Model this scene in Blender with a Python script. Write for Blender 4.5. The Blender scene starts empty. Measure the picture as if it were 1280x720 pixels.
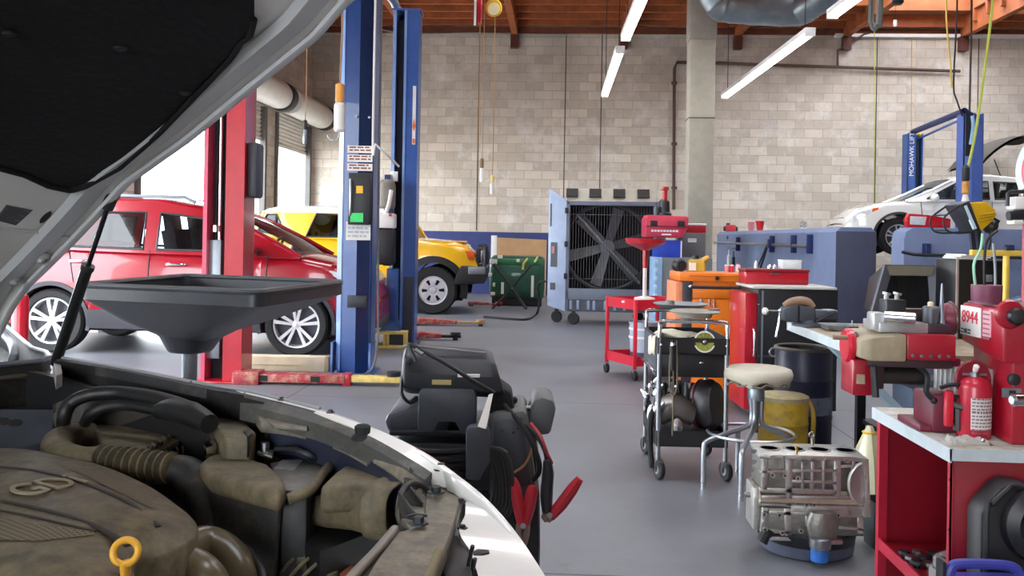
import bpy, bmesh, math, random
from mathutils import Vector, Matrix, Euler
random.seed(7)
SC = bpy.context.scene
COL = SC.collection
PI = math.pi
R = math.radians

# ------------------------------------------------------------------ camera
F, CX, CY = 1110.0, 640.0, 297.0
YAW, ROLL, EYE = R(3.0), R(1.0), 1.3
FW = Vector((-math.sin(YAW), math.cos(YAW), 0))
R0 = Vector((math.cos(YAW), math.sin(YAW), 0))
UPZ = Vector((0, 0, 1))
RT = R0 * math.cos(ROLL) + UPZ * math.sin(ROLL)
UP = UPZ * math.cos(ROLL) - R0 * math.sin(ROLL)
CAM = Vector((0, 0, EYE))

def ray(px, py):
    return FW + RT * ((px - CX) / F) + UP * ((CY - py) / F)

def D(px, py, d):
    """world point seen at photo pixel px,py at camera depth d"""
    return CAM + ray(px, py) * d

def PZ(px, py, z):
    r = ray(px, py)
    return CAM + r * ((z - EYE) / r.z)

def PX(px, py, x):
    r = ray(px, py)
    return CAM + r * (x / r.x)

def PY(px, py, y):
    r = ray(px, py)
    return CAM + r * (y / r.y)

cd = bpy.data.cameras.new('camera')
cam = bpy.data.objects.new('camera', cd)
COL.objects.link(cam)
cd.sensor_width = 36.0
cd.lens = F / 1280.0 * 36.0
cd.shift_y = (CY - 360.0) / 1280.0
cd.clip_start = 0.02
cd.clip_end = 200
m3 = Matrix((RT, UP, -FW)).transposed()
cam.matrix_world = Matrix.Translation(CAM) @ m3.to_4x4()
SC.camera = cam
SC.view_settings.view_transform = 'Standard'
SC.view_settings.look = 'None'
SC.view_settings.gamma = 1.0
SC.view_settings.use_curve_mapping = False
SC.view_settings.exposure = 0.0

# ------------------------------------------------------------------ materials
def lin(c):
    o = []
    for v in c[:3]:
        v = v / 255.0
        o.append(v / 12.92 if v <= 0.04045 else ((v + 0.055) / 1.055) ** 2.4)
    return (o[0], o[1], o[2], 1.0)

MATS = {}
def mat(name, col, rough=0.5, metal=0.0, var=0.12, scale=6.0, bump=0.0, bscale=None, coat=0.0, dust=None, dustamt=0.5,
        emit=None, estr=0.0, spec=None, alpha=None, trans=0.0):
    if name in MATS:
        return MATS[name]
    m = bpy.data.materials.new(name)
    m.use_nodes = True
    nt = m.node_tree
    N, L = nt.nodes, nt.links
    b = N['Principled BSDF']
    b.inputs['Roughness'].default_value = rough
    b.inputs['Metallic'].default_value = metal
    if coat: b.inputs['Coat Weight'].default_value = coat
    if spec is not None: b.inputs['Specular IOR Level'].default_value = spec
    if trans: b.inputs['Transmission Weight'].default_value = trans
    c = lin(col)
    tc = N.new('ShaderNodeTexCoord')
    nz = N.new('ShaderNodeTexNoise'); nz.inputs['Scale'].default_value = scale
    nz.inputs['Detail'].default_value = 6; nz.inputs['Roughness'].default_value = 0.65
    L.new(tc.outputs['Object'], nz.inputs['Vector'])
    rp = N.new('ShaderNodeValToRGB')
    rp.color_ramp.elements[0].position = 0.3; rp.color_ramp.elements[1].position = 0.72
    d = 1 - var; u = 1 + var
    rp.color_ramp.elements[0].color = (c[0]*d, c[1]*d, c[2]*d, 1)
    rp.color_ramp.elements[1].color = (min(1, c[0]*u), min(1, c[1]*u), min(1, c[2]*u), 1)
    L.new(nz.outputs['Fac'], rp.inputs['Fac'])
    out = rp.outputs['Color']
    if dust is not None:
        n2 = N.new('ShaderNodeTexNoise'); n2.inputs['Scale'].default_value = scale * 1.7; n2.inputs['Detail'].default_value = 8
        n2.inputs['Roughness'].default_value = 0.7
        L.new(tc.outputs['Object'], n2.inputs['Vector'])
        r2 = N.new('ShaderNodeValToRGB'); r2.color_ramp.elements[0].position = 0.62 - 0.5*dustamt; r2.color_ramp.elements[1].position = 0.85 - 0.4*dustamt
        L.new(n2.outputs['Fac'], r2.inputs['Fac'])
        mx = N.new('ShaderNodeMix'); mx.data_type = 'RGBA'
        L.new(r2.outputs['Color'], mx.inputs['Factor'])
        L.new(out, mx.inputs[6]); mx.inputs[7].default_value = lin(dust)
        out = mx.outputs[2]
    L.new(out, b.inputs['Base Color'])
    if bump:
        n3 = N.new('ShaderNodeTexNoise'); n3.inputs['Scale'].default_value = bscale or scale * 8; n3.inputs['Detail'].default_value = 4
        L.new(tc.outputs['Object'], n3.inputs['Vector'])
        bp = N.new('ShaderNodeBump'); bp.inputs['Strength'].default_value = bump; bp.inputs['Distance'].default_value = 0.01
        L.new(n3.outputs['Fac'], bp.inputs['Height']); L.new(bp.outputs['Normal'], b.inputs['Normal'])
    if emit is not None:
        b.inputs['Emission Color'].default_value = lin(emit); b.inputs['Emission Strength'].default_value = estr
    MATS[name] = m
    return m

def glassmat(name, tint, keep=0.75, rough=0.02):
    if name in MATS: return MATS[name]
    m = bpy.data.materials.new(name); m.use_nodes = True
    nt = m.node_tree; N, L = nt.nodes, nt.links
    for n in list(N): N.remove(n)
    o = N.new('ShaderNodeOutputMaterial'); t = N.new('ShaderNodeBsdfTransparent'); g = N.new('ShaderNodeBsdfGlossy')
    g.inputs['Roughness'].default_value = rough; t.inputs['Color'].default_value = lin(tint)
    fr = N.new('ShaderNodeLayerWeight'); fr.inputs['Blend'].default_value = 0.25
    mp = N.new('ShaderNodeMapRange'); mp.inputs['To Min'].default_value = 0.04; mp.inputs['To Max'].default_value = 1 - keep
    L.new(fr.outputs['Fresnel'], mp.inputs['Value'])
    mx = N.new('ShaderNodeMixShader')
    L.new(mp.outputs['Result'], mx.inputs['Fac']); L.new(t.outputs[0], mx.inputs[1]); L.new(g.outputs[0], mx.inputs[2])
    L.new(mx.outputs[0], o.inputs['Surface'])
    MATS[name] = m
    return m

# ------------------------------------------------------------------ mesh builder
class MB:
    def __init__(s, M=None):
        s.bm = bmesh.new(); s.M = M or Matrix.Identity(4)
    def _v(s, p): return s.bm.verts.new(s.M @ Vector(p))
    def face(s, pts):
        vs = [s._v(p) for p in pts]
        try: return s.bm.faces.new(vs)
        except ValueError: return None
    def box(s, c, size, rot=None, taper=None):
        """c centre, size full; rot Euler tuple; taper (tx,ty) top scale"""
        hx, hy, hz = size[0]/2, size[1]/2, size[2]/2
        tx, ty = taper or (1, 1)
        rm = Euler(rot).to_matrix() if rot else Matrix.Identity(3)
        c = Vector(c)
        P = [(-hx,-hy,-hz),(hx,-hy,-hz),(hx,hy,-hz),(-hx,hy,-hz),(-hx*tx,-hy*ty,hz),(hx*tx,-hy*ty,hz),(hx*tx,hy*ty,hz),(-hx*tx,hy*ty,hz)]
        v = [s._v(c + rm @ Vector(p)) for p in P]
        for f in ((3,2,1,0),(4,5,6,7),(0,1,5,4),(1,2,6,5),(2,3,7,6),(3,0,4,7)):
            s.bm.faces.new([v[i] for i in f])
        return s
    def bb(s, p0, p1):
        p0, p1 = Vector(p0), Vector(p1)
        a = Vector((min(p0.x,p1.x),min(p0.y,p1.y),min(p0.z,p1.z))); b = Vector((max(p0.x,p1.x),max(p0.y,p1.y),max(p0.z,p1.z)))
        return s.box((a+b)/2, b-a)
    def loft(s, rings, cap0=True, cap1=True, closed=True):
        """rings: list of lists of points with the same count"""
        V = [[s._v(p) for p in r] for r in rings]
        n = len(V[0])
        for a, b in zip(V[:-1], V[1:]):
            for i in range(n if closed else n-1):
                j = (i+1) % n
                try: s.bm.faces.new((a[i], a[j], b[j], b[i]))
                except ValueError: pass
        if closed and cap0:
            try: s.bm.faces.new(list(reversed(V[0])))
            except ValueError: pass
        if closed and cap1:
            try: s.bm.faces.new(V[-1])
            except ValueError: pass
        return s
    def grid(s, pts):
        V = [[s._v(p) for p in r] for r in pts]
        for a, b in zip(V[:-1], V[1:]):
            for i in range(len(a)-1):
                s.bm.faces.new((a[i], a[i+1], b[i+1], b[i]))
        return s
    def cyl(s, p0, p1, r0, r1=None, seg=20, cap=True):
        r1 = r0 if r1 is None else r1
        p0, p1 = Vector(p0), Vector(p1)
        q = (p1-p0).to_track_quat('Z', 'Y').to_matrix()
        def ring(p, r): return [p + q @ Vector((r*math.cos(2*PI*i/seg), r*math.sin(2*PI*i/seg), 0)) for i in range(seg)]
        return s.loft([ring(p0, r0), ring(p1, r1)], cap, cap)
    def lathe(s, prof, c=(0,0,0), axis=(0,0,1), seg=28, cap=True):
        """prof list of (radius, height) along axis"""
        c = Vector(c); q = Vector(axis).to_track_quat('Z', 'Y').to_matrix()
        rings = []
        for r, h in prof:
            r = max(r, 1e-4)
            rings.append([c + q @ Vector((r*math.cos(2*PI*i/seg), r*math.sin(2*PI*i/seg), h)) for i in range(seg)])
        return s.loft(rings, cap, cap)
    def tube(s, path, r, seg=10, cap=True, smooth=0, flat=None):
        pts = [Vector(p) for p in path]
        rr = r if isinstance(r, (list, tuple)) else [r]*len(pts)
        rr = list(rr)
        if smooth:
            pts, rr = catmull(pts, rr, smooth)
        n = len(pts)
        rings = []; ref = None
        for i, p in enumerate(pts):
            t = (pts[min(i+1,n-1)] - pts[max(i-1,0)])
            if t.length < 1e-9: t = Vector((0,0,1))
            t.normalize()
            if ref is None:
                ref = Vector((0,0,1)) if abs(t.z) < 0.9 else Vector((1,0,0))
            a = (ref - t*ref.dot(t))
            if a.length < 1e-6: a = t.orthogonal()
            a.normalize(); ref = a; b = t.cross(a)
            fa = flat or 1.0
            rings.append([p + (a*math.cos(2*PI*k/seg)*fa + b*math.sin(2*PI*k/seg))*rr[i] for k in range(seg)])
        return s.loft(rings, cap, cap)
    def prism(s, poly, vec):
        """poly 3d points extruded by vec"""
        v = Vector(vec); a = [Vector(p) for p in poly]
        return s.loft([a, [p+v for p in a]])
    def slab(s, poly, z0, z1):
        return s.loft([[(p[0],p[1],z0) for p in poly], [(p[0],p[1],z1) for p in poly]])
    def ball(s, c, r, seg=16, sc=(1,1,1)):
        c = Vector(c); rings = []
        n = seg//2
        for i in range(1, n):
            a = PI*i/n
            rings.append([c + Vector((r*sc[0]*math.sin(a)*math.cos(2*PI*k/seg), r*sc[1]*math.sin(a)*math.sin(2*PI*k/seg), -r*sc[2]*math.cos(a))) for k in range(seg)])
        return s.loft(rings)
    def torus(s, c, R_, r, axis=(0,0,1), seg=32, sr=10, a0=0, a1=2*PI):
        c = Vector(c); q = Vector(axis).to_track_quat('Z','Y').to_matrix()
        full = abs(a1-a0-2*PI) < 1e-6
        n = seg if full else seg+1
        rings = []
        for i in range(n):
            a = a0 + (a1-a0)*i/seg
            d = Vector((math.cos(a), math.sin(a), 0))
            rings.append([c + q @ (d*(R_ + r*math.cos(2*PI*k/sr)) + Vector((0,0,r*math.sin(2*PI*k/sr)))) for k in range(sr)])
        if full: rings.append(rings[0]); s.loft(rings, False, False)
        else: s.loft(rings)
        return s
    def text(s, body, o, xa, ya, size, ext=0.002, align='CENTER', sy=1.0):
        """lettering standing on the plane with origin o and axes xa, ya"""
        cu = bpy.data.curves.new('lettering', 'FONT'); cu.body = body; cu.size = size; cu.extrude = ext; cu.align_x = align; cu.align_y = 'CENTER'
        ob = bpy.data.objects.new('lettering', cu); COL.objects.link(ob)
        bpy.context.view_layer.update()
        me = bpy.data.meshes.new_from_object(ob.evaluated_get(bpy.context.evaluated_depsgraph_get()))
        bpy.data.objects.remove(ob); bpy.data.curves.remove(cu)
        xa, ya = Vector(xa).normalized(), Vector(ya).normalized(); za = xa.cross(ya)
        T = Matrix.Translation(Vector(o)) @ Matrix((xa, ya*sy, za)).transposed().to_4x4()
        me.transform(s.M @ T); s.bm.from_mesh(me); bpy.data.meshes.remove(me)
        return s
    def build(s, name, m, parent=None, bevel=0.0, bseg=2, smooth=True, world=False, angle=32, sub=0, label=None, weld=True):
        bm = s.bm
        if weld: bmesh.ops.remove_doubles(bm, verts=bm.verts, dist=1e-5)
        bmesh.ops.recalc_face_normals(bm, faces=bm.faces)
        if bevel:
            ed = [e for e in bm.edges if len(e.link_faces) == 2 and e.calc_face_angle(0) > R(28)]
            bmesh.ops.bevel(bm, geom=ed, offset=bevel, segments=bseg, profile=0.5, affect='EDGES', clamp_overlap=True)
        if smooth:
            for f in bm.faces: f.smooth = True
            for e in bm.edges:
                if len(e.link_faces) == 2 and e.calc_face_angle(0) > R(angle): e.smooth = False
        if world and parent is not None:
            bm.transform(WM[parent.name].inverted())
        me = bpy.data.meshes.new(name); bm.to_mesh(me); bm.free()
        me.materials.append(m)
        o = bpy.data.objects.new(name, me); COL.objects.link(o)
        if parent is not None: o.parent = parent; WM[o.name] = WM[parent.name]
        else: WM[o.name] = Matrix.Identity(4)
        if sub:
            md = o.modifiers.new('subdivision', 'SUBSURF'); md.levels = sub; md.render_levels = sub
        if label: o['label'] = label
        return o

WM = {}
def catmull(pts, rr, n):
    P, Q = [], []
    m = len(pts)
    for i in range(m-1):
        p0, p1, p2, p3 = pts[max(i-1,0)], pts[i], pts[i+1], pts[min(i+2,m-1)]
        for k in range(n):
            t = k/n
            P.append(0.5*((2*p1)+(p2-p0)*t+(2*p0-5*p1+4*p2-p3)*t*t+(3*p1-p0-3*p2+p3)*t**3)); Q.append(rr[i]+(rr[i+1]-rr[i])*t)
    P.append(pts[-1]); Q.append(rr[-1])
    return P, Q

def thing(name, label, cat, loc=(0,0,0), rz=0.0, group=None, rot=None):
    o = bpy.data.objects.new(name, None); COL.objects.link(o)
    o.empty_display_size = 0.1
    o.location = loc; o.rotation_euler = rot or (0,0,rz)
    o['label'] = label; o['category'] = cat
    if group: o['group'] = group
    WM[o.name] = Matrix.Translation(Vector(loc)) @ Euler(rot or (0,0,rz)).to_matrix().to_4x4()
    return o

def tag(o, label, cat, group=None, kind=None):
    o['label'] = label; o['category'] = cat
    if group: o['group'] = group
    if kind: o['kind'] = kind
    return o

def struct(o, label=None):
    o['kind'] = 'structure'
    if label: o['label'] = label; o['category'] = o.name.split('_')[0]
    return o

def dup(o, loc=None, rz=None, label=None, parent=None):
    c = o.copy(); COL.objects.link(c)
    WM[c.name] = WM[o.name]
    if parent is not None: c.parent = parent
    for ch in list(o.children): dup(ch, parent=c)
    if loc is not None: c.location = loc
    if rz is not None: c.rotation_euler = (0,0,rz)
    if label: c['label'] = label
    return c

def lerp(a, b, t): return a + (b-a)*t
def interp(pl, x):
    if x <= pl[0][0]: return pl[0][1]
    for (x0,y0),(x1,y1) in zip(pl[:-1], pl[1:]):
        if x <= x1: return y0 + (y1-y0)*((x-x0)/(x1-x0) if x1 > x0 else 0)
    return pl[-1][1]

# common materials
BLK = mat('black_plastic', (34,35,38), 0.45, bump=0.05, bscale=200)
RUB = mat('black_rubber', (22,22,24), 0.75, bump=0.1, bscale=120)
CHR = mat('chrome', (215,218,222), 0.18, 1.0, var=0.05)
STL = mat('brushed_steel', (150,152,155), 0.38, 1.0, var=0.15, scale=14)
GAL = mat('galvanized_steel', (150,158,165), 0.45, 0.8, var=0.12)
DST = mat('dark_steel', (60,62,66), 0.45, 0.7, var=0.2)
WHT = mat('white_paint', (228,228,226), 0.5, var=0.05)
RED = mat('red_enamel', (176,18,38), 0.32, coat=0.3, var=0.12)
BLU = mat('blue_enamel', (46,88,160), 0.38, coat=0.2, var=0.14)
YEL = mat('yellow_paint', (222,176,30), 0.45, var=0.1)
PAP = mat('paper', (232,230,226), 0.8, var=0.04)
# ------------------------------------------------------------------ the room
WY, WX0, WX1, WTOP, CEIL = 20.3, -5.75, 14.0, 5.97, 6.36
FY = -5.0

def block_mat(name, axis):
    m = bpy.data.materials.new(name); m.use_nodes = True
    nt = m.node_tree; N, L = nt.nodes, nt.links; b = N['Principled BSDF']; b.inputs['Roughness'].default_value = 0.9
    tc = N.new('ShaderNodeTexCoord'); sx = N.new('ShaderNodeSeparateXYZ'); cx = N.new('ShaderNodeCombineXYZ')
    L.new(tc.outputs['Object'], sx.inputs[0]); L.new(sx.outputs[axis], cx.inputs[0]); L.new(sx.outputs[2], cx.inputs[1])
    br = N.new('ShaderNodeTexBrick'); br.inputs['Scale'].default_value = 1.0
    br.inputs['Brick Width'].default_value = 0.406; br.inputs['Row Height'].default_value = 0.203
    br.inputs['Mortar Size'].default_value = 0.009; br.inputs['Mortar Smooth'].default_value = 0.2; br.inputs['Bias'].default_value = 0.0
    br.inputs['Color1'].default_value = lin((228,217,202)); br.inputs['Color2'].default_value = lin((198,186,170)); br.inputs['Mortar'].default_value = lin((188,177,163))
    L.new(cx.outputs[0], br.inputs['Vector'])
    # white mineral bloom and grey grime in patches
    n1 = N.new('ShaderNodeTexNoise'); n1.inputs['Scale'].default_value = 1.9; n1.inputs['Detail'].default_value = 9; n1.inputs['Roughness'].default_value = 0.75
    L.new(tc.outputs['Object'], n1.inputs['Vector'])
    r1 = N.new('ShaderNodeValToRGB'); r1.color_ramp.elements[0].position = 0.5; r1.color_ramp.elements[1].position = 0.68
    r1.color_ramp.elements[1].color = (0.7,0.7,0.7,1)
    L.new(n1.outputs['Fac'], r1.inputs['Fac'])
    mx = N.new('ShaderNodeMix'); mx.data_type = 'RGBA'; L.new(r1.outputs['Color'], mx.inputs['Factor'])
    L.new(br.outputs['Color'], mx.inputs[6]); mx.inputs[7].default_value = lin((240,236,232))
    n2 = N.new('ShaderNodeTexNoise'); n2.inputs['Scale'].default_value = 0.6; n2.inputs['Detail'].default_value = 7; n2.inputs['Roughness'].default_value = 0.7
    L.new(tc.outputs['Object'], n2.inputs['Vector'])
    # the grime thickens towards the top courses, painting in their dimmer light
    ad = N.new('ShaderNodeMath'); ad.operation = 'MULTIPLY_ADD'; L.new(sx.outputs[2], ad.inputs[0]); ad.inputs[1].default_value = 0.085; ad.inputs[2].default_value = -0.28
    a2 = N.new('ShaderNodeMath'); a2.operation = 'ADD'; L.new(n2.outputs['Fac'], a2.inputs[0]); L.new(ad.outputs[0], a2.inputs[1])
    r2 = N.new('ShaderNodeValToRGB'); r2.color_ramp.elements[0].position = 0.42; r2.color_ramp.elements[1].position = 0.95
    r2.color_ramp.elements[0].color = (0,0,0,1); r2.color_ramp.elements[1].color = (0.8,0.8,0.8,1)
    L.new(a2.outputs[0], r2.inputs['Fac'])
    m2 = N.new('ShaderNodeMix'); m2.data_type = 'RGBA'; L.new(r2.outputs['Color'], m2.inputs['Factor'])
    L.new(mx.outputs[2], m2.inputs[6]); m2.inputs[7].default_value = lin((136,128,123))
    L.new(m2.outputs[2], b.inputs['Base Color'])
    bp = N.new('ShaderNodeBump'); bp.inputs['Strength'].default_value = 0.3; bp.inputs['Distance'].default_value = 0.01; bp.invert = True
    L.new(br.outputs['Fac'], bp.inputs['Height']); L.new(bp.outputs['Normal'], b.inputs['Normal'])
    return m
BLOCKX, BLOCKY = block_mat('concrete_block_back', 0), block_mat('concrete_block_side', 1)

def floor_mat():
    m = bpy.data.materials.new('concrete_floor'); m.use_nodes = True
    nt = m.node_tree; N, L = nt.nodes, nt.links; b = N['Principled BSDF']
    tc = N.new('ShaderNodeTexCoord')
    n1 = N.new('ShaderNodeTexNoise'); n1.inputs['Scale'].default_value = 0.9; n1.inputs['Detail'].default_value = 10; n1.inputs['Roughness'].default_value = 0.68
    L.new(tc.outputs['Object'], n1.inputs['Vector'])
    r1 = N.new('ShaderNodeValToRGB'); r1.color_ramp.elements[0].position = 0.28; r1.color_ramp.elements[1].position = 0.7
    r1.color_ramp.elements[0].color = lin((90,91,97)); r1.color_ramp.elements[1].color = lin((122,123,130))
    L.new(n1.outputs['Fac'], r1.inputs['Fac'])
    n2 = N.new('ShaderNodeTexNoise'); n2.inputs['Scale'].default_value = 2.3; n2.inputs['Detail'].default_value = 12; n2.inputs['Roughness'].default_value = 0.72; n2.inputs['Distortion'].default_value = 0.8
    L.new(tc.outputs['Object'], n2.inputs['Vector'])
    r2 = N.new('ShaderNodeValToRGB'); r2.color_ramp.elements[0].position = 0.62; r2.color_ramp.elements[1].position = 0.74; r2.color_ramp.elements[1].color = (0.55,0.55,0.55,1)
    L.new(n2.outputs['Fac'], r2.inputs['Fac'])
    mx = N.new('ShaderNodeMix'); mx.data_type = 'RGBA'; L.new(r2.outputs['Color'], mx.inputs['Factor']); L.new(r1.outputs['Color'], mx.inputs[6]); mx.inputs[7].default_value = lin((64,62,63))
    # saw cut joints every 3.9 m
    sx = N.new('ShaderNodeSeparateXYZ'); L.new(tc.outputs['Object'], sx.inputs[0])
    js = []
    for ax, off, sp in ((0, 2.13, 4.1), (1, 0.16, 3.6)):
        a = N.new('ShaderNodeMath'); a.operation = 'ADD'; a.inputs[1].default_value = off + 40*sp; L.new(sx.outputs[ax], a.inputs[0])
        mo = N.new('ShaderNodeMath'); mo.operation = 'MODULO'; mo.inputs[1].default_value = sp; L.new(a.outputs[0], mo.inputs[0])
        lt = N.new('ShaderNodeMath'); lt.operation = 'LESS_THAN'; lt.inputs[1].default_value = 0.012; L.new(mo.outputs[0], lt.inputs[0]); js.append(lt)
    mxj = N.new('ShaderNodeMath'); mxj.operation = 'MAXIMUM'; L.new(js[0].outputs[0], mxj.inputs[0]); L.new(js[1].outputs[0], mxj.inputs[1])
    m3_ = N.new('ShaderNodeMix'); m3_.data_type = 'RGBA'; L.new(mxj.outputs[0], m3_.inputs['Factor']); L.new(mx.outputs[2], m3_.inputs[6]); m3_.inputs[7].default_value = lin((52,52,55))
    L.new(m3_.outputs[2], b.inputs['Base Color'])
    rr = N.new('ShaderNodeMapRange'); rr.inputs['To Min'].default_value = 0.32; rr.inputs['To Max'].default_value = 0.6; L.new(n1.outputs['Fac'], rr.inputs['Value']); L.new(rr.outputs[0], b.inputs['Roughness'])
    bp = N.new('ShaderNodeBump'); bp.inputs['Strength'].default_value = 0.15; bp.inputs['Distance'].default_value = 0.01; L.new(n2.outputs['Fac'], bp.inputs['Height']); L.new(bp.outputs['Normal'], b.inputs['Normal'])
    return m
WOOD = mat('roof_timber', (156,84,44), 0.7, var=0.35, scale=3.0)
WOODD = mat('roof_timber_dark', (112,56,34), 0.75, var=0.35, scale=3.0)
PLY = mat('roof_sheathing', (150,88,52), 0.8, var=0.25, scale=1.5)

struct(MB().bb((WX0-0.3, FY, -0.2), (WX1, WY+0.3, 0)).build('floor', floor_mat(), smooth=False))
struct(MB().bb((WX0-0.3, WY, 0), (WX1, WY+0.3, CEIL)).build('wall_back', BLOCKX, smooth=False))
struct(MB().bb((WX1, FY, 0), (WX1+0.3, WY, CEIL)).build('wall_right', BLOCKY, smooth=False))
q = MB(); q.bb((WX0, FY-0.3, 0), (-4.6, FY, CEIL)); q.bb((-1.0, FY-0.3, 0), (WX1, FY, CEIL)); q.bb((-4.6, FY-0.3, 3.4), (-1.0, FY, CEIL))  # unseen opening left in this wall, added to let in soft fill light
struct(q.build('wall_front', BLOCKX, smooth=False, weld=False))
# left wall with its roller-door openings (y0, y1, curtain bottom)
DOORS = [(17.75, 20.05, 3.15), (11.85, 16.95, 3.15), (5.6, 11.0, 3.15), (-0.6, 4.6, 3.2)]
DTOP = 3.95
w = MB(); y = WY
for (a, b_, c) in DOORS:
    w.bb((WX0-0.3, b_, 0), (WX0, y, CEIL)); w.bb((WX0-0.3, a, DTOP), (WX0, b_, CEIL)); y = a
w.bb((WX0-0.3, FY, 0), (WX0, y, CEIL))
struct(w.build('wall_left', BLOCKY, smooth=False, weld=False))
# painted base band on the back wall and control joints
NAVY = mat('navy_wall_paint', (54,66,122), 0.6, var=0.15)
struct(MB().bb((WX0, WY-0.012, 0), (1.6, WY, 1.42)).build('trim_1', NAVY, smooth=False))
JNT = mat('joint_dark', (92,84,78), 0.9)
jm = MB()
for px in (598, 707, 752, 1090, 1212):
    p = D(px, 100, 20.2); jm.bb((p.x-0.012, WY-0.006, 1.45), (p.x+0.012, WY, WTOP))
struct(jm.build('trim_2', JNT, smooth=False))
# ceiling with skylight wells; only the first is seen, most others added for light
SKY = [(6.6, 17.2, 8.75, 19.6), (1.6, 9.0, 3.7, 11.5), (-0.85, 14.0, 1.2, 16.2), (4.2, 13.5, 6.1, 18.1), (6.6, 9.0, 8.7, 11.5), (-3.3, 9.5, -1.3, 12.0), (4.2, 3.6, 6.1, 6.0), (9.1, 14.0, 11.2, 18.3), (-0.6, -0.9, 1.3, 1.7), (-3.3, 3.5, -1.3, 6.0), (1.6, 3.4, 3.7, 5.6)]
xs = sorted(set([WX0, WX1] + [v for s in SKY for v in (s[0], s[2])])); ys = sorted(set([FY, WY] + [v for s in SKY for v in (s[1], s[3])]))
c = MB()
for xa, xb in zip(xs[:-1], xs[1:]):
    for ya, yb in zip(ys[:-1], ys[1:]):
        mx_, my_ = (xa+xb)/2, (ya+yb)/2
        if any(s[0] < mx_ < s[2] and s[1] < my_ < s[3] for s in SKY): continue
        c.bb((xa, ya, CEIL), (xb, yb, CEIL+0.12))
struct(c.build('ceiling', PLY, smooth=False, weld=False))
GLS = glassmat('skylight_pane', (250,250,250), 0.95)
for i, s in enumerate(SKY):
    t = bpy.data.objects.new('window_%d' % (i+1), None); COL.objects.link(t); t['kind'] = 'structure'; WM[t.name] = Matrix.Identity(4)
    k = MB(); h = CEIL+0.55
    for (a, b_) in (((s[0]-0.04, s[1]-0.04), (s[0], s[3]+0.04)), ((s[2], s[1]-0.04), (s[2]+0.04, s[3]+0.04)), ((s[0], s[1]-0.04), (s[2], s[1])), ((s[0], s[3]), (s[2], s[3]+0.04))):
        k.bb((a[0], a[1], CEIL+0.12), (b_[0], b_[1], h))
    k.build('window_frame', WOOD, t, smooth=False, weld=False)
    MB().bb((s[0]-0.04, s[1]-0.04, h), (s[2]+0.04, s[3]+0.04, h+0.01)).build('pane', GLS, t, smooth=False)
# joists and girders
for i in range(28):
    yy = WY - 0.25 - 0.6*i
    if yy < 4: break
    j = MB()
    segs = [(WX0, WX1)]
    for s in SKY:
        if s[1]-0.05 < yy < s[3]+0.05:
            ns = []
            for a, b_ in segs:
                if a < s[0] and b_ > s[2]: ns += [(a, s[0]), (s[2], b_)]
                else: ns.append((a, b_))
            segs = ns
    for a, b_ in segs: j.bb((a, yy-0.045, CEIL-0.26), (b_, yy+0.045, CEIL))
    struct(j.build('ceiling_joist', WOOD, smooth=False, weld=False))
for x in (-3.5, -1.08, 1.4, 3.95, 6.35, 8.9, 11.4):
    struct(MB().bb((x-0.07, 2, 5.92), (x+0.07, WY-0.02, CEIL-0.01)).build('ceiling_beam', WOOD, smooth=False))
    struct(MB().bb((x-0.09, WY-0.16, 5.62), (x+0.09, WY, 5.93)).build('beam_bracket', mat('bracket_brown', (88,44,34), 0.6), smooth=False))
struct(MB().bb((WX0, WY-0.09, WTOP), (WX1, WY, CEIL-0.26)).build('trim_3', WOODD, smooth=False))
struct(MB().bb((6.1, WY-0.11, WTOP-0.05), (WX1, WY, WTOP+0.02)).build('trim_4', WHT, smooth=False))
# structural column
CLM = mat('column_paint', (176,172,158), 0.55, var=0.1)
p0 = D(857, 280, 16.3); p1 = D(888, 280, 16.3)
t = thing('column', 'tall square beige steel column in front of the block wall', 'column', ((p0.x+p1.x)/2, p0.y, 0)); t['kind'] = 'structure'
hw = (p1.x-p0.x)/2
MB().bb((-hw, -hw, 0.03), (hw, hw, CEIL-0.02)).build('column_shaft', CLM, t, bevel=0.015)
MB().bb((-hw-0.015, -hw-0.015, 4.95), (hw+0.015, hw+0.015, CEIL-0.02)).build('column_cap', mat('column_cap_paint', (150,146,138), 0.55), t, bevel=0.01)
MB().bb((-hw-0.12, -hw-0.12, 0), (hw+0.12, hw+0.12, 0.03)).build('base_plate', mat('plate_grey', (120,118,112), 0.6), t)
sm = MB(); sm.bb((-hw-0.008, -hw-0.008, 3.52), (hw+0.008, hw+0.008, 3.535)); sm.build('column_seam', JNT, t)

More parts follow.
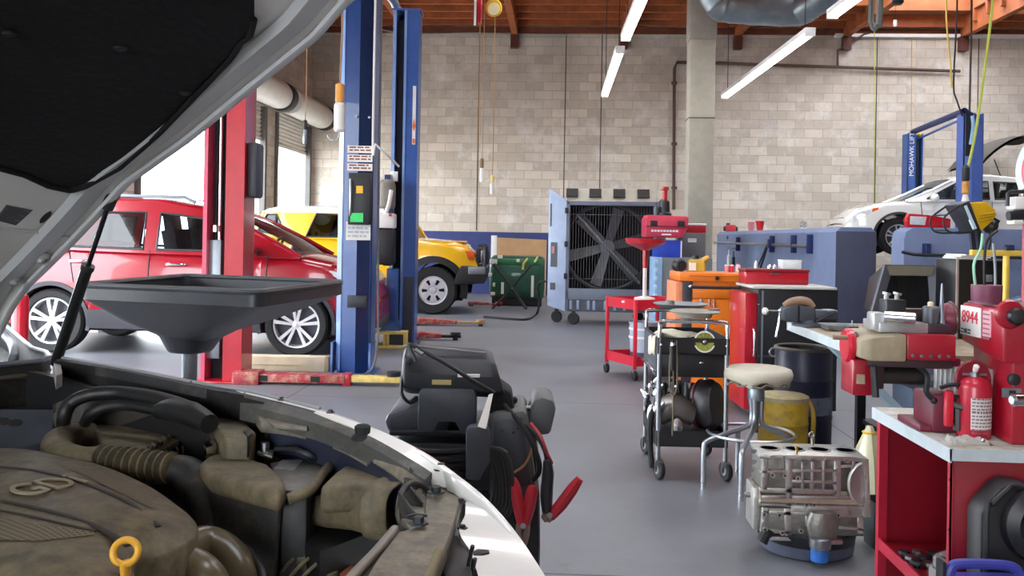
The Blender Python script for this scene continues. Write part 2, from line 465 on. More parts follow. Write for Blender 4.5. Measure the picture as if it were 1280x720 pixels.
# roller doors
CURT = mat('roller_curtain', (226,224,216), 0.45, 0.3, var=0.06)
JAMB = mat('jamb_paint', (92,90,88), 0.6)
for i, (a, b_, zc) in enumerate(DOORS):
    t = bpy.data.objects.new('door_%d' % (i+1), None); COL.objects.link(t); t['kind'] = 'structure'; WM[t.name] = Matrix.Identity(4)
    g = MB(); n = int((DTOP-zc)/0.075)*4; pts = []
    for k in range(n+1):
        z = zc + (DTOP-zc)*k/n; dx = 0.018*math.cos(2*PI*k/4)
        pts.append([(WX0-0.05+dx, a-0.02, z), (WX0-0.05+dx, b_+0.02, z)])
    g.grid(pts); g.bb((WX0-0.075, a, zc-0.06), (WX0-0.03, b_, zc)); g.build('curtain', CURT, t)
    d = MB(); seg = 30
    prof = []
    r = 0.27
    d.lathe([(r*0.4, 0), (r*0.92, 0.02), (r, 0.12), (r, (b_-a)+0.0), (r*0.92, (b_-a)+0.14), (r*0.4, (b_-a)+0.16)], (WX0+0.3, a-0.08, 3.98), (0,1,0), 36)
    d.build('drum', CURT, t)
    MB().lathe([(0.1, 0), (0.285, 0.01), (0.285, 0.2), (0.1, 0.21)], (WX0+0.3, b_+0.12, 3.98), (0,1,0), 30).build('drum_band', mat('drum_band_dark', (54,50,48), 0.6), t)
    for yy in (a-0.06, b_+0.02):
        MB().bb((WX0, yy-0.015, 3.85), (WX0+0.4, yy+0.015, 4.1)).build('drum_bracket', JAMB, t, bevel=0.01)
        MB().bb((WX0-0.06, yy-0.05, 0), (WX0+0.05, yy+0.06, 3.75)).build('jamb', JAMB, t)
# outside ground
struct(MB().bb((-70, -50, -0.25), (WX0-0.3, 60, -0.03)).build('ground', mat('outside_concrete', (205,203,198), 0.9, var=0.08, scale=0.8), smooth=False))

struct(MB().bb((WX0-0.3, -50, -0.25), (30, FY-0.3, -0.03)).build('ground', MATS['outside_concrete'], smooth=False))
# hanging ceiling lamps
TUBE = mat('fluorescent_tube', (255,255,250), 0.4, emit=(255,250,240), estr=9.0, var=0.0)
def lamp(pa, pb, label, group=None):
    a, b_ = Vector(pa), Vector(pb); L_ = (b_-a).length
    t = thing('ceiling_light', label, 'ceiling light', a); dr = (b_-a)
    yaw = math.atan2(dr.y, dr.x)
    t.rotation_euler = (0,0,yaw); 
    MB().bb((0, -0.075, 0.03), (L_, 0.075, 0.10)).build('housing', WHT, t, bevel=0.01)
    for s in (-0.04, 0.04): MB().cyl((0.03, s, 0.005), (L_-0.03, s, 0.005), 0.022, seg=10).build('lamp_tube', TUBE, t)
    for x in (0.02, L_-0.02): MB().bb((x-0.02, -0.07, -0.02), (x+0.02, 0.07, 0.035)).build('lamp_holder', WHT, t)
    for x in (0.25, L_-0.25): MB().cyl((x, 0, 0.1), (x, 0, CEIL-a.z), 0.008, seg=6).build('hanger_rod', DST, t)
ZL = 4.2
q = [PZ(756,120,ZL), PZ(775,65,ZL), PZ(782,50,ZL), PZ(822,-45,ZL)]
lamp(q[1], q[0], 'twin-tube ceiling light hung nearest the beige column on its left', 0)
lamp(q[3], q[2], 'twin-tube ceiling light left of the column, cut by the top of the photo', 0)
q = [PZ(906,122,ZL), PZ(1013,43,ZL), PZ(1040,22,ZL), PZ(1150,-60,ZL)]
lamp(q[1], q[0], 'long twin-tube ceiling light to the right of the beige column', 0)
lamp(q[3], q[2], 'twin-tube ceiling light over the right bay, beside the hung cord loop', 0)

# ------------------------------------------------------------------ light
W = bpy.data.worlds.new('sky'); SC.world = W; W.use_nodes = True
nt = W.node_tree; bg = nt.nodes['Background']
bg.inputs['Color'].default_value = (0.86, 0.93, 1.0, 1); bg.inputs['Strength'].default_value = 13.0
SC.cycles.max_bounces = 10
SC.cycles.diffuse_bounces = 6
SC.cycles.sample_clamp_indirect = 12.0
SC.cycles.use_denoising = True
# ------------------------------------------------------------------ vehicles
def inside(p, poly):
    x, y = p; r = False; n = len(poly)
    for i in range(n):
        x0, y0 = poly[i]; x1, y1 = poly[(i+1) % n]
        if (y0 > y) != (y1 > y) and x < (x1-x0)*(y-y0)/(y1-y0)+x0: r = not r
    return r

CARGL = glassmat('car_glass', (226,232,234), 0.6)
CARGLD = glassmat('car_glass_dark', (40,46,54), 0.6)
CARGLM = glassmat('car_glass_smoked', (168,178,186), 0.6)
CARIN = mat('car_interior', (52,50,50), 0.8)
CLAD = mat('grey_cladding', (58,58,64), 0.6)
ALLOY = mat('alloy_wheel', (214,217,222), 0.28, 0.6, var=0.04)
LENS = mat('headlight_lens', (226,230,236), 0.1, 0.2, coat=0.6, var=0.15, scale=20)
AMB = mat('amber_lens', (232,96,30), 0.2, coat=0.5)
REDL = mat('red_lens', (190,20,36), 0.2, coat=0.5)

def make_wheel(name, parent, c, rad, width, style, side=-1, rimr=0.66):
    """wheel centred at c, axis along y, outer face towards side*y"""
    x, y, z = c; w = width/2
    ax = (0, side, 0)
    tm = MB(); rr = rad*rimr
    tm.lathe([(rr, -w*0.9), (rad*0.9, -w), (rad*0.985, -w*0.8), (rad, -w*0.45), (rad, w*0.45), (rad*0.985, w*0.8), (rad*0.92, w), (rr*1.06, w*0.95), (rr, w*0.82)], c, ax, 44, cap=False)
    wh = tm.build(name, RUB, parent)
    rm = MB()
    rm.lathe([(rr, w*0.82), (rr*1.0, w*0.9), (rr*0.93, w*0.86), (rr*0.9, w*0.3), (rr*0.88, -w*0.5)], c, ax, 44, cap=False)
    q = Vector(ax).to_track_quat('Z', 'Y').to_matrix(); C0 = Vector(c)
    if style == 'spokes':
        for k in range(5):
            for dd in (-0.2, 0.2):
                a = 2*PI*k/5 + dd + 0.3
                for (r0, r1, w0, w1) in ((0.1, 0.94, 0.05, 0.075),):
                    d = Vector((math.cos(a), math.sin(a), 0)); n = Vector((-math.sin(a), math.cos(a), 0)); kx = Vector((0,0,1))
                    P = []
                    for (rad_, ww, hh) in ((rr*r0, rr*w0, w*0.72), (rr*r1, rr*w1, w*0.78)):
                        P.append([C0+q@(d*rad_ + n*s1*ww + kx*(hh+s2*0.012)) for s1, s2 in ((-1,-1),(1,-1),(1,1),(-1,1))])
                    rm.loft(P)
        rm.lathe([(rr*0.2, w*0.55), (rr*0.2, w*0.8), (rr*0.1, w*0.86), (0.001, w*0.86)], c, ax, 20)
    else:
        # solid disc with six windows
        for k in range(6):
            a0 = 2*PI*k/6+0.2
            for (b0, b1) in ((0.16, 0.888),):
                ring = []
                for (rad_, hh) in ((rr*0.36, w*0.78), (rr*0.62, w*0.84), (rr*0.94, w*0.74)):
                    ring.append([C0+q@Vector((rad_*math.cos(a0+t*(2*PI/6)), rad_*math.sin(a0+t*(2*PI/6)), hh)) for t in (0.24, 0.4, 0.6, 0.76) ] if False else
                                [C0+q@Vector((rad_*math.cos(a0+t), rad_*math.sin(a0+t), hh)) for t in (0.0, 0.18, 0.36, 0.54, 0.72)])
                rm.grid(ring)
        rm.lathe([(rr*0.94, w*0.74), (rr*0.78, w*0.8)], c, ax, 44, cap=False)
        rm.lathe([(rr*0.42, w*0.79), (rr*0.3, w*0.8), (rr*0.24, w*0.7), (rr*0.2, w*0.98), (0.001, w*1.0)], c, ax, 24)
    rm.build('rim', ALLOY, wh, angle=40)
    MB().lathe([(rr*0.9, w*0.18), (0.001, w*0.2)], c, ax, 30).build('brake_disc', mat('wheel_shadow_grey', (66,68,74), 0.6), wh)  # plain dark grey disc behind the spokes
    return wh

def make_car(name, label, cat, loc, rz, sp):
    t = thing(name, label, cat, loc, rz)
    L_, Wd = sp['xr'], sp['W']
    xr, xf = sp['xr'], sp['xf']
    belt = sp['belt']
    body = sp['body']
    def plan(x):
        u = (x-xf*0.6)/(xf*0.4) if x > xf*0.6 else ((xr*0.66-x)/(-xr*0.34) if x < xr*0.66 else 0)
        return 1 - (0.2 if x > 0 else 0.1)*max(0, u)**2.2
    def hw(x, z):
        h = Wd/2*plan(x)
        if z > belt: h -= (z-belt)*sp.get('tumble', 0.3) + 0.02
        else:
            h -= 0.05*max(0, (0.5-z)/0.3)**1.5 + 0.035*max(0, (z-0.72)/(belt-0.72))**2
        return h
    arches = [(sp['wr'], sp['ar']), (sp['wf'], sp['ar'])]
    zc = sp['rad']
    def zbot(x):
        b = interp(sp['bot'], x)
        for (cx, r) in arches:
            if abs(x-cx) < r: b = max(b, zc + math.sqrt(r*r-(x-cx)**2))
        return b
    xs = [xr+(xf-xr)*i/70 for i in range(71)]
    for (cx, r) in arches: xs += [cx+r*math.cos(PI*k/14)*0.9999 for k in range(15)] + [cx-r-0.001, cx+r+0.001]
    xs = sorted(xs)
    b = MB(); NR = 9
    left, right = [], []
    for x in xs:
        zt, zb = interp(sp['top'], x), min(zbot(x), interp(sp['top'], x)-0.03)
        cl, cr_ = [], []
        for j in range(NR+1):
            z = zb+(zt-zb)*j/NR
            # rounded shoulder and a gentle curve to the nose and tail
            f = 1.0 - 0.05*max(0, (j/NR-0.85)/0.15)**2
            xx = x
            e = max(0, (x-(xf-0.25))/0.25); xx -= 0.10*e*abs((z-0.5)/0.5)**1.5
            e = max(0, ((xr+0.25)-x)/0.25); xx += 0.08*e*abs((z-0.6)/0.6)**1.5
            cl.append((xx, hw(x, z)*f, z)); cr_.append((xx, -hw(x, z)*f, z))
        left.append(cl); right.append(cr_)
    b.grid(left); b.grid(right)
    tops, bots = [], []
    for cl, cr_ in zip(left, right):
        a, c = Vector(cr_[-1]), Vector(cl[-1])
        row = [a.lerp(c, k/8) + Vector((0,0,0.035*math.sin(PI*k/8)**0.7)) for k in range(9)]; row[0] = a; row[-1] = c
        tops.append(row)
        bots.append([Vector((cr_[0][0], cr_[0][1], cr_[0][2])).lerp(Vector(cl[0]), k/4) for k in range(5)])
    b.grid(tops); b.grid(bots)
    for i in (0, -1): b.grid([[right[i][j], left[i][j]] for j in range(NR+1)])
    b.build('body', body, t, angle=40)
    # lower cladding
    if sp.get('clad'):
        for s in (-1, 1):
            k = MB(); rows = []
            for x in [sp['wr']+sp['ar']+0.0+(sp['wf']-sp['wr']-2*sp['ar'])*i/20 for i in range(21)]:
                zb = interp(sp['bot'], x); rows.append([(x, s*(hw(x, zb+(sp['clad'])*j/3)+0.014), zb-0.02+sp['clad']*j/3) for j in range(4)])
            k.grid(rows); k.build('sill_cladding', sp.get('cladm', CLAD), t)
    # wheel-arch flares
    for (cx, r) in arches:
        for s in (-1, 1):
            fl = MB(); rows = []
            wdt = sp.get('flare', 0.03)
            for kk in range(25):
                a = PI*kk/24*1.16-0.08*PI
                co, si = math.cos(a), math.sin(a)
                row = []
                for (rr_, dy) in ((r-0.01, -0.10), (r-0.01, 0.012), (r+wdt, 0.016), (r+wdt+0.006, -0.004)):
                    xx, zz = cx+rr_*co, zc+rr_*si
                    row.append((xx, s*(hw(xx, max(zz, 0.3))+dy), zz))
                rows.append(row)
            fl.grid(rows); fl.build('wheel_arch', sp.get('flarem', sp.get('cladm', CLAD)), t)
    MB().bb((sp['xr']+0.25, -Wd/2+0.28, 0.22), (sp['xf']-0.3, Wd/2-0.28, 0.55)).build('underbody', RUB, t)
    # greenhouse
    roof = sp['roof']; gx0, gx1 = roof[0][0], roof[-1][0]
    nx = int((gx1-gx0)/0.022)
    for s in (-1, 1):
        g = MB()
        for i in range(nx):
            xa, xb = gx0+(gx1-gx0)*i/nx, gx0+(gx1-gx0)*(i+1)/nx
            nz = 22
            for j in range(nz):
                q = []
                for (x, jj) in ((xa, j), (xb, j), (xb, j+1), (xa, j+1)):
                    zl = interp(sp['top'], x)-0.01; zh = max(zl, interp(roof, x)); q.append((x, zl+(zh-zl)*jj/nz))
                cxz = (sum(v[0] for v in q)/4, sum(v[1] for v in q)/4)
                if any(inside(cxz, wpoly) for wpoly, _ in sp['windows']): continue
                if max(v[1] for v in q)-min(v[1] for v in q) < 1e-5: continue
                g.face([(x, s*hw(x, z), z) for x, z in q])
        g.build('window_pillars', sp.get('pillarm', body), t, angle=60)
    rf = MB(); rows = []
    i0, i1 = sp['roofspan']
    for (xa, za), (xb, zb) in zip(roof[i0:i1], roof[i0+1:i1+1]):
        for k in range(6):
            u = k/6; rows.append((lerp(xa, xb, u), lerp(za, zb, u)))
    rows.append(roof[i1])
    rf.grid([[(x, hw(x, z)*math.sin((k/12-0.5)*PI)/1.0, z+0.06*math.cos((k/12-0.5)*PI)**0.8) for k in range(13)] for x, z in rows])
    rf.build('roof', sp.get('roofm', body), t, angle=50)
    for nm, (ia, ib) in (('rear_window', (0, i0)), ('windshield', (i1, len(roof)-1))):
        if ib <= ia: continue
        pn = MB(); rows = []
        seg = roof[ia:ib+1]
        for x, z in seg:
            rows.append([(x, (hw(x, z)-0.02)*k/6, z+0.05*math.cos(k/6*PI/2)*(1 if z > belt+0.05 else 0.2)) for k in range(-6, 7)])
        pn.grid(rows); pn.build(nm, CARGL, t)
        for s in (-1, 1):
            MB().tube([(x, s*(hw(x, z)-0.015), z+0.005) for x, z in seg], 0.028, 8).build('pillar_trim', sp.get('pillarm', body), t)
    for wpoly, gm in sp['windows']:
        for s in (-1, 1):
            pn = MB(); pn.face([(x, s*(hw(x, z)-0.012), z) for x, z in wpoly]); wo = pn.build('side_window', gm, t, smooth=False)
            fr = MB(); pl = [(x, s*(hw(x, z)+0.002), z) for x, z in wpoly]; fr.tube(pl+[pl[0]], 0.014, 6); fr.build('window_trim', BLK, wo)
    # seats
    sb = interp(sp['top'], 0)
    for (x, y, *dz_) in sp.get('seats', ((0.25, 0.36), (0.25, -0.36), (-0.6, 0.4), (-0.6, -0.4))):
        sb = interp(sp['top'], 0)-(dz_[0] if dz_ else 0); s_ = MB(); s_.box((x, y, sb-0.32), (0.5, 0.5, 0.18)); s_.box((x-0.24, y, sb-0.02), (0.14, 0.48, 0.55), (0, -0.2, 0)); s_.box((x-0.33, y, sb+0.33), (0.1, 0.26, 0.2), (0, -0.15, 0))
        s_.tube([(x-0.3, y-0.05, sb+0.2), (x-0.33, y-0.05, sb+0.34)], 0.008); s_.build('seat', CARIN, t, bevel=0.03)
    sb = interp(sp['top'], 0); d_ = MB(); d_.box((gx1-0.35, 0, sb-0.05), (0.4, Wd-0.3, 0.12)); d_.torus((gx1-0.6, 0.36*sp.get('drv', 1), sb+0.02), 0.18, 0.016, (-0.9, 0, 0.45)); d_.build('dashboard', CARIN, t, bevel=0.01)
    for cx in (sp['wr'], sp['wf']):
        for s in (-1, 1):
            make_wheel('wheel', t, (cx, s*(Wd/2-0.13), zc), sp['rad'], 0.22, sp['style'], s, sp.get('rimr', 0.66))
    # seams, handles
    for x0, z0, x1, z1 in sp.get('seams', ()):
        for s in (-1, 1):
            q = MB(); q.tube([(lerp(x0, x1, k/8), s*(hw(lerp(x0, x1, k/8), lerp(z0, z1, k/8))+0.0), lerp(z0, z1, k/8)) for k in range(9)], 0.006, 5); q.build('door_seam', RUB, t)
    for x, z in sp.get('handles', ()):
        for s in (-1, 1):
            q = MB(); yy = s*(hw(x, z)); q.tube([(x-0.1, yy, z), (x-0.07, yy+s*0.03, z+0.005), (x+0.07, yy+s*0.03, z+0.005), (x+0.1, yy, z)], 0.016, 8, smooth=3); q.build('door_handle', sp.get('handlem', body), t)
    for x, z in sp.get('mirrors', ()):
        for s in (-1, 1):
            q = MB(); yy = s*(hw(x, z)+0.13); q.ball((x, yy, z), 0.1, 14, (0.75, 1.05, 0.75)); q.box((x+0.01, s*(hw(x, z)+0.03), z-0.04), (0.06, 0.12, 0.04)); q.build('side_mirror', sp.get('mirrorm', body), t)
    return t, hw

REDP = mat('red_car_paint', (150,4,28), 0.24, coat=0.6, var=0.05)
p = D(216.5, 443.5, 9.36)
n = Vector((-math.sin(YAW), math.cos(YAW), 0))
Wd = 1.82
c = p + n*(Wd/2-0.03)
sp = dict(xr=-2.16, xf=2.14, W=Wd, belt=1.05, body=REDP, wr=-1.29, wf=1.29, ar=0.385, rad=0.34, style='spokes', rimr=0.72,
    bot=[(-2.16,0.42),(-1.7,0.3),(1.7,0.26),(2.14,0.34)],
    top=[(-2.16,0.86),(-2.1,1.0),(-1.9,1.12),(0.0,1.07),(1.0,1.05),(1.35,1.04),(1.7,0.97),(1.95,0.87),(2.08,0.74),(2.14,0.6)],
    roof=[(-2.0,1.1),(-1.75,1.5),(-1.5,1.58),(-0.9,1.625),(-0.2,1.62),(0.3,1.53),(0.6,1.42),(1.0,1.22),(1.32,1.045)],
    roofspan=(1,5), clad=0.2,
    windows=[([(-1.1,1.13),(-0.34,1.11),(-0.36,1.5),(-1.0,1.5)], CARGLM), ([(-1.7,1.2),(-1.2,1.14),(-1.1,1.48),(-1.45,1.47)], CARGLM), ([(-0.2,1.11),(0.92,1.1),(0.3,1.44),(-0.2,1.5)], CARGL)],
    seams=((-0.27,0.4,-0.27,1.1),(0.95,0.42,0.98,1.06),(-1.05,0.75,-1.12,1.1)), handles=((-1.0,0.97),(0.02,0.95)), handlem=CHR, mirrors=((0.82,1.12),),
    seats=((0.1,0.36),(0.1,-0.36),(-0.85,0.4,0.42),(-0.85,-0.4,0.42)))
suv, hwf = make_car('hatchback', 'red hatchback car with silver ten-spoke wheels parked in the open bay on the left', 'car', (c.x, c.y, 0), YAW, sp)
for s in (-1, 1):
    q = MB(); rows = []
    for k in range(9):
        x = 1.62+0.36*k/8; z = interp(sp['top'], x)-0.05
        hh = 0.03+0.10*(k/8)**0.7
        rows.append([(x+0.01, s*(hwf(x, z-hh*j/4)*0.985+0.012), z-0.015-hh*j/4) for j in range(5)])
    q.grid(rows); q.build('headlight', LENS, suv)
    MB().tube([(-1.6, s*0.62, 1.63), (-1.5, s*0.62, 1.685), (0.0, s*0.63, 1.675), (0.12, s*0.63, 1.62)], 0.02, 8).build('roof_rail', GAL, suv)
    MB().grid([[(-2.0+0.05*j-0.1*k, s*(hwf(-1.95, 1.0)+0.004), 0.85+0.28*j/2) for k in range(2)] for j in range(3)]).build('tail_light', REDL, suv)
q = MB(); q.box((2.1, 0, 0.52), (0.06, 1.1, 0.2)); q.build('grille', RUB, suv, bevel=0.02)
q = MB(); q.box((2.1, 0, 0.34), (0.08, 1.3, 0.1)); q.build('bumper_lip', CLAD, suv, bevel=0.02)

YP = mat('yellow_car_paint', (238,184,24), 0.25, coat=1.0, var=0.04)
WP = mat('white_car_paint', (236,235,230), 0.22, coat=1.0, var=0.02)
p = D(439.5, 391.5, 14.75); Wd = 1.9
c = p + n*(Wd/2-0.03)
sp = dict(xr=-1.72, xf=2.12, W=Wd, belt=1.22, body=YP, wr=-1.345, wf=1.345, ar=0.47, rad=0.4, style='disc', rimr=0.6, tumble=0.12,
    bot=[(-1.72,0.6),(-1.0,0.42),(1.0,0.42),(2.12,0.55)],
    top=[(-1.72,1.2),(-1.6,1.22),(0.9,1.24),(1.05,1.24),(1.6,1.2),(1.95,1.13),(2.06,1.04),(2.12,0.9)],
    roof=[(-1.68,1.2),(-1.5,1.66),(-1.3,1.72),(-0.6,1.745),(0.5,1.73),(0.75,1.68),(1.05,1.24)],
    roofspan=(1,5), clad=0.16, roofm=WP, cladm=BLK, flare=0.1, flarem=BLK,
    windows=[([(-1.6,1.34),(-1.3,1.28),(-1.12,1.28),(-1.28,1.62),(-1.45,1.62)], CARGLD), ([(-0.78,1.26),(-0.06,1.26),(-0.06,1.62),(-0.62,1.64)], CARGLD), ([(0.0,1.26),(0.88,1.26),(0.66,1.6),(0.0,1.62)], CARGLD)],
    seams=((-0.03,0.5,-0.03,1.24),(0.86,0.52,0.9,1.24)), handles=((0.15,1.1),), handlem=BLK, mirrors=((0.78,1.33),), mirrorm=BLK,
    seats=((0.2,0.38),(0.2,-0.38)))
fj, hwf = make_car('off_road_vehicle', 'boxy yellow off-road vehicle with white roof behind the blue lift posts', 'car', (c.x, c.y, 0), YAW, sp)
for s in (-1, 1):
    q = MB(); q.box((1.86, s*(hwf(1.9, 0.98)*0.985), 0.99), (0.32, 0.03, 0.15), (0,0,-s*0.22)); q.build('turn_signal', AMB, fj, bevel=0.012)
    q = MB(); q.cyl((2.04, s*0.62, 0.98), (2.14, s*0.62, 0.97), 0.1, seg=20); q.build('headlight', LENS, fj)
    q = MB(); q.tube([(2.1, s*0.86, 0.8), (2.19, s*0.84, 0.82), (2.19, s*0.8, 1.12), (2.08, s*0.76, 1.16)], 0.02, 8, smooth=3); q.tube([(2.19, s*0.5, 0.8), (2.19, s*0.5, 1.12), (2.08, s*0.5, 1.16)], 0.02, 8); q.tube([(2.19,s*0.5,1.06),(2.19,s*0.8,1.06)],0.016,8); q.build('brush_guard', BLK, fj)
q = MB(); q.box((2.08, 0, 0.98), (0.08, 1.5, 0.26)); q.build('grille', BLK, fj, bevel=0.02)
q = MB(); q.loft([[(1.66, y, 0.5), (2.2, y*0.92, 0.52), (2.24, y*0.9, 0.8), (1.8, y, 0.82)] for y in (-0.94, -0.5, 0, 0.5, 0.94)]); q.build('bumper', BLK, fj, bevel=0.03)
for s in (-1, 1): MB().box((2.06, s*0.86, 0.74), (0.3, 0.08, 0.13), (0,0,-s*0.15)).build('bumper_corner', GAL, fj, bevel=0.02)
MB().box((1.62, -0.2, 1.215), (0.5, 0.5, 0.03)).build('hood_scoop', YP, fj, bevel=0.012)
for s in (-1, 1):
    q = MB(); q.grid([[(x, s*(hwf(x, z)+0.008), z) for z in (1.655, 1.69, 1.72, min(1.76, interp([(-1.3,1.72),(-0.6,1.75),(0.5,1.735),(0.7,1.69)], x)))] for x in [-1.42+2.1*k/16 for k in range(17)]]); q.build('roof_rail', WP, fj)

# white sedan raised on the small blue lift, facing left
LIFTH = 1.1
p = D(1130, 306, 16.05); Wd = 1.8
c = Vector((p.x+1.2, p.y+Wd/2, 0))
sp = dict(xr=-2.3, xf=2.12, W=Wd, belt=0.98, body=WP, wr=-1.4, wf=1.2, ar=0.42, rad=0.34, style='spokes',
    bot=[(-2.3,0.36),(-1.7,0.22),(1.7,0.2),(2.12,0.3)],
    top=[(-2.3,0.86),(-2.2,0.98),(-1.6,1.03),(-0.5,0.98),(0.9,0.98),(1.1,0.98),(1.6,0.92),(1.9,0.82),(2.05,0.7),(2.12,0.55)],
    roof=[(-1.95,1.0),(-1.5,1.26),(-1.0,1.41),(-0.4,1.47),(0.0,1.45),(0.25,1.37),(0.6,1.19),(1.08,0.98)], roofspan=(2,5),
    windows=[([(-1.5,1.06),(-0.45,1.04),(-0.45,1.36),(-0.95,1.34),(-1.3,1.21)], CARGL), ([(-0.36,1.04),(0.72,1.04),(0.2,1.32),(-0.36,1.37)], CARGL)],
    seams=((-0.4,0.3,-0.4,1.0),(0.78,0.3,0.82,0.98)), handles=((-0.25,0.88),), mirrors=((0.62,1.05),))
wc, hwf = make_car('sedan', 'white sedan raised on a lift behind the blue barrier walls at the right', 'car', (c.x, c.y, LIFTH), PI-R(4), sp)
for s in (-1, 1):
    q = MB(); rows = []; q2 = MB(); rows2 = []
    for k in range(9):
        x = 1.55+0.42*k/8; z = interp(sp['top'], x)-0.06
        (rows2 if k < 3 else rows).append([(x+0.01, s*(hwf(x, z-0.13*j/4)*0.985+0.012), z-0.13*(0.3+0.7*k/8)*j/4) for j in range(5)])
        if k == 2: rows.append(rows2[-1])
    q.grid(rows); q.build('headlight', LENS, wc)
    q2.grid(rows2); q2.build('turn_signal', AMB, wc)
q = MB()
for k in range(4): q.box((2.1-0.02*k, 0, 0.5+0.06*k), (0.05, 0.9, 0.03))
q.build('grille', CHR, wc, bevel=0.008)

# open hood of a dark car further back, on a drive-on ramp
pt = D(1225, 205, 17.9)
dk = thing('ramp_car', 'dark car at the right edge with its grey hood propped open, behind the white sedan', 'car', (pt.x+0.2, pt.y+0.75, 0))
DKP = mat('dark_grey_paint', (66,66,64), 0.4, coat=0.4)
hz = pt.z
q = MB(); P = []
for k in range(13):
    u = k/12; x = -0.2+1.5*u; z = hz-0.02+0.62*math.sin(min(1, u*1.5)*PI*0.5)**0.8
    P.append((x, z))
rows = [[(x, y, z+0.04*math.cos(y/0.75*PI/2)) for y in [-0.75+1.5*j/8 for j in range(9)]] for x, z in P]
rows2 = [[(x+0.02, y*0.99, z-0.035+0.03*math.cos(y/0.75*PI/2)-0.06*(0.3 if 0 < i < 12 else 0)) for y in [-0.75+1.5*j/8 for j in range(9)]] for i, (x, z) in enumerate(P)]
q.grid(rows); q.build('hood', DKP, dk)
q = MB(); q.grid(rows2); q.build('hood_liner', mat('hood_liner_dark', (30,32,32), 0.9), dk)
q = MB(); zt = hz-0.55
q.loft([[(x, y*ww, z) for (y, z) in ((-0.85, zt-0.55), (0.85, zt-0.55), (0.85, zt+dz-0.1), (0.7, zt+dz), (-0.7, zt+dz), (-0.85, zt+dz-0.1))] for (x, ww, dz) in ((-0.35, 0.85, -0.12), (-0.1, 0.98, 0.0), (1.2, 1, 0.1), (1.7, 0.9, 0.55), (2.6, 0.88, 0.6), (3.6, 0.9, 0.1), (3.9, 0.9, 0.0))])
q.build('body', DKP, dk, bevel=0.03)
MB().tube([(0.35, -0.7, zt+0.02), (0.1, -0.7, hz+0.1)], 0.012).build('hood_strut', BLK, dk)
for x in (0.45, 3.1):
    for s in (-1, 1): make_wheel('wheel', dk, (x, s*0.74, zt-0.5), 0.32, 0.2, 'spokes', s)
rz_ = zt-0.82
rp = thing('drive_on_ramp', 'raised steel drive-on ramp carrying the dark car, behind the white sedan', 'car ramp', (pt.x+0.2, pt.y+0.75, 0))
for s in (-1, 1): MB().bb((-0.5, s*0.72-0.18, rz_-0.12), (4.2, s*0.72+0.18, rz_)).build('runway', BLU, rp, bevel=0.01)
for x in (0.2, 3.4):
    for s in (-1, 1): MB().bb((x-0.08, s*0.95-0.08, 0), (x+0.08, s*0.95+0.08, rz_+0.1)).build('post', BLU, rp, bevel=0.01)
    MB().bb((x-0.05, -1.0, rz_-0.22), (x+0.05, 1.0, rz_-0.12)).build('crossbar', BLU, rp)
# ------------------------------------------------------------------ lifts and things on the left and along the back wall
def sx(p0, p1): return abs(p1-p0)
def local(t): return WM[t.name].inverted()
def place(name, label, cat, px, py, d, rz=0.0, group=None):
    """thing whose base is the floor point seen at px with camera depth d"""
    r = D(px, py, d); return thing(name, label, cat, (r.x, r.y, 0), rz, group)
def ZD(px, py, d): return D(px, py, d).z
GRNT = mat('green_tag', (60,214,110), 0.5)
ORG = mat('orange_plastic', (226,120,34), 0.45)
BLUD = mat('blue_enamel_dark', (26,40,92), 0.45)
REDD = mat('faded_red_arm', (160,40,52), 0.5, var=0.3, scale=9, dust=(190,160,130), dustamt=0.35)
WOODP = mat('pale_wood', (206,190,160), 0.7, var=0.15)

def label_lines(parent, name, x0, x1, y, z0, z1, base, ink, n, seed=1, nrm=-1):
    """printed sheet facing -y with rows of print"""
    q = MB(); q.bb((x0, y, z0), (x1, y+0.003, z1)); sh = q.build(name, base, parent, smooth=False)
    rnd = random.Random(seed); k = MB(); h = (z1-z0)/(n+0.6)
    for i in range(n):
        z = z1-h*(i+0.55); x = x0+(x1-x0)*0.08
        while x < x1-(x1-x0)*0.12:
            w_ = min((x1-x0)*rnd.uniform(0.08, 0.3), x1-(x1-x0)*0.07-x)
            k.bb((x, y-0.0015, z-h*0.28), (x+w_, y, z+h*0.22)); x += w_+(x1-x0)*0.05
    k.build('print', ink, sh, smooth=False, weld=False)
    return sh

# near blue post
d = 8.36; t = place('lift_column', 'tall blue lift post with black control box, nearest of the blue posts', 'vehicle lift', 445, 466, d, YAW)
u = 1/(F/d)                       # metres per photo pixel here
def X(px): return (px-445)*u
Zf = lambda py: EYE+(CY-3.4-py)*u
ht = 4.75
q = MB(); q.bb((X(428), -0.14, 0.02), (X(465), -0.125, ht)); q.bb((X(428), -0.14, 0.02), (X(430), 0.16, ht)); q.bb((X(463), -0.14, 0.02), (X(465), 0.16, ht)); q.bb((X(430), 0.15, 0.02), (X(436), 0.16, ht)); q.bb((X(457), 0.15, 0.02), (X(463), 0.16, ht))
col1 = q.build('column', BLU, t)
q = MB(); q.prism([(X(428), -0.14, 0.02), (X(421), -0.07, 0.02), (X(421), 0.16, 0.02), (X(428), 0.16, 0.02)], (0, 0, ht-0.02)); q.build('flange', mat('blue_enamel_lit', (120,152,208), 0.3, coat=0.4), t)  # lighter copy of the post blue, daylight on the flange painted in
MB().bb((X(416), -0.22, 0), (X(470), 0.24, 0.02)).build('base_plate', BLU, t, bevel=0.004)
for s in (416.5, 463):
    q = MB(); q.prism([(X(s), -0.16, 0.02), (X(s), 0.16, 0.02), (X(s), 0.14, 0.3), (X(s), -0.14, 0.3)], (0.02, 0, 0)); q.build('gusset', BLU, t)
for k, (a, b_, z) in enumerate(((-0.15, -0.18, 0), (0.15, -0.18, 0))): MB().cyl((a, b_, 0.02), (a, b_, 0.05), 0.02, seg=6).build('anchor_bolt', STL, t)
y = -0.142
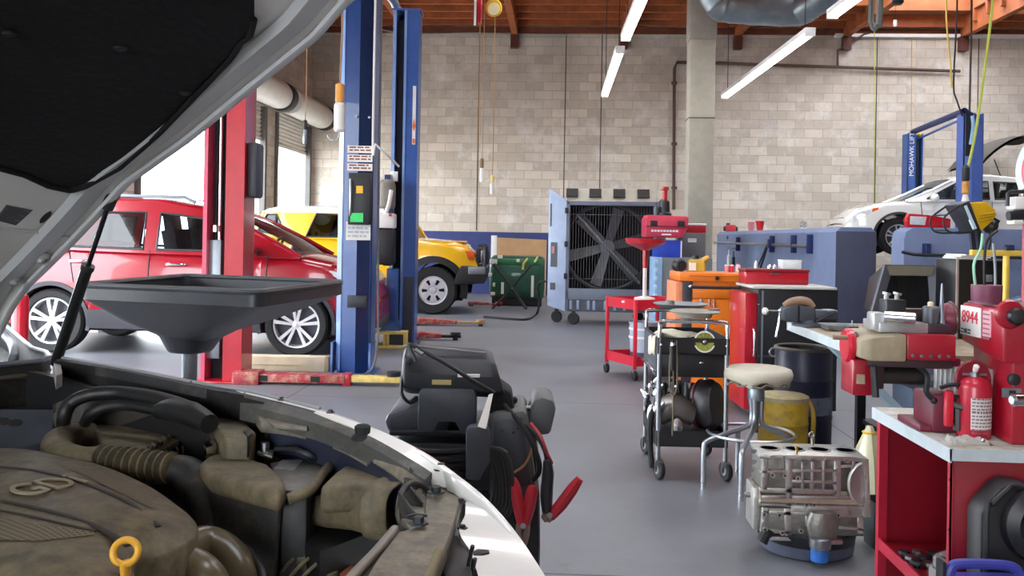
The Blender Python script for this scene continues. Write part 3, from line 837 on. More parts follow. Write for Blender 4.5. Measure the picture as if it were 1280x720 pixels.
for i, (pa, pb) in enumerate(((184, 193), (195, 204), (206, 215))):
    label_lines(t, 'warning_label', X(433), X(464), y-0.002, Zf(pb), Zf(pa), PAP, mat('ink_red_brown', (140,60,44), 0.6), 2, i)
q = MB(); q.bb((X(437), -0.24, Zf(281)), (X(464), -0.14, Zf(218))); cb = q.build('control_box', BLK, t, bevel=0.012)
MB().bb((X(447), -0.246, Zf(243)), (X(455), -0.24, Zf(234))).build('sticker', mat('sticker_yellow', (240,180,40), 0.5), cb, smooth=False)
q = MB(); q.tube([(X(440), -0.24, Zf(270)), (X(441), -0.27, Zf(262)), (X(441), -0.27, Zf(235)), (X(440), -0.24, Zf(226))], 0.012, 8, smooth=3); q.build('handle', STL, cb)
MB().bb((X(440.5), -0.25, Zf(278)), (X(456), -0.246, Zf(267))).build('green_tag', GRNT, t, smooth=False)
label_lines(t, 'notice', X(433), X(463), y-0.002, Zf(300), Zf(277.5), PAP, mat('ink_grey', (190,192,196), 0.7), 4, 8)
q = MB(); q.bb((X(436), -0.15, Zf(383)), (X(460), -0.14, Zf(368))); pl = q.build('inspection_plate', DST, t, bevel=0.003)
for z in (371, 380): MB().cyl((X(440), -0.15, Zf(z)), (X(440), -0.156, Zf(z)), 0.008, seg=6).build('bolt', BLK, pl)
for px_, py_ in ((443, 148), (459, 149)): MB().cyl((X(px_), -0.14, Zf(py_)), (X(px_), -0.15, Zf(py_)), 0.012, seg=8).build('bolt', STL, t)
q = MB(); q.tube([(X(465.5), -0.17, ht), (X(464.5), -0.17, Zf(170)), (X(468), -0.17, Zf(182)), (X(480), -0.1, Zf(193)), (X(492), 0.1, Zf(206))], 0.011, 8, smooth=4); q.build('conduit_pipe', WHT, t)
q = MB(); q.tube([(X(470), -0.06, ht), (X(470.5), -0.06, Zf(250)), (X(473), -0.1, Zf(380)), (X(474), -0.16, Zf(430)), (X(468), -0.2, 0.06), (X(450), -0.3, 0.02), (X(430), -0.34, 0.02)], 0.011, 7, smooth=5); q.build('power_cable', mat('cable_grey', (96,100,108), 0.5), t)
# arm pads of the near post, lying on the floor
q = MB()
def floor_strip(pts, w_, h, z=0.0, W_=None):
    P = [PZ(a, b_, z) for a, b_ in pts]
    return P
ar = thing('lift_arm', 'red and yellow telescopic lift arm on the floor by the nearest blue post', 'lift arm', tuple(PZ(330, 479, 0)), YAW)
a0, a1, a2 = [(WM[ar.name].inverted() @ PZ(*v, 0)) for v in ((316, 482), (430, 483), (500, 483))]
q = MB(); q.bb((-0.2, -0.08, 0.02), (a1.x, 0.08, 0.09)); q.bb((-0.25, -0.1, 0.0), (-0.02, 0.1, 0.11)); q.build('outer_arm', REDD, ar, bevel=0.008)
q = MB(); q.bb((a1.x, -0.055, 0.03), (a2.x, 0.055, 0.08)); q.build('inner_arm', mat('worn_yellow', (214,186,104), 0.6, var=0.25, scale=12), ar, bevel=0.006)
for x in (a1.x-0.25, a1.x-0.7): MB().bb((x-0.04, -0.084, 0.03), (x+0.04, -0.08, 0.08)).build('slot', RUB, ar)
q = MB(); q.cyl((a2.x-0.06, 0, 0.08), (a2.x-0.06, 0, 0.12), 0.06, seg=20); q.build('lift_pad', RUB, ar)
MB().bb((a1.x-0.02, -0.07, 0.0), (a1.x+0.05, 0.07, 0.1)).build('collar', RED, ar, bevel=0.005)
# timber beam under the red car's nose
q = MB(); b0, b1 = PZ(304, 463, 0), PZ(411, 463, 0)
tw = thing('timber_beam', 'pale timber beam lying on the floor in front of the red car wheel', 'beam', tuple(b0), YAW)
Lb = (b1-b0).length
q.bb((0, 0, 0), (Lb, 0.16, 0.135)); q.bb((-0.0, -0.01, 0.06), (Lb*0.7, 0.0, 0.065)); q.build('beam', WOODP, tw, bevel=0.008)
MB().bb((Lb-0.03, -0.006, 0), (Lb+0.012, 0.166, 0.14)).build('end_strap', mat('strap_brown', (150,128,96), 0.6), tw, bevel=0.004)

# far blue post with power unit
d = 10.67; t = place('lift_column', 'blue lift post with hanging motor and open slot, behind the nearest blue post', 'vehicle lift', 503, 431, d, YAW)
u = 1/(F/d); X = lambda px: (px-503)*u
Zf = lambda py: EYE+(CY-2.4-py)*u
ht = Zf(17)
q = MB(); q.bb((X(503), -0.16, 0.02), (X(519), -0.14, ht)); q.bb((X(517), -0.14, 0.02), (X(519), 0.16, ht)); q.bb((X(488), 0.14, 0.02), (X(517), 0.16, ht)); q.build('column', BLU, t)
q = MB(); q.bb((X(487), -0.16, 0.02), (X(491), 0.16, ht)); q.build('left_flange', mat('blue_enamel_lit', (120,152,208), 0.3, coat=0.4), t)  # daylight on the left edge put into this paler blue
q = MB(); q.bb((X(501), -0.17, 0.02), (X(504), -0.1, ht)); q.build('slot_lip', mat('blue_enamel_lit', (120,152,208), 0.3, coat=0.4), t)
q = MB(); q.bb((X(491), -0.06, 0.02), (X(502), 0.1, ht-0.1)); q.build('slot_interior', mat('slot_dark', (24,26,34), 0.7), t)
MB().bb((X(485), -0.17, ht), (X(521), 0.17, ht+0.02)).build('top_cap', BLU, t)
MB().bb((X(484), -0.2, 0), (X(523), 0.22, 0.02)).build('base_plate', mat('base_dark', (56,60,72), 0.6), t)
MB().bb((X(506), -0.19, 0.02), (X(517), -0.16, Zf(345))).build('post_guard', mat('base_dark', (56,60,72), 0.6), t, bevel=0.004)
# the slanted overhead tube
MB().tube([(X(491), 0, ht), (X(486), -0.1, ht+0.12), (X(470), -0.6, ht+0.25), (X(462), -1.2, ht+0.3)], 0.05, 12).build('overhead_tube', GAL, t)
# vertical decal
q = MB(); q.bb((X(512.5), -0.164, Zf(182)), (X(516.5), -0.16, Zf(110))); dc = q.build('decal', PAP, t, smooth=False)
q = MB(); q.prism([(X(514.5)-0.02, -0.166, Zf(160)), (X(514.5), -0.166, Zf(166)), (X(514.5)+0.02, -0.166, Zf(160)), (X(514.5), -0.166, Zf(150))], (0, 0.002, 0)); q.bb((X(513), -0.166, Zf(181)), (X(516), -0.164, Zf(175))); q.build('print', ORG, dc, smooth=False)
q = MB(); q.bb((X(487), -0.2, Zf(228)), (X(496), -0.16, Zf(216))); q.build('junction_box', PAP, t, bevel=0.004)
pu = MB(); pu.lathe([(0.08, 0), (0.11, 0.02), (0.11, 0.26), (0.1, 0.3), (0.05, 0.34)], (X(484), -0.3, Zf(262)), (0,0,1), 20); puo = pu.build('power_unit', mat('motor_tan', (128,122,112), 0.5), t)
q = MB(); q.bb((X(467), -0.42, Zf(286)), (X(496), -0.2, Zf(268))); q.build('reservoir', PAP, puo, bevel=0.02)
q = MB(); q.tube([(X(484), -0.35, Zf(268)), (X(489), -0.42, Zf(258)), (X(492), -0.42, Zf(240))], 0.025, 8, smooth=3); q.build('lever', WHT, puo)
MB().ball((X(491), -0.43, Zf(270)), 0.02, 10).build('button', RED, puo)
MB().bb((X(466), -0.42, Zf(330)), (X(496), -0.2, Zf(287))).build('oil_tank', BLK, puo, bevel=0.03)
MB().bb((X(480), -0.2, Zf(332)), (X(490), 0.0, Zf(220))).build('unit_bracket', BLUD, puo)
# carriage standing by the post
q = MB(); q.bb((X(486), -0.3, 0.16), (X(500), -0.18, Zf(335))); cg = q.build('carriage', BLU, t, bevel=0.006)
MB().prism([(X(478), -0.34, Zf(412)), (X(505), -0.34, Zf(412)), (X(500), -0.34, Zf(398)), (X(485), -0.34, Zf(398))], (0, 0.2, 0)).build('carriage_foot', BLU, cg)
q = MB()
for z in (350, 355): q.cyl((X(485), -0.31, Zf(z)), (X(481), -0.31, Zf(z)), 0.018, seg=10)
q.cyl((X(484), -0.31, Zf(346)), (X(484), -0.31, Zf(360)), 0.016, seg=8); q.build('latch', GAL, cg)
# yellow arm socket under the carriage
yb = thing('arm_socket', 'yellow steel arm socket at the foot of the far blue post', 'lift arm socket', tuple(D(487, 431, 10.35).xy)+(0,), YAW)
u2 = 10.35/F; X2 = lambda px: (px-487)*u2
q = MB(); q.bb((X2(463), -0.12, 0.0), (X2(509), 0.1, 0.03)); q.bb((X2(463), -0.12, 0.16), (X2(509), 0.1, 0.19))
for px_ in (465, 482, 486, 507): q.bb((X2(px_)-0.015, -0.12, 0.03), (X2(px_)+0.015, 0.1, 0.16))
q.build('socket_frame', mat('worn_yellow', (214,186,104), 0.6), yb, bevel=0.004)
MB().bb((X2(488), -0.05, 0.03), (X2(505), 0.08, 0.16)).build('socket_block', DST, yb)
# arms on the floor to the right of the far post
def red_arm(px0, px1, py, dd, label, tip, zh=0.1):
    p0, p1 = PZ(px0, py, 0), PZ(px1, py, 0)
    t = thing('lift_arm', label, 'lift arm', tuple(p0), YAW); L_ = (p1-p0).length
    q = MB(); q.loft([[(x, -w_, z0), (x, w_, z0), (x, w_, z1), (x, -w_, z1)] for x, w_, z0, z1 in ((0, 0.09, 0.02, zh), (L_*0.3, 0.08, 0.02, zh*0.95), (L_*0.62, 0.06, 0.025, zh*0.75))]); q.build('outer_arm', REDD, t, bevel=0.006)
    q = MB(); q.bb((L_*0.6, -0.045, 0.03), (L_, 0.045, zh*0.62)); q.build('inner_arm', tip, t, bevel=0.005)
    MB().cyl((L_-0.07, 0, zh*0.6), (L_-0.07, 0, zh*0.95), 0.065, seg=18).build('lift_pad', tip, t)
    MB().bb((0.02, -0.085, 0.0), (0.1, 0.085, 0.02)).build('foot', RUB, t)
    MB().bb((L_-0.1, -0.05, 0), (L_-0.04, 0.05, 0.03)).build('foot', RUB, t)
    return t
red_arm(512, 576, 424, 0, 'dark red lift arm with black tip on the floor right of the far blue post', RUB)
red_arm(514, 606, 406, 0, 'red lift arm with tan pad on the floor below the yellow car wheel', mat('tan_pad', (178,140,100), 0.7))
red_arm(585, 627, 382, 0, 'short red lift arm on the floor in front of the green drum', RED, 0.08)

# red post, left of the blue ones
d = 7.84; t = place('lift_column', 'red lift post with silver carriage in its open slot, in front of the red car', 'vehicle lift', 283, 475, d, YAW)
u = d/F; X = lambda px: (px-283)*u
Zf = lambda py: EYE+(CY-6.2-py)*u
ht = 4.3
q = MB(); q.bb((X(287), -0.16, 0.02), (X(308), -0.14, ht)); q.bb((X(306), -0.14, 0.02), (X(308), 0.16, ht)); q.bb((X(262), 0.14, 0.02), (X(306), 0.16, ht)); q.bb((X(285), -0.16, 0.02), (X(288), -0.05, ht)); q.build('column', RED, t)
q = MB(); q.bb((X(258), -0.16, 0.02), (X(263), 0.16, ht)); q.build('left_flange', mat('red_enamel_lit', (206,70,98), 0.3, coat=0.4), t)  # highlight along the flange put into a paler red
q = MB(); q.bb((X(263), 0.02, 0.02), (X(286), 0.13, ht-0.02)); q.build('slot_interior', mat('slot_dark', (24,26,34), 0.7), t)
q = MB(); q.bb((X(263), -0.1, 0.2), (X(278), 0.02, Zf(300))); cg = q.build('carriage', GAL, t, bevel=0.006)
q = MB(); q.cyl((X(274), -0.06, Zf(300)), (X(274), -0.06, ht-0.1), 0.018, seg=12); q.build('lift_cylinder', CHR, cg)
q = MB(); q.cyl((X(270), -0.06, Zf(290)), (X(270), -0.06, Zf(282)), 0.05, seg=14); q.build('clamp', CHR, cg)
q = MB()
for px_ in (268, 281): q.cyl((X(px_), -0.03, Zf(300)), (X(px_), -0.03, ht-0.1), 0.008, seg=8)
q.build('lift_chain', DST, t)
q = MB(); q.bb((X(308), -0.1, Zf(247)), (X(321), 0.12, Zf(178))); q.build('control_box', mat('box_grey_dark', (58,60,66), 0.5), t, bevel=0.03)
MB().bb((X(250), -0.22, 0), (X(316), 0.22, 0.02)).build('base_plate', RED, t, bevel=0.004)
red_arm(312, 318, 484, 0, 'stub of a red lift arm at the foot of the red post', RED) if False else None

# short red bollard at the far left
t = place('bollard', 'short red bollard at the left edge below the raised white hood', 'bollard', 25, 432, 8.6)
MB().lathe([(0.075, 0.01), (0.075, 0.62), (0.06, 0.66), (0.0, 0.68)], seg=24).build('post', RED, t)
MB().bb((-0.12, -0.12, 0), (0.12, 0.12, 0.012)).build('base_plate', RED, t)

# pendant handles on cords
def pendant(px, py0, py1, d, label, top, bot, rtop=0.04, rbot=0.05, hook=True, topname='grip'):
    p0, p1 = D(px, py0, d), D(px, py1, d); L_ = p0.z-p1.z; m_ = p1.z
    t = thing('pendant_control', label, 'pendant', (p1.x, p1.y, m_))
    MB().tube([(0, 0, L_), (0.01, 0, L_+0.4), (-0.005, 0, CEIL-m_)], 0.008, 6).build('cord', mat('cord_tan', (170,132,92), 0.7), t)
    MB().lathe([(rtop*0.7, L_*0.6), (rtop, L_*0.62), (rtop, L_*0.97), (rtop*0.5, L_)], seg=16).build(topname, top, t)
    MB().lathe([(rbot*0.7, 0), (rbot, 0.02), (rbot, L_*0.55), (rbot*0.7, L_*0.6)], seg=16).build('body', bot, t)
    if hook: MB().torus((-0.05, 0, -0.03), 0.05, 0.008, (0,1,0), 20, 6, PI*0.9, PI*2).build('hook', GAL, t)
    return t
pendant(424, 104, 165, 8.0, 'orange and white pendant handle with a hook left of the nearest blue post', mat('orange_pale', (214,150,70), 0.5), PAP)
pendant(381, 150, 180, 13.5, 'thin dark pendant cord end hanging in front of the small roller door', BLK, GAL, 0.03, 0.03, False)
pendant(602, 198, 228, 17.0, 'brown and white pendant handle in front of the block wall, left of a pair', mat('handle_brown', (120,92,60), 0.6), PAP, 0.035, 0.04, False)
pendant(615, 219, 243, 17.0, 'yellow and white pendant handle in front of the block wall, right of a pair', mat('handle_yellow', (232,214,130), 0.5), PAP, 0.035, 0.04, False)
# ceiling reels
for px, py, nm, lab, side, face in ((617, 10, 'cord_reel', 'round yellow cord reel under the ceiling joists', YEL, PAP), (599, 14, 'hose_reel', 'red hose reel with white rim under the ceiling joists', RED, PAP)):
    p = D(px, py, 15.5); t = thing(nm, lab, 'reel', tuple(p)); r_ = 0.15 if nm == 'cord_reel' else 0.22
    ax = (0,-1,0) if nm == 'cord_reel' else (1,0.1,0)
    MB().lathe([(r_*0.9, -0.05), (r_, -0.03), (r_, 0.03), (r_*0.9, 0.05)], (0,0,0), ax, 28).build('drum', side, t)
    if nm == 'cord_reel':
        MB().lathe([(r_*0.75, 0.05), (r_*0.7, 0.062)], (0,0,-0.03), ax, 24).build('hub', mat('reel_hub', (216,206,160), 0.5), t)
    else:
        MB().lathe([(r_*1.1, -0.09), (r_*1.12, -0.05), (r_*0.2, -0.05)], (0,0,0), ax, 28).build('rim', WHT, t)
    MB().bb((-0.03, -0.02, r_*0.8), (0.03, 0.02, CEIL-p.z-0.2)).build('hanger', DST, t)
    MB().bb((-0.04, -0.03, CEIL-p.z-0.22), (0.04, 0.03, CEIL-p.z)).build('ceiling_plate', DST, t)

# ------------------------------------------------------------------ along the back wall
# evaporative cooler
d = 13.5
t = place('evaporative_cooler', 'large grey evaporative cooler with a wide fan behind its slatted grille on castors', 'fan', 760, 402, d, R(-2))
u = d/F; X = lambda px: (px-760)*u
Zf = lambda py: EYE+(CY+2-py)*u
GRY = mat('cooler_grey', (112,120,134), 0.5, var=0.1); LGT = mat('cooler_light', (150,164,190), 0.45, var=0.08)
x0, x1, zb, zt = X(706), X(818), Zf(390), Zf(252)
q = MB(); q.bb((x0, -0.04, zb+0.18), (x1, 0.02, zb+0.35)); q.bb((x0, -0.04, zt-0.06), (x1, 0.02, zt)); q.bb((x0, -0.04, zb), (x0+0.05, 0.02, zt)); q.bb((x1-0.05, -0.04, zb), (x1, 0.02, zt)); q.build('front_frame', GRY, t, bevel=0.006)
q = MB(); q.bb((x0, 0.7, zb), (x1, 0.74, zt)); q.bb((x0, 0.02, zb), (x0+0.03, 0.7, zt)); q.bb((x1-0.03, 0.02, zb), (x1, 0.7, zt)); q.bb((x0, 0.02, zb), (x1, 0.7, zb+0.06)); q.bb((x0, 0.02, zt-0.03), (x1, 0.7, zt)); q.build('cabinet', mat('cooler_inside', (50,50,54), 0.7), t)
q = MB(); q.prism([(X(683), 0.12, Zf(384)), (X(683), 0.12, Zf(236)), (x0, -0.05, zt), (x0, -0.05, zb)], (0.02, 0.03, 0)); sd = q.build('side_panel', LGT, t, bevel=0.004)
def on_side(pa, ya, pb, yb):   # rectangle on the slanted side panel
    def pt(px, py):
        f = (px-683)/(706-683); return Vector((X(px), lerp(0.12, -0.05, f)-0.006, Zf(py)))
    return [pt(pa, ya), pt(pb, ya), pt(pb, yb), pt(pa, yb)]
for a in ((686.5, 304, 695, 335), (686.5, 355, 693, 364), (685, 255, 687, 284)):
    q = MB(); q.prism(on_side(*a), (0.0, 0.008, 0)); q.build('control_recess', mat('recess_dark', (44,46,54), 0.5), sd)
q = MB(); q.prism(on_side(688, 309, 692, 318), (-0.004, -0.008, 0)); q.build('switch', mat('switch_red', (150,100,90), 0.5), sd)
for z in (264, 306, 346): MB().box((X(706), -0.07, Zf(z)), (0.05, 0.04, 0.09)).build('latch', BLK, t, bevel=0.01)
q = MB(); q.prism([(x1, -0.05, zt), (x1, -0.05, zb+0.4), (X(830), 0.12, zb+0.4), (X(830), 0.12, Zf(243))], (-0.0, 0.03, 0)); q.build('side_panel', GRY, t, bevel=0.004)
# sloped top with four openings
TOPM = mat('cooler_top', (178,172,158), 0.6)
q = MB(); q.prism([(x0, 0.0, zt), (x0, 0.16, Zf(235)), (x0, 0.7, Zf(235)), (x0, 0.7, zt)], (x1-x0, 0, 0)); tp = q.build('top_hood', TOPM, t, bevel=0.004)
for px_ in (712, 741, 771, 801):
    q = MB(); o = 0.028
    q.prism([(X(px_-7), o, Zf(247)), (X(px_+8), o, Zf(247)), (X(px_+8), 0.125, Zf(236.5)), (X(px_-7), 0.125, Zf(236.5))], (0, -0.03, 0.012)); q.build('top_vent', mat('vent_dark', (44,40,38), 0.8), tp)
# fan blades behind the slats
fc = (X(758), 0.36, Zf(309))
fm = MB()
for k in range(6):
    a = R(14)+k*PI/3
    dv = Vector((math.cos(a), 0, math.sin(a))); nv = Vector((-math.sin(a), 0, math.cos(a)))
    P = [Vector(fc)+dv*r+nv*w_+Vector((0, yy, 0)) for r, w_, yy in ((0.08, -0.06, 0.03), (0.62, -0.09, 0.05), (0.62, 0.09, -0.05), (0.08, 0.06, -0.03))]
    fm.prism(P, (0, 0.012, 0))
fo = fm.build('fan_blades', mat('fan_grey', (124,124,128), 0.45, 0.3), t, weld=False)
MB().cyl((fc[0], 0.28, fc[2]), (fc[0], 0.44, fc[2]), 0.11, seg=24).build('hub', mat('fan_grey', (124,124,128), 0.45), fo)
MB().torus(fc, 0.67, 0.03, (0,1,0), 44, 8).build('fan_ring', mat('ring_dark', (70,70,74), 0.5), t)
q = MB(); q.tube([Vector(fc)+Vector((-0.48, -0.2, 0.5)), Vector(fc)+Vector((0.5, -0.2, -0.55))], 0.022, 8); q.build('motor_strut', GAL, t)
# vertical slats
q = MB(); n_ = 30
for k in range(n_):
    xx = lerp(x0+0.06, x1-0.06, k/(n_-1)); q.bb((xx-0.003, 0.0, zb+0.35), (xx+0.003, 0.012, zt-0.06))
for k in range(2): q.bb((x0+0.05, 0.0, lerp(zb+0.5, zt-0.2, k)-0.004), (x1-0.05, 0.01, lerp(zb+0.5, zt-0.2, k)+0.004))
sl_ = q.build('grille_wires', mat('grille_wire', (92,92,96), 0.5, 0.4), t, weld=False); 
# bottom tray with pale dividers
q = MB(); q.bb((x0, -0.02, zb), (x1, 0.02, zb+0.18)); q.build('sump_panel', mat('sump_dark', (84,88,96), 0.6, var=0.3, scale=5), t)
for px_ in (713, 722, 735, 742, 756, 768, 780): MB().bb((X(px_)-0.02, -0.035, zb+0.03), (X(px_)+0.02, -0.02, zb+0.17)).build('sump_rib', LGT, t, bevel=0.004)
for px_, yy, r_ in ((695, 0.2, 0.088), (717, -0.1, 0.09), (810, -0.1, 0.085), (800, 0.6, 0.085)):
    w_ = MB(); w_.lathe([(r_*0.5, -0.025), (r_*0.92, -0.025), (r_, -0.012), (r_, 0.012), (r_*0.92, 0.025), (r_*0.5, 0.025)], (X(px_), yy, r_+0.002), (0.25, 1, 0), 24)
    wo = w_.build('wheel', RUB, t)
    q = MB(); q.lathe([(r_*0.5, -0.02), (r_*0.5, 0.02)], (X(px_), yy, r_+0.002), (0.25, 1, 0), 16); q.build('wheel_hub', GAL, wo)
    q = MB(); q.bb((X(px_)-0.03, yy-0.04, r_*1.9), (X(px_)+0.03, yy+0.04, zb+0.02)); q.build('castor_fork', DST, t)
# supply hose and plug
q = MB(); q.tube([PZ(605, 396, 0.015), PZ(640, 399, 0.015), PZ(660, 399, 0.015), PZ(671, 392, 0.02), D(674, 375, 13.7), D(672, 360, 13.55), D(676, 352, 13.45), D(684, 352, 13.4)], 0.02, 8, smooth=5)
tag(q.build('water_hose', RUB), 'black hose running over the floor up to the side of the large cooler', 'hose')

# cardboard sheet, green drum, folding stand
CARD = mat('cardboard', (190,152,112), 0.85, var=0.08)
d = 18.4; a, b_ = D(605, 370, d), D(682, 300, d)
q = MB(); q.prism([(a.x, WY-0.35, 0.0), (b_.x, WY-0.35, 0.0), (b_.x, WY-0.06, b_.z), (a.x, WY-0.06, b_.z+0.04)], (0, 0.03, 0))
tag(q.build('cardboard_sheet', CARD, smooth=False), 'brown cardboard sheet leaning on the navy wall band behind the green drum', 'cardboard')
q = MB(); a = D(606, 300, 18.2); b_ = D(614, 294, 18.2); q.bb((a.x, WY-0.40, 0.0), (b_.x, WY-0.44, b_.z)); 
tag(q.build('packing_board', PAP, bevel=0.004), 'narrow white board standing at the left end of the cardboard sheet', 'board')
d = 17.2; t = place('waste_drum', 'big dark green plastic drum on its side with white marks, in front of the cardboard', 'drum', 647, 375, d, 0)
u = d/F; X = lambda px: (px-647)*u; Zf = lambda py: EYE+(CY+0.2-py)*u
GRN = mat('green_plastic', (34,84,62), 0.35, var=0.35, scale=3, coat=0.3)
z0, z1, xa, xb = 0.1, Zf(319), X(613), X(680)
rings = []
for x, s in ((xa, 0.86), (xa+0.05, 0.97), (xa+0.12, 1.0), (xb-0.12, 1.0), (xb-0.05, 0.97), (xb, 0.86)):
    rg = []
    for k in range(24):
        a = 2*PI*k/24; ca, sa = math.cos(a), math.sin(a)
        rg.append((x, math.copysign(abs(ca)**0.6, ca)*0.42*s, (z0+z1)/2+math.copysign(abs(sa)**0.55, sa)*(z1-z0)/2*s))
    rings.append(rg)
q = MB(); q.loft(rings); dr = q.build('drum', GRN, t, angle=45)
q = MB(); q.bb((xa+0.04, -0.40, z1-0.22), (xb-0.04, -0.30, z1-0.06)); q.build('lid_flap', mat('green_plastic_light', (46,116,74), 0.35), t, bevel=0.03)
for px_, pa, pb in ((629.5, 352, 366), (666, 343, 369)): MB().bb((X(px_)-0.025, -0.45, Zf(pb)), (X(px_)+0.025, -0.40, Zf(pa))).build('support_leg', PAP, t)
for px_, py_, w_, h_ in ((618, 327, 9, 6), (626, 321, 6, 4), (614, 343, 5, 5), (619, 355, 3, 5), (648, 325, 4, 4), (618, 366, 5, 4)):
    MB().box((X(px_), -0.435, Zf(py_)), (w_*u, 0.03, h_*u)).build('label_patch', PAP, t, bevel=0.01)
for a, b_ in (((654, 336), (655, 327)), ((655, 328), (660, 322)), ((668, 327), (672, 320))):
    MB().tube([(X(a[0]), -0.46, Zf(a[1])), (X(b_[0]), -0.44, Zf(b_[1]))], 0.022, 8).build('yellow_strap', mat('strap_yellow', (216,204,110), 0.5), t)
MB().bb((xa+0.05, -0.34, 0), (xb-0.05, 0.34, 0.16)).build('cradle', RUB, t, bevel=0.01)
d = 16.2; t = place('folding_stand', 'folded black X-shaped stand in front of the green drum', 'stand', 642, 385, d, 0)
u = d/F; X = lambda px: (px-642)*u; Zf = lambda py: max(0.012, EYE+(CY+0.2-py)*u)
for yy in (-0.12, 0.14):
    q = MB(); q.tube([(X(617), yy, Zf(331)), (X(640), yy, Zf(360)), (X(657), yy, 0.02), (X(659), yy, 0.012)], 0.018, 8); q.build('leg', BLK, t)
    q = MB(); q.tube([(X(663), yy+0.03, Zf(331)), (X(640), yy+0.03, Zf(360)), (X(617), yy+0.03, 0.02), (X(615), yy+0.03, 0.012)], 0.018, 8); q.build('leg', BLK, t)
q = MB(); q.cyl((X(617), -0.14, Zf(331)), (X(617), 0.17, Zf(331)), 0.016, seg=8); q.build('top_rail', BLK, t)
q = MB(); q.cyl((X(663), -0.14, Zf(331)), (X(663), 0.17, Zf(331)), 0.016, seg=8); q.build('top_rail', BLK, t)
q = MB(); q.cyl((X(640), -0.14, Zf(360)), (X(640), 0.17, Zf(360)), 0.014, seg=8); q.build('pivot', STL, t)

# wall pipes and conduits
PIPE = mat('brown_pipe', (84,62,52), 0.6)
q = MB(); yw = WY-0.09
def wp(px, py): 
    v = PY(px, py, yw); return v
q.tube([wp(842, 262), wp(843, 86), wp(846, 78), wp(900, 79), wp(1200, 89)], 0.035, 10); t_ = q.build('wall_pipe', PIPE)
tag(t_, 'brown standpipe left of the column that turns along the block wall', 'pipe')
for py_ in (104, 180, 235): 
    v = wp(842.5, py_); MB().cyl((v.x, v.y-0.03, v.z-0.03), (v.x, v.y-0.03, v.z+0.03), 0.065, seg=14).build('pipe_flange', PIPE, t_); MB().bb((v.x-0.03, v.y, v.z-0.02), (v.x+0.03, WY, v.z+0.02)).build('pipe_clip', DST, t_)
q = MB(); q.tube([wp(1047, 82), wp(1047, 63), wp(1080, 43), wp(1088, 41)], 0.03, 8)
tag(q.build('vent_pipe', PIPE), 'dark brown pipe rising with a slanted bend on the wall right of the column', 'pipe')
q = MB(); q.tube([wp(470, 36), wp(508, 43), wp(590, 41.5), wp(710, 43.5)], 0.02, 8)
tag(q.build('wall_conduit', mat('conduit_grey', (150,150,150), 0.5)), 'thin grey conduit along the top of the block wall at the left', 'pipe')
# spiral duct under the roof
p0, p1, p2, p3 = D(900, 4, 14.2), D(985, 12, 14.2), D(1015, 8, 14.0), D(1045, -18, 13.6)
q = MB(); rr = []; P = []
pth = [D(880, -40, 14.2), D(897, 2, 14.2), D(915, 10, 14.2), D(990, 14, 14.2), D(1012, 6, 14.0), D(1040, -16, 13.8), D(1070, -60, 13.5)]
P, _ = catmull([Vector(v) for v in pth], [0]*len(pth), 10)
rr = [0.235+0.012*(1 if i % 4 == 0 else 0) for i in range(len(P))]
q.tube(P, rr, 24)
t_ = q.build('spiral_duct', mat('duct_metal', (136,146,152), 0.4, 0.7, var=0.15)); tag(t_, 'round silver spiral duct under the roof right of the column', 'duct')
# ------------------------------------------------------------------ the right half of the shop
def hor(px): return CY + (px-CX)*math.tan(ROLL)
class Fr:
    """frame of a thing facing the room: local metres from photo pixels at depth d"""
    def __init__(s, name, label, cat, px, d, py=None, z=None, rz=YAW, group=None):
        if z is None: z = 0.0
        y = hor(px)+F*(EYE-z)/d
        r = D(px, y, d)
        s.t = thing(name, label, cat, (r.x, r.y, z), rz, group); s.px, s.d, s.u, s.z0 = px, d, d/F, z
    def x(s, px): return (px-s.px)*s.u
    def z(s, py, px=None): return EYE-s.z0+(hor(px if px is not None else s.px)-py)*s.u
    def bb(s, px0, py0, px1, py1, y0, y1, mb=None):
        q = mb or MB(); q.bb((s.x(px0), y0, s.z(py0)), (s.x(px1), y1, s.z(py1))); return q

BWALL = mat('barrier_blue', (112,125,158), 0.7, var=0.12, scale=2.5, bump=0.2, bscale=30)
# barrier walls (low painted partitions)
XB = 3.42; ZB = 1.5
y0 = PX(1045, 300, XB).y; th = PY(1095, 300, y0).x - XB
q = MB(); n_ = 24
t = thing('barrier_wall', 'long low grey blue barrier wall with a tool bar, running to the back wall', 'barrier wall', (XB, y0, 0))
yend = WY-0.9-y0
q.loft([[(0.0, y, 0), (th, y, 0), (th, y, ZB-0.06), (th-0.06, y, ZB), (0.06, y, ZB), (0, y, ZB-0.06)] for y in (0, yend)]); q.build('wall_body', BWALL, t)
q = MB(); q.bb((-0.002, -0.012, 0), (th+0.002, -0.0, ZB-0.05)); q.build('end_face', mat('barrier_end_navy', (62,66,88), 0.7), t, bevel=0.003)
def bxy(px, py): 
    v = PX(px, py, XB-0.06); return v.y-y0, v.z
ya, za = bxy(893, 303); yb, zb = bxy(1010, 308)
q = MB(); q.tube([(-0.06, ya, za), (-0.06, yb, zb)], 0.022, 8); q.build('tool_bar', STL, t)
for px in (921, 963, 990, 1010):
    yy, zz = bxy(px, 305); MB().bb((-0.08, yy-0.03, zz-0.13), (0.0, yy+0.03, zz+0.13)).build('bar_bracket', BLUD, t, bevel=0.006)
yy, zz = bxy(906, 297); MB().bb((-0.02, yy-0.05, zz-0.03), (0, yy+0.05, zz+0.03)).build('socket', BLK, t)
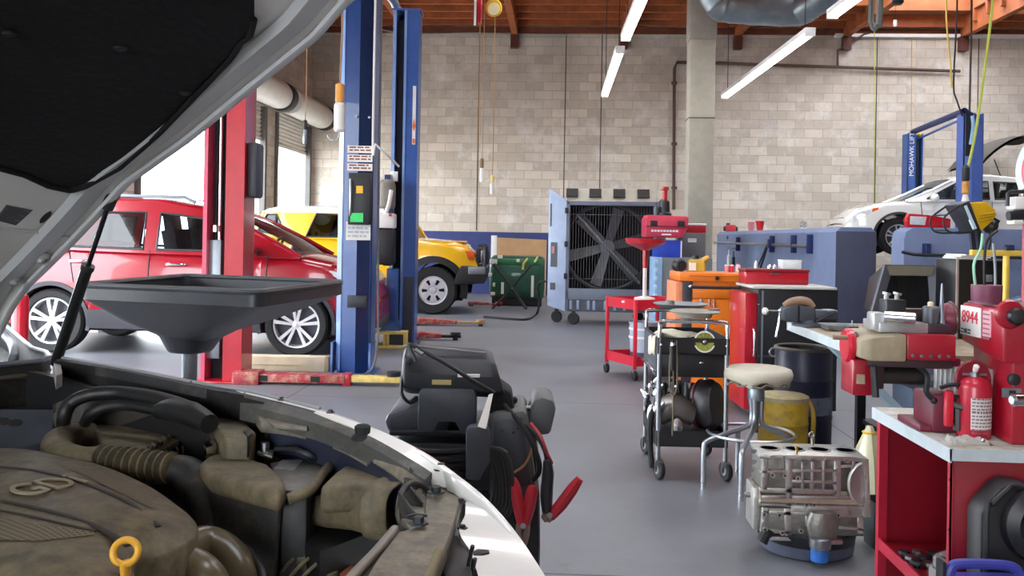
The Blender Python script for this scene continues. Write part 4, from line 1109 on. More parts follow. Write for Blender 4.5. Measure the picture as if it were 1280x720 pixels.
# things hanging from the bar
for px, py, l_, nm, lab, m_ in ((911, 312, 0.22, 'hanging_tool', 'small white and black hand tool hanging on the bar of the blue barrier wall', PAP), (917, 314, 0.2, 'hanging_tool', 'black hand tool hanging on the blue wall bar beside the white one', BLK)):
    v = PX(px, py, XB-0.08); k = thing(nm, lab, 'tool', tuple(v))
    MB().lathe([(0.01, 0.0), (0.012, -0.1), (0.03, -0.12), (0.035, -0.26), (0.02, -0.3)], seg=12).build('tool_grip', m_, k)
    MB().torus((0, 0, 0.03), 0.03, 0.006, (0,1,0), 16, 6).build('hook', STL, k)
v0, v1 = PX(961, 306, XB-0.1), PX(950, 337, XB-0.14)
k = thing('pry_bar', 'black clamp bar hanging askew from the blue wall bar', 'bar', tuple(v0))
dv = v1-v0
q = MB(); q.tube([(0, 0, 0.05), tuple(dv)], 0.018, 8); q.build('bar', BLK, k)
q = MB(); q.tube([(0, 0.1, 0.0), (dv.x*0.4, dv.y*0.6+0.5, dv.z)], 0.014, 8); q.build('second_bar', BLK, k)
MB().box((0, 0, 0.02), (0.05, 0.08, 0.14)).build('clamp', BLUD, k, bevel=0.01)

f = Fr('barrier_wall', 'grey blue barrier wall end facing the camera under the white sedan', 'barrier wall', 1198, 8.9)
q = MB(); xl, xr_ = f.x(1127), f.x(1340); zt = f.z(284, 1127)
q.prism([(xl, 0, 0), (xr_, 0, 0), (xr_, 0, zt), (xl+0.09, 0, zt), (xl+0.02, 0, zt-0.04), (xl, 0, zt-0.12)], (0, 0.3, 0)); q.build('wall_body', BWALL, f.t, bevel=0.012)
q = MB(); q.tube([(f.x(1120), -0.08, f.z(316)), (f.x(1135), -0.09, f.z(319)), (f.x(1290), -0.08, f.z(321))], 0.016, 8); q.build('tool_bar', DST, f.t)
for px in (1153, 1256): MB().bb((f.x(px)-0.025, -0.09, f.z(321)), (f.x(px)+0.025, 0, f.z(305))).build('bar_bracket', BLUD, f.t, bevel=0.006)
q = MB(); q.tube([(f.x(1168), -0.11, f.z(322)), (f.x(1175), -0.12, f.z(318)), (f.x(1200), -0.12, f.z(318)), (f.x(1230), -0.12, f.z(324))], 0.01, 7, smooth=4); q.build('hanging_hose', RUB, f.t)
# small red/brown box standing behind the gap, tail lamp on the wall top
tl = Fr('tail_lamp', 'red and white car tail lamp lying on top of the barrier wall', 'car lamp', 1166, 9.0, z=zt)
yy = 0.12
q = MB(); q.prism([(tl.x(1141), yy, 0.0+0.002), (tl.x(1196), yy, 0.002), (tl.x(1196), yy, 0.1), (tl.x(1168), yy, 0.135), (tl.x(1143), yy, 0.15), (tl.x(1139), yy, 0.08)], (0, 0.08, 0)); q.build('red_lens', REDL, tl.t, bevel=0.012)
q = MB(); q.prism([(tl.x(1144), yy-0.004, 0.035), (tl.x(1163), yy-0.004, 0.03), (tl.x(1165), yy-0.004, 0.115), (tl.x(1144), yy-0.004, 0.12)], (0, 0.01, 0)); q.build('clear_lens', LENS, tl.t, bevel=0.003)

# lift behind the sedan
t = thing('two_post_lift', 'blue two-post lift with a sloping crossbeam over the white sedan', 'vehicle lift', (D(1141, 300, 18.6).x, D(1141, 300, 18.6).y, 0))
pL = D(1141, 168, 18.6); pR = D(1213, 143, 15.7); o = Vector((t.location))
hl, hr = pL.z, pR.z
def post(c, hw_, ht, left):
    q = MB(); q.bb((c.x-hw_, c.y-0.14, 0.0), (c.x+hw_*0.1, c.y-0.12, ht)); q.bb((c.x-hw_, c.y-0.14, 0), (c.x-hw_+0.02, c.y+0.14, ht)); q.bb((c.x+hw_-0.02, c.y-0.14, 0), (c.x+hw_, c.y+0.14, ht)); q.bb((c.x-hw_, c.y+0.12, 0), (c.x+hw_, c.y+0.14, ht))
    po = q.build('column', BLU if left else mat('blue_enamel_mid', (78,104,176), 0.4), t, world=True)
    return po
pl = post(pL, 0.16, hl, True); pr = post(pR, 0.17, hr, False)
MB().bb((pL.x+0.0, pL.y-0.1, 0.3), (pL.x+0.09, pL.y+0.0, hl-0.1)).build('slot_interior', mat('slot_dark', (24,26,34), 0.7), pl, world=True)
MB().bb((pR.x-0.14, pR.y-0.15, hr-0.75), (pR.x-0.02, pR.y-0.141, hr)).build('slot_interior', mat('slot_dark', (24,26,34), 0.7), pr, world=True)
MB().bb((pR.x-0.02, pR.y-0.16, 0.1), (pR.x+0.14, pR.y-0.14, hr-0.1)).build('front_cover', mat('blue_enamel_mid', (78,104,176), 0.4), pr, world=True)
q = MB(); q.tube([pR+Vector((-0.04, -0.16, -0.05)), pR+Vector((-0.03, -0.18, -0.25)), pR+Vector((-0.07, -0.18, -0.55))], 0.03, 8, smooth=4); q.build('hydraulic_hose', mat('pale_blue_hose', (150,190,226), 0.4), pr, world=True)
q = MB(); q.tube([pL+Vector((-0.05, 0, -0.02)), pL+Vector((0.02, 0, 0.06)), pR+Vector((-0.1, 0, 0.06)), pR+Vector((0.05, 0, -0.02)), pR+Vector((0.1, 0, -0.12))], 0.06, 10); cb_ = q.build('crossbeam', BLUD, t, world=True)
q = MB(); q.tube([pL+Vector((0.1, 0, -0.1)), pR+Vector((-0.14, 0, -0.08))], 0.025, 8); q.build('crossbeam_pipe', BLU, t, world=True)
MB().ball(pL+Vector((0.14, -0.02, -0.02)), 0.06, 12).build('pulley', YEL, t, world=True)
q = MB(); q.text('MOHAWK LIFT', (pL.x-0.065, pL.y-0.142, hl-0.43), (0,0,1), (-1,0,0), 0.135, 0.002); q.build('lettering', WHT, pl, world=True, smooth=False)
for c, s in ((pL, -1), (pR, 1)):
    q = MB(); q.bb((c.x-0.22, c.y-0.22, 0), (c.x+0.22, c.y+0.22, 0.02)); q.build('base_plate', BLU, t, world=True)
    for dx in (-1.2, 1.0):
        q = MB(); tgt = Vector((c.x+dx*0.9, c.y-s*0.75 if s > 0 else c.y+0.75, LIFTH+0.13)); 
        q.tube([Vector((c.x, c.y+(0.16 if s < 0 else 0.2), LIFTH+0.12)), tgt], 0.05, 6); q.cyl(tgt, tgt+Vector((0, 0, 0.11)), 0.06, seg=14); q.build('swing_arm', BLU, t, world=True)
pd_ = D(1207, 232, 12.0)
q = thing('drop_light', 'orange and black pendant hanging in front of the right post of the rear blue lift', 'pendant', (pd_.x, pd_.y, pd_.z-0.12))
MB().lathe([(0.03, 0), (0.045, 0.02), (0.045, 0.16), (0.03, 0.18)], seg=14).build('handle', mat('orange_pale', (214,150,70), 0.5), q)
MB().lathe([(0.04, 0.18), (0.05, 0.2), (0.05, 0.36), (0.02, 0.4)], seg=14).build('socket', BLK, q)
MB().lathe([(0.038, -0.13), (0.05, -0.1), (0.03, 0)], seg=14).build('guard', PAP, q)
v = [D(1211, 205, 12.0), D(1222, 150, 12.0), D(1238, 30, 12.0), D(1243, -40, 12.0)]
q2 = MB(); q2.tube([Vector((pd_.x, pd_.y, pd_.z+0.28))]+v+[Vector((v[-1].x, v[-1].y, CEIL))], 0.018, 7, smooth=3); q2.build('cord', mat('cord_lime', (188,200,84), 0.5), q, world=True)

# cords and hoses hanging over the right bay
def cord(pts, d, r, m_, label, top=True):
    P = [D(a, b_, d) for a, b_ in pts]
    if top: P = [Vector((P[0].x, P[0].y, CEIL))]+P
    q = MB(); q.tube(P, r, 6, smooth=3); o_ = q.build('power_cord', m_); tag(o_, label, 'cord'); return o_  # thin air hoses and power cords alike, hung from the ceiling
LIME = mat('cord_lime', (188,200,84), 0.5); TAN = mat('cord_yellow', (206,176,84), 0.6)
cord([(1183, 20), (1188, 80), (1190, 110)], 15.5, 0.016, TAN, 'short yellow cord hanging left of the black cord over the right bay')
cord([(1196, 20), (1192, 105), (1196, 125), (1203, 145)], 15.6, 0.016, BLK, 'black cord hanging to the top of the rear blue lift')
cord([(1214, 40), (1213, 90), (1212, 140)], 16.4, 0.02, mat('cord_grey', (74,70,68), 0.6), 'dark straight cord hanging right of the black one by the rear lift')
cord([(1140, 30), (1139, 240)], 19.85, 0.008, TAN, 'thin pale cord hanging right of the lime one on the block wall')
cord([(1093, 36), (1093, 180), (1092, 262)], 19.7, 0.009, LIME, 'thin lime cord hanging below the coiled loop on the block wall')
cord([(600, 40), (598, 190)], 17.1, 0.008, mat('cord_tan', (170,132,92), 0.7), 'thin tan cord hanging under the cord reel')
p = D(1094, 10, 13.0); t = thing('hose_loop', 'looped grey hose hanging from the roof beside the skylight', 'hose', tuple(p))
q = MB(); u = 13.0/F
q.tube([(-0.02, 0, CEIL-p.z), (-6*u, 0, 0), (-4*u, 0, -22*u), (0, 0, -27*u), (4*u, 0.02, -22*u), (8*u, 0.03, -8*u), (6*u, 0, CEIL-p.z)], 0.03, 8, smooth=5); q.build('outer_loop', mat('hose_greygreen', (110,118,112), 0.5), t); MB().bb((-0.1, -0.05, CEIL-p.z-0.06), (0.12, 0.1, CEIL-p.z)).build('ceiling_hook', DST, t)
q = MB(); q.tube([(0.03, 0.05, CEIL-p.z), (-2*u, 0.05, -4*u), (0, 0.05, -18*u), (5*u, 0.06, -12*u), (5*u, 0.05, CEIL-p.z)], 0.025, 8, smooth=5); q.build('inner_loop', mat('hose_palegrey', (166,172,170), 0.5), t)
p = D(1122, 6, 13.1); t = thing('lamp_bracket', 'black spotlight bracket hanging beside the hose loop at the skylight', 'bracket', tuple(p))
q = MB(); q.lathe([(0.06, 0), (0.09, 0.04), (0.05, 0.14), (0.03, 0.2)], seg=14); q.build('spot_head', BLK, t)
q = MB(); q.bb((-0.03, -0.03, 0.2), (0.03, 0.03, CEIL-p.z)); q.build('stem', BLK, t); 
p = D(1119, 33, 16.9); t = thing('pull_handle', 'small white pull handle hanging below the skylight', 'pendant', tuple(p))
MB().lathe([(0.03, 0), (0.035, 0.05), (0.03, 0.12)], seg=12).build('grip', WHT, t); MB().cyl((0,0,0.12), (0,0,CEIL-p.z), 0.006, seg=6).build('cord', BLK, t)

# ------------------------------------------------------------------ cabinets along the barrier wall
GCAB = mat('cabinet_grey', (112,116,120), 0.5, var=0.08)
f = Fr('storage_cabinet', 'tall grey storage cabinet with light blue side strip behind the red cart', 'cabinet', 853, 12.5)
t = f.t
zt = f.z(322); x0, x1 = f.x(820), f.x(889)
MB().bb((x0+0.07, 0, 0), (x1, 0.55, zt)).build('body', GCAB, t, bevel=0.01)
q = MB(); q.bb((x0-0.03, -0.02, 0.02), (x0+0.07, 0.5, zt)); so_ = q.build('side_strip', mat('strip_light_blue', (150,186,220), 0.4), t, bevel=0.008)
for k in range(7): MB().bb((x0-0.045, -0.06, 0.25+k*0.12), (x0+0.0, -0.02, 0.31+k*0.12)).build('small_bin', mat('bin_pale_blue', (190,214,236), 0.35), so_, bevel=0.01)
MB().bb((f.x(868), -0.01, 0.05), (f.x(869), 0, zt-0.05)).build('door_seam', BLK, t)
f2 = Fr('steel_case', 'dark grey steel case with a small white label on top of the grey cabinet', 'case', 872, 12.5, z=zt+0.001)
MB().bb((f2.x(853), 0.37, 0), (f2.x(889), 0.54, f2.z(291))).build('case_body', mat('case_grey', (104,104,106), 0.5), f2.t, bevel=0.012)
label_lines(f2.t, 'label', f2.x(866), f2.x(877), 0.366, f2.z(303), f2.z(298), PAP, mat('ink_grey', (190,192,196), 0.7), 1, 4)
f3 = Fr('blue_crate', 'royal blue box on the grey cabinet under the pink red tool case', 'box', 835, 12.5, z=zt+0.001)
MB().bb((f3.x(820), 0.0, 0), (f3.x(852), 0.36, f3.z(300))).build('crate_body', mat('royal_blue', (44,74,190), 0.45), f3.t, bevel=0.012)
MB().bb((f3.x(850.5), -0.006, 0), (f3.x(852.2), 0.0, f3.z(301))).build('edge_strip', PAP, f3.t)
zz = f3.z(300)+zt+0.002
f4 = Fr('tool_case', 'pink red plastic tool case with two black latches and white lettering, on the blue box', 'tool case', 834, 12.5, z=zz)
PNK = mat('case_red', (204,58,84), 0.45)
q = MB(); q.prism([(f4.x(806), -0.06, f4.z(297)), (f4.x(852), -0.06, f4.z(297)), (f4.x(858), -0.06, f4.z(286)), (f4.x(860), -0.06, f4.z(272)), (f4.x(857), -0.06, f4.z(270)), (f4.x(809), -0.06, f4.z(269)), (f4.x(806), -0.06, f4.z(274))], (0, 0.42, 0)); 
cs = q.build('case_body', PNK, f4.t, bevel=0.02)
MB().bb((f4.x(806), -0.075, f4.z(284)), (f4.x(859), -0.06, f4.z(282.5))).build('lid_seam', mat('seam_dark_red', (120,26,46), 0.5), f4.t)
for px in (816, 850): MB().bb((f4.x(px)-0.05, -0.08, f4.z(283)), (f4.x(px)+0.05, -0.06, f4.z(276))).build('latch', BLK, f4.t, bevel=0.006)
q = MB()
for k in range(9): q.bb((f4.x(813+3.8*k), -0.064, f4.z(290)), (f4.x(816+3.8*k), -0.06, f4.z(287.5)))
q.bb((f4.x(826), -0.064, f4.z(294)), (f4.x(838), -0.06, f4.z(292.3))); q.build('lettering', WHT, f4.t, smooth=False, weld=False)
f5 = Fr('cooler_box', 'small red cooler box with white lid on the dark grey case', 'cooler', 876, 12.5, z=f2.z(291)+zt+0.003)
MB().bb((f5.x(862), 0.38, 0), (f5.x(890), 0.53, f5.z(281.5))).build('box_body', RED, f5.t, bevel=0.012)
MB().bb((f5.x(861.5), 0.374, f5.z(281.5)), (f5.x(890.5), 0.536, f5.z(278.8))).build('lid', WHT, f5.t, bevel=0.01)
# bottle jack standing on the tool case
f6 = Fr('bottle_jack', 'small black and red bottle jack standing on the pink red tool case', 'jack', 833, 12.5, z=f4.z(269.5)+zz+0.002)
q = MB(); q.lathe([(0.1, 0), (0.1, 0.03), (0.075, 0.05), (0.07, 0.2), (0.05, 0.22)], (0, 0.15, 0), seg=18); q.build('base', BLK, f6.t)
q = MB(); q.lathe([(0.035, 0.2), (0.035, 0.36), (0.055, 0.37), (0.055, 0.41)], (0, 0.15, 0), seg=16); q.build('ram', mat('jack_red', (200,40,40), 0.4), f6.t)
MB().bb((-0.11, 0.1, 0.0), (-0.07, 0.2, 0.12)).build('pump', BLK, f6.t, bevel=0.006)
# red buckets and box on the long barrier wall
def onwall(px, py, xo): return PX(px, py, XB+xo)
v = onwall(945, 286, 0.2); s_ = F/ (v-CAM).dot(FW)
for px, cl, lab, m_ in ((950, 0, 'bright red cup standing on the barrier wall, right of the pale pink one', mat('cup_red', (226,40,44), 0.4)), (939, 1, 'pale pink cup on the barrier wall, left of the bright red one', mat('cup_pink', (232,140,150), 0.4))):
    v = PZ(px, 286, ZB); sc_ = (v-CAM).dot(FW)/F
    t = thing('cup', lab, 'cup', (XB+0.22, PX(px, 284, XB+0.22).y, ZB))
    sc_ = (Vector(t.location)-CAM).dot(FW)/F
    q = MB(); q.lathe([(3.4*sc_, 0.0), (5.4*sc_ if not cl else 4.2*sc_, 12*sc_), (5*sc_ if not cl else 4*sc_, 12*sc_), (3.1*sc_, 0.012)], seg=18); q.build('cup_wall', m_, t)
    MB().torus((0, 0, 12*sc_), 5.2*sc_ if not cl else 4.1*sc_, 0.008, seg=20, sr=6).build('rim', PAP if cl else m_, t)
t = thing('fuel_can', 'small red can with black caps on the far end of the barrier wall', 'can', (XB+0.22, PX(913, 287, XB+0.22).y, ZB))
sc_ = (Vector(t.location)-CAM).dot(FW)/F
MB().bb((-6*sc_, -0.1, 0.002), (6*sc_, 0.1, 9*sc_)).build('can_body', mat('can_red', (196,60,66), 0.5), t, bevel=0.03)
for s in (-1, 1): MB().cyl((s*7.5*sc_-0.02*s, 0, 4*sc_), (s*8.5*sc_, 0, 4*sc_), 0.05, seg=12).build('cap', BLK, t)
MB().cyl((-0.05, 0, 9*sc_), (-0.05, 0, 11*sc_), 0.04, seg=12).build('cap', BLK, t)
t = thing('glass_globe', 'small clear glass globe on top of the near end of the barrier wall', 'globe', (XB+0.22, PX(1004, 284, XB+0.22).y, ZB))
q = MB(); q.lathe([(0.05, 0.0), (0.05, 0.02)], seg=14); q.build('globe_base', WHT, t)
MB().ball((0, 0, 0.07), 0.055, 16).build('globe_glass', glassmat('clear_glass', (235,238,240), 0.6), t)

# ------------------------------------------------------------------ red cart with the oil drain
RC = mat('cart_red', (200,26,52), 0.35, coat=0.2)
pA, pB, pC = PZ(759, 458, 0.1), PZ(792, 464, 0.1), PZ(792, 464, 0.1)
near = PZ(793, 476, 0.0); left = PZ(762, 471, 0.0)
ang = math.radians(-16)
cx = near
t = thing('utility_cart', 'red two-tier utility cart on castors holding the tall red oil drain', 'cart', (near.x, near.y, 0), YAW)
# corners: near leg N, left-back leg B, right leg Rg
sN = (near-CAM).dot(FW)/F
W_ = 66*sN; Dp = 0.5
B_ = WM[t.name].inverted() @ Vector((PZ(761, 470, 0).x, PZ(761, 470, 0).y, 0))
Bv = Vector((B_.x, B_.y+0.22, 0)); Rv = Vector((0.52, 0.2, 0))
zt_ = 0.745
def quad(z, ins=0.0): return [Vector((0,0,z)), Rv+Vector((0,0,z)), Rv+Bv+Vector((0,0,z)), Bv+Vector((0,0,z))]
for nm, za_, zb_ in (('top_tray', 0.65, zt_), ('bottom_tray', 0.13, 0.22)):
    q = MB(); Q = quad(za_); q.prism(Q, (0,0,0.01))
    for i in range(4):
        a, b_ = Q[i], Q[(i+1)%4]; nn = (b_-a).cross(Vector((0,0,1))).normalized()*0.006
        q.prism([a-nn, b_-nn, b_+nn, a+nn], (0, 0, zb_-za_))
    q.build(nm, RC, t, weld=False)
for i, c_ in enumerate(quad(0.1)):
    q = MB(); q.box((c_.x, c_.y, 0.1+(zt_-0.1)/2), (0.036, 0.036, zt_-0.1)); lg = q.build('leg', RC, t, bevel=0.006)
    w_ = MB(); w_.lathe([(0.02, -0.015), (0.045, -0.015), (0.048, -0.008), (0.048, 0.008), (0.045, 0.015), (0.02, 0.015)], (c_.x, c_.y, 0.049), (1, 0.3, 0), 18); wo = w_.build('castor', RUB, t)
    MB().box((c_.x, c_.y, 0.088), (0.04, 0.035, 0.03)).build('castor_fork', GAL, wo)
MB().box((Bv.x*0.4, -0.003+Bv.y*0.4-0.01, zt_-0.03), (0.05, 0.01, 0.02)).build('badge', WHT, t)
bk = thing('plastic_bucket', 'translucent bluish bucket on the lower tray of the red cart', 'bucket', tuple(WM[t.name] @ ((Rv*0.45+Bv*0.5)+Vector((0,0,0.142)))))
BKT = mat('bucket_translucent', (168,184,204), 0.3, var=0.1)
MB().lathe([(0.125, 0), (0.14, 0.36), (0.148, 0.36), (0.148, 0.375), (0.135, 0.375), (0.12, 0.01)], seg=26).build('bucket_wall', BKT, bk)
for z in (0.22, 0.3): MB().lathe([(0.135, z), (0.146, z), (0.146, z+0.02), (0.137, z+0.02)], seg=26, cap=False).build('bucket_band', WHT, bk)
MB().lathe([(0.127, 0.02), (0.131, 0.18)], seg=26, cap=False).build('dark_contents', mat('bucket_dark', (58,70,98), 0.4), bk)
od = Fr('oil_drain', 'tall oil drain with a red bowl on a pole, standing on the red cart', 'oil drain', 803, 8.32, z=zt_-0.083)
base = WM[t.name] @ ((Rv*0.42+Bv*0.45)+Vector((0,0,0.662)))
od.t.location = base; WM[od.t.name] = Matrix.Translation(base); u = (base-CAM).dot(FW)/F
def zo(py): return EYE-base.z+(hor(803)-py)*u
MB().lathe([(0.13, 0), (0.14, 0.02), (0.12, 0.05), (0.05, 0.07)], seg=24).build('base_flange', mat('flange_dark', (70,70,74), 0.5), od.t)
MB().lathe([(0.1, 0.05), (0.1, 0.085), (0.04, 0.1)], seg=24).build('collar', PAP, od.t)
MB().cyl((0,0,0.08), (0,0,zo(335)), 0.02, seg=14).build('lower_pole', mat('pole_white', (220,212,212), 0.3), od.t)
MB().cyl((0,0,zo(335)), (0,0,zo(308)), 0.026, seg=14).build('upper_pole', RED, od.t)
MB().lathe([(0.03, zo(313)), (0.1, zo(309)), (24*u, zo(304)), (25.5*u, zo(298)), (24.5*u, zo(298)), (22*u, zo(303)), (0.02, zo(306))], seg=36).build('bowl', RED, od.t)

# ------------------------------------------------------------------ orange cabinet and neighbours
f = Fr('tool_cabinet', 'bright orange rolling tool cabinet with dark side pillars, behind the black service cart', 'tool cabinet', 887, 7.5)
t = f.t; ORG2 = mat('orange_cabinet', (236,126,34), 0.4, coat=0.2, var=0.06); CHC = mat('charcoal_side', (54,56,66), 0.5)
zt = f.z(341)
q = f.bb(846, 341, 930, 490, 0.0, 0.45); q = MB(); q.bb((f.x(862), 0.02, 0.12), (f.x(922), 0.45, zt-0.01)); q.build('body', ORG2, t, bevel=0.006)
MB().bb((f.x(846), -0.02, zt-0.075), (f.x(931), 0.46, zt)).build('top_tray', ORG2, t, bevel=0.012)
MB().bb((f.x(842), 0.0, 0.12), (f.x(851), 0.42, zt-0.08)).build('left_panel', mat('orange_pale_panel', (230,140,96), 0.5), t, bevel=0.006)
MB().bb((f.x(851), -0.015, 0.1), (f.x(862.5), 0.45, zt-0.075)).build('left_pillar', CHC, t, bevel=0.008)
MB().bb((f.x(921), -0.015, 0.1), (f.x(932), 0.45, zt-0.075)).build('right_pillar', CHC, t, bevel=0.008)
q = MB(); q.tube([(f.x(858), -0.03, f.z(357)), (f.x(860), -0.055, f.z(359)), (f.x(924), -0.055, f.z(359)), (f.x(926), -0.03, f.z(357))], 0.014, 8); hb = q.build('top_handle', BLK, t)
for px in (859, 925): MB().ball((f.x(px), -0.05, f.z(358)), 0.017, 12).build('handle_end', CHR, hb)
def drawer(z0, z1, y=-0.012):
    d_ = MB().bb((f.x(863), y, f.z(z1)), (f.x(921), 0.02, f.z(z0))).build('drawer', ORG2, t, bevel=0.006)
    return d_
MB().bb((f.x(858), -0.03, f.z(345.5)), (f.x(928), -0.02, f.z(344.5))).build('tray_lip', mat('orange_dark', (196,96,24), 0.4), t)
d1 = drawer(361, 373); d2 = drawer(374, 420); d3 = drawer(421, 470); d4 = drawer(471, 505)
for px, l_ in ((873.5, 388), (883.5, 383), (889.5, 384)):
    q = MB(); q.tube([(f.x(px), -0.02, f.z(374)), (f.x(px), -0.03, f.z(l_))], 0.008 if px > 880 else 0.014, 8); q.build('hanging_key', CHR if px > 880 else GAL, t)
MB().lathe([(0.012, -0.002), (0.018, 0.01), (0.0, 0.012)], (f.x(893), -0.02, f.z(347.5)), (0,-1,0), 14).build('lock', DST, t)
for px in (853, 926):
    for yy in (0.06, 0.38):
        w_ = MB(); w_.lathe([(0.02, -0.02), (0.055, -0.02), (0.06, 0), (0.055, 0.02), (0.02, 0.02)], (f.x(px), yy, 0.06), (1,0,0), 18); w_.build('castor', RUB, t)
z_or = zt; 
a = Fr('pulley_wheel', 'black round pulley wheel standing on the left of the orange cabinet', 'pulley', 851, 7.62, z=z_or+0.001)
MB().lathe([(0.012, -0.045), (0.04, -0.05), (0.052, -0.04), (0.045, 0), (0.052, 0.04), (0.04, 0.05), (0.012, 0.045)], (0, 0.08, 0.0525), (0.35,-1,0), 26).build('rim', BLK, a.t)
MB().lathe([(0.014, 0.044), (0.014, 0.055), (0.0, 0.056)], (0, 0.08, 0.0525), (0.35,-1,0), 14).build('hub', DST, a.t)
a = Fr('oil_bottle', 'squat yellow and white oil bottle with black cap and slanted spout on the orange cabinet', 'bottle', 873, 7.62, z=z_or+0.001)
MB().loft([[(x*s, y*s+0.08, z) for x, y in ((-0.075,-0.04),(0.06,-0.04),(0.075,-0.02),(0.075,0.03),(0.06,0.045),(-0.075,0.045))] for z, s in ((0,0.95),(0.01,1),(0.08,0.98),(0.1,0.8),(0.115,0.5))]).build('bottle_body', mat('oil_yellow', (206,170,60), 0.4), a.t)
MB().bb((-0.076, 0.03, 0.012), (-0.015, 0.038, 0.078)).build('label', PAP, a.t)
MB().cyl((-0.01, 0.08, 0.11), (-0.01, 0.08, 0.14), 0.035, 0.03, seg=16).build('cap', BLK, a.t)
MB().tube([(0.04, 0.08, 0.08), (0.075, 0.07, 0.115), (0.1, 0.06, 0.13)], [0.03, 0.022, 0.016], 10).build('spout', mat('oil_yellow', (206,170,60), 0.4), a.t)
a = Fr('spray_can', 'white and pink spray can at the right end of the orange cabinet top', 'can', 926, 7.7, z=z_or+0.001)
MB().lathe([(0.022, 0), (0.022, 0.055), (0.012, 0.066)], (0,0.1,0), seg=16).build('can_body', PAP, a.t); MB().lathe([(0.012, 0.064), (0.012, 0.08)], (0,0.1,0), seg=12).build('cap', PNK, a.t)
for k, (px, m_) in enumerate(((912, 'cup_pink'), (918, 'cup_red'))):
    a = Fr('small_jar', ('small pale pink jar' if k == 0 else 'small red jar')+' on the orange cabinet top left of the spray can', 'jar', px, 7.7, z=z_or+0.001)
    MB().lathe([(0.02, 0), (0.02, 0.05), (0.016, 0.054)], (0,0.1,0), seg=16).build('jar_body', MATS[m_], a.t); MB().lathe([(0.021, 0.052), (0.021, 0.062)], (0,0.1,0), seg=14).build('lid', PAP, a.t)

f = Fr('steel_cabinet', 'black steel cabinet with pale top and red left side behind the bench vise', 'cabinet', 990, 6.6)
t = f.t; BCAB = mat('cabinet_black', (24,25,30), 0.45)
zt = f.z(359)
x0, x1 = f.x(945), f.x(1045)
MB().bb((x0, 0.0, 0.05), (x1, 0.5, zt-0.015)).build('body', BCAB, t, bevel=0.006)
MB().bb((f.x(930), 0.02, 0.05), (x0-0.001, 0.48, zt-0.05)).build('red_side', RED, t, bevel=0.004)
MB().bb((f.x(939), -0.01, zt-0.015), (f.x(1043), 0.52, zt+0.004)).build('top_sheet', mat('top_pale', (196,192,184), 0.5), t, bevel=0.003)
MB().bb((f.x(949.5), -0.012, 0.08), (f.x(951.5), 0.0, zt-0.03)).build('door_edge', GAL, t)
MB().bb((x0, -0.006, f.z(447)), (x1, 0.0, f.z(445))).build('shelf_edge', CHC, t)
for py in (361, 381): MB().cyl((f.x(945.5), -0.008, f.z(py)), (f.x(945.5), 0, f.z(py)), 0.008, seg=8).build('rivet', CHR, t)
q = MB(); q.tube([(f.x(939), -0.01, f.z(446)), (f.x(940), -0.03, f.z(442)), (f.x(940), -0.03, f.z(416)), (f.x(939), -0.01, f.z(412))], 0.008, 8, smooth=2); q.build('door_handle', CHR, t)
for k in range(2): MB().bb((f.x(941), 0.0, -0.0), (f.x(1040), 0.48, 0.05)).build('plinth', CHC, t) if k == 0 else None
zc_ = zt+0.005
a = Fr('tool_chest', 'dark red tool chest at the back of the black cabinet top', 'tool chest', 970, 6.9, z=zc_)
q = MB(); q.bb((a.x(932), 0, 0), (a.x(1011), 0.22, a.z(340))); q.build('chest_body', RED, a.t, bevel=0.008)
MB().bb((a.x(931), -0.006, a.z(340)), (a.x(1012), 0.226, a.z(336.5))).build('lid', mat('chest_lid_red', (132,18,30), 0.4), a.t, bevel=0.006)
MB().bb((a.x(962), -0.012, a.z(343)), (a.x(974), -0.0, a.z(341))).build('clasp', STL, a.t)
zl_ = zc_+a.z(336.5)+0.001
a = Fr('carton', 'small white carton on the dark red tool chest', 'box', 990, 6.95, z=zl_)
MB().bb((a.x(978.5), 0.0, 0), (a.x(1002), 0.13, a.z(325))).build('carton_body', mat('carton_white', (226,232,234), 0.7), a.t, bevel=0.004)
MB().bb((a.x(978), -0.002, a.z(325)-0.012), (a.x(1002.5), 0.132, a.z(325))).build('lid', mat('carton_lid', (236,240,240), 0.7), a.t, bevel=0.003)
for k, px in enumerate((964, 970)):
    a = Fr('metal_cap', ('left' if k == 0 else 'right')+' of the two small shiny metal caps on the red tool chest', 'cap', px, 6.95, z=zl_)
    MB().lathe([(0.018, 0), (0.018, 0.02), (0.01, 0.032), (0, 0.034)], (0, 0.05, 0), seg=14).build('cap_body', CHR, a.t)
a = Fr('white_bottle', 'small white bottle at the left end of the red tool chest', 'bottle', 947, 6.95, z=zl_)
MB().lathe([(0.014, 0), (0.014, 0.04), (0.006, 0.05)], (0,0.05,0), seg=12).build('bottle_body', PAP, a.t); MB().lathe([(0.008, 0.048), (0.008, 0.062)], (0,0.05,0), seg=10).build('cap', WHT, a.t)

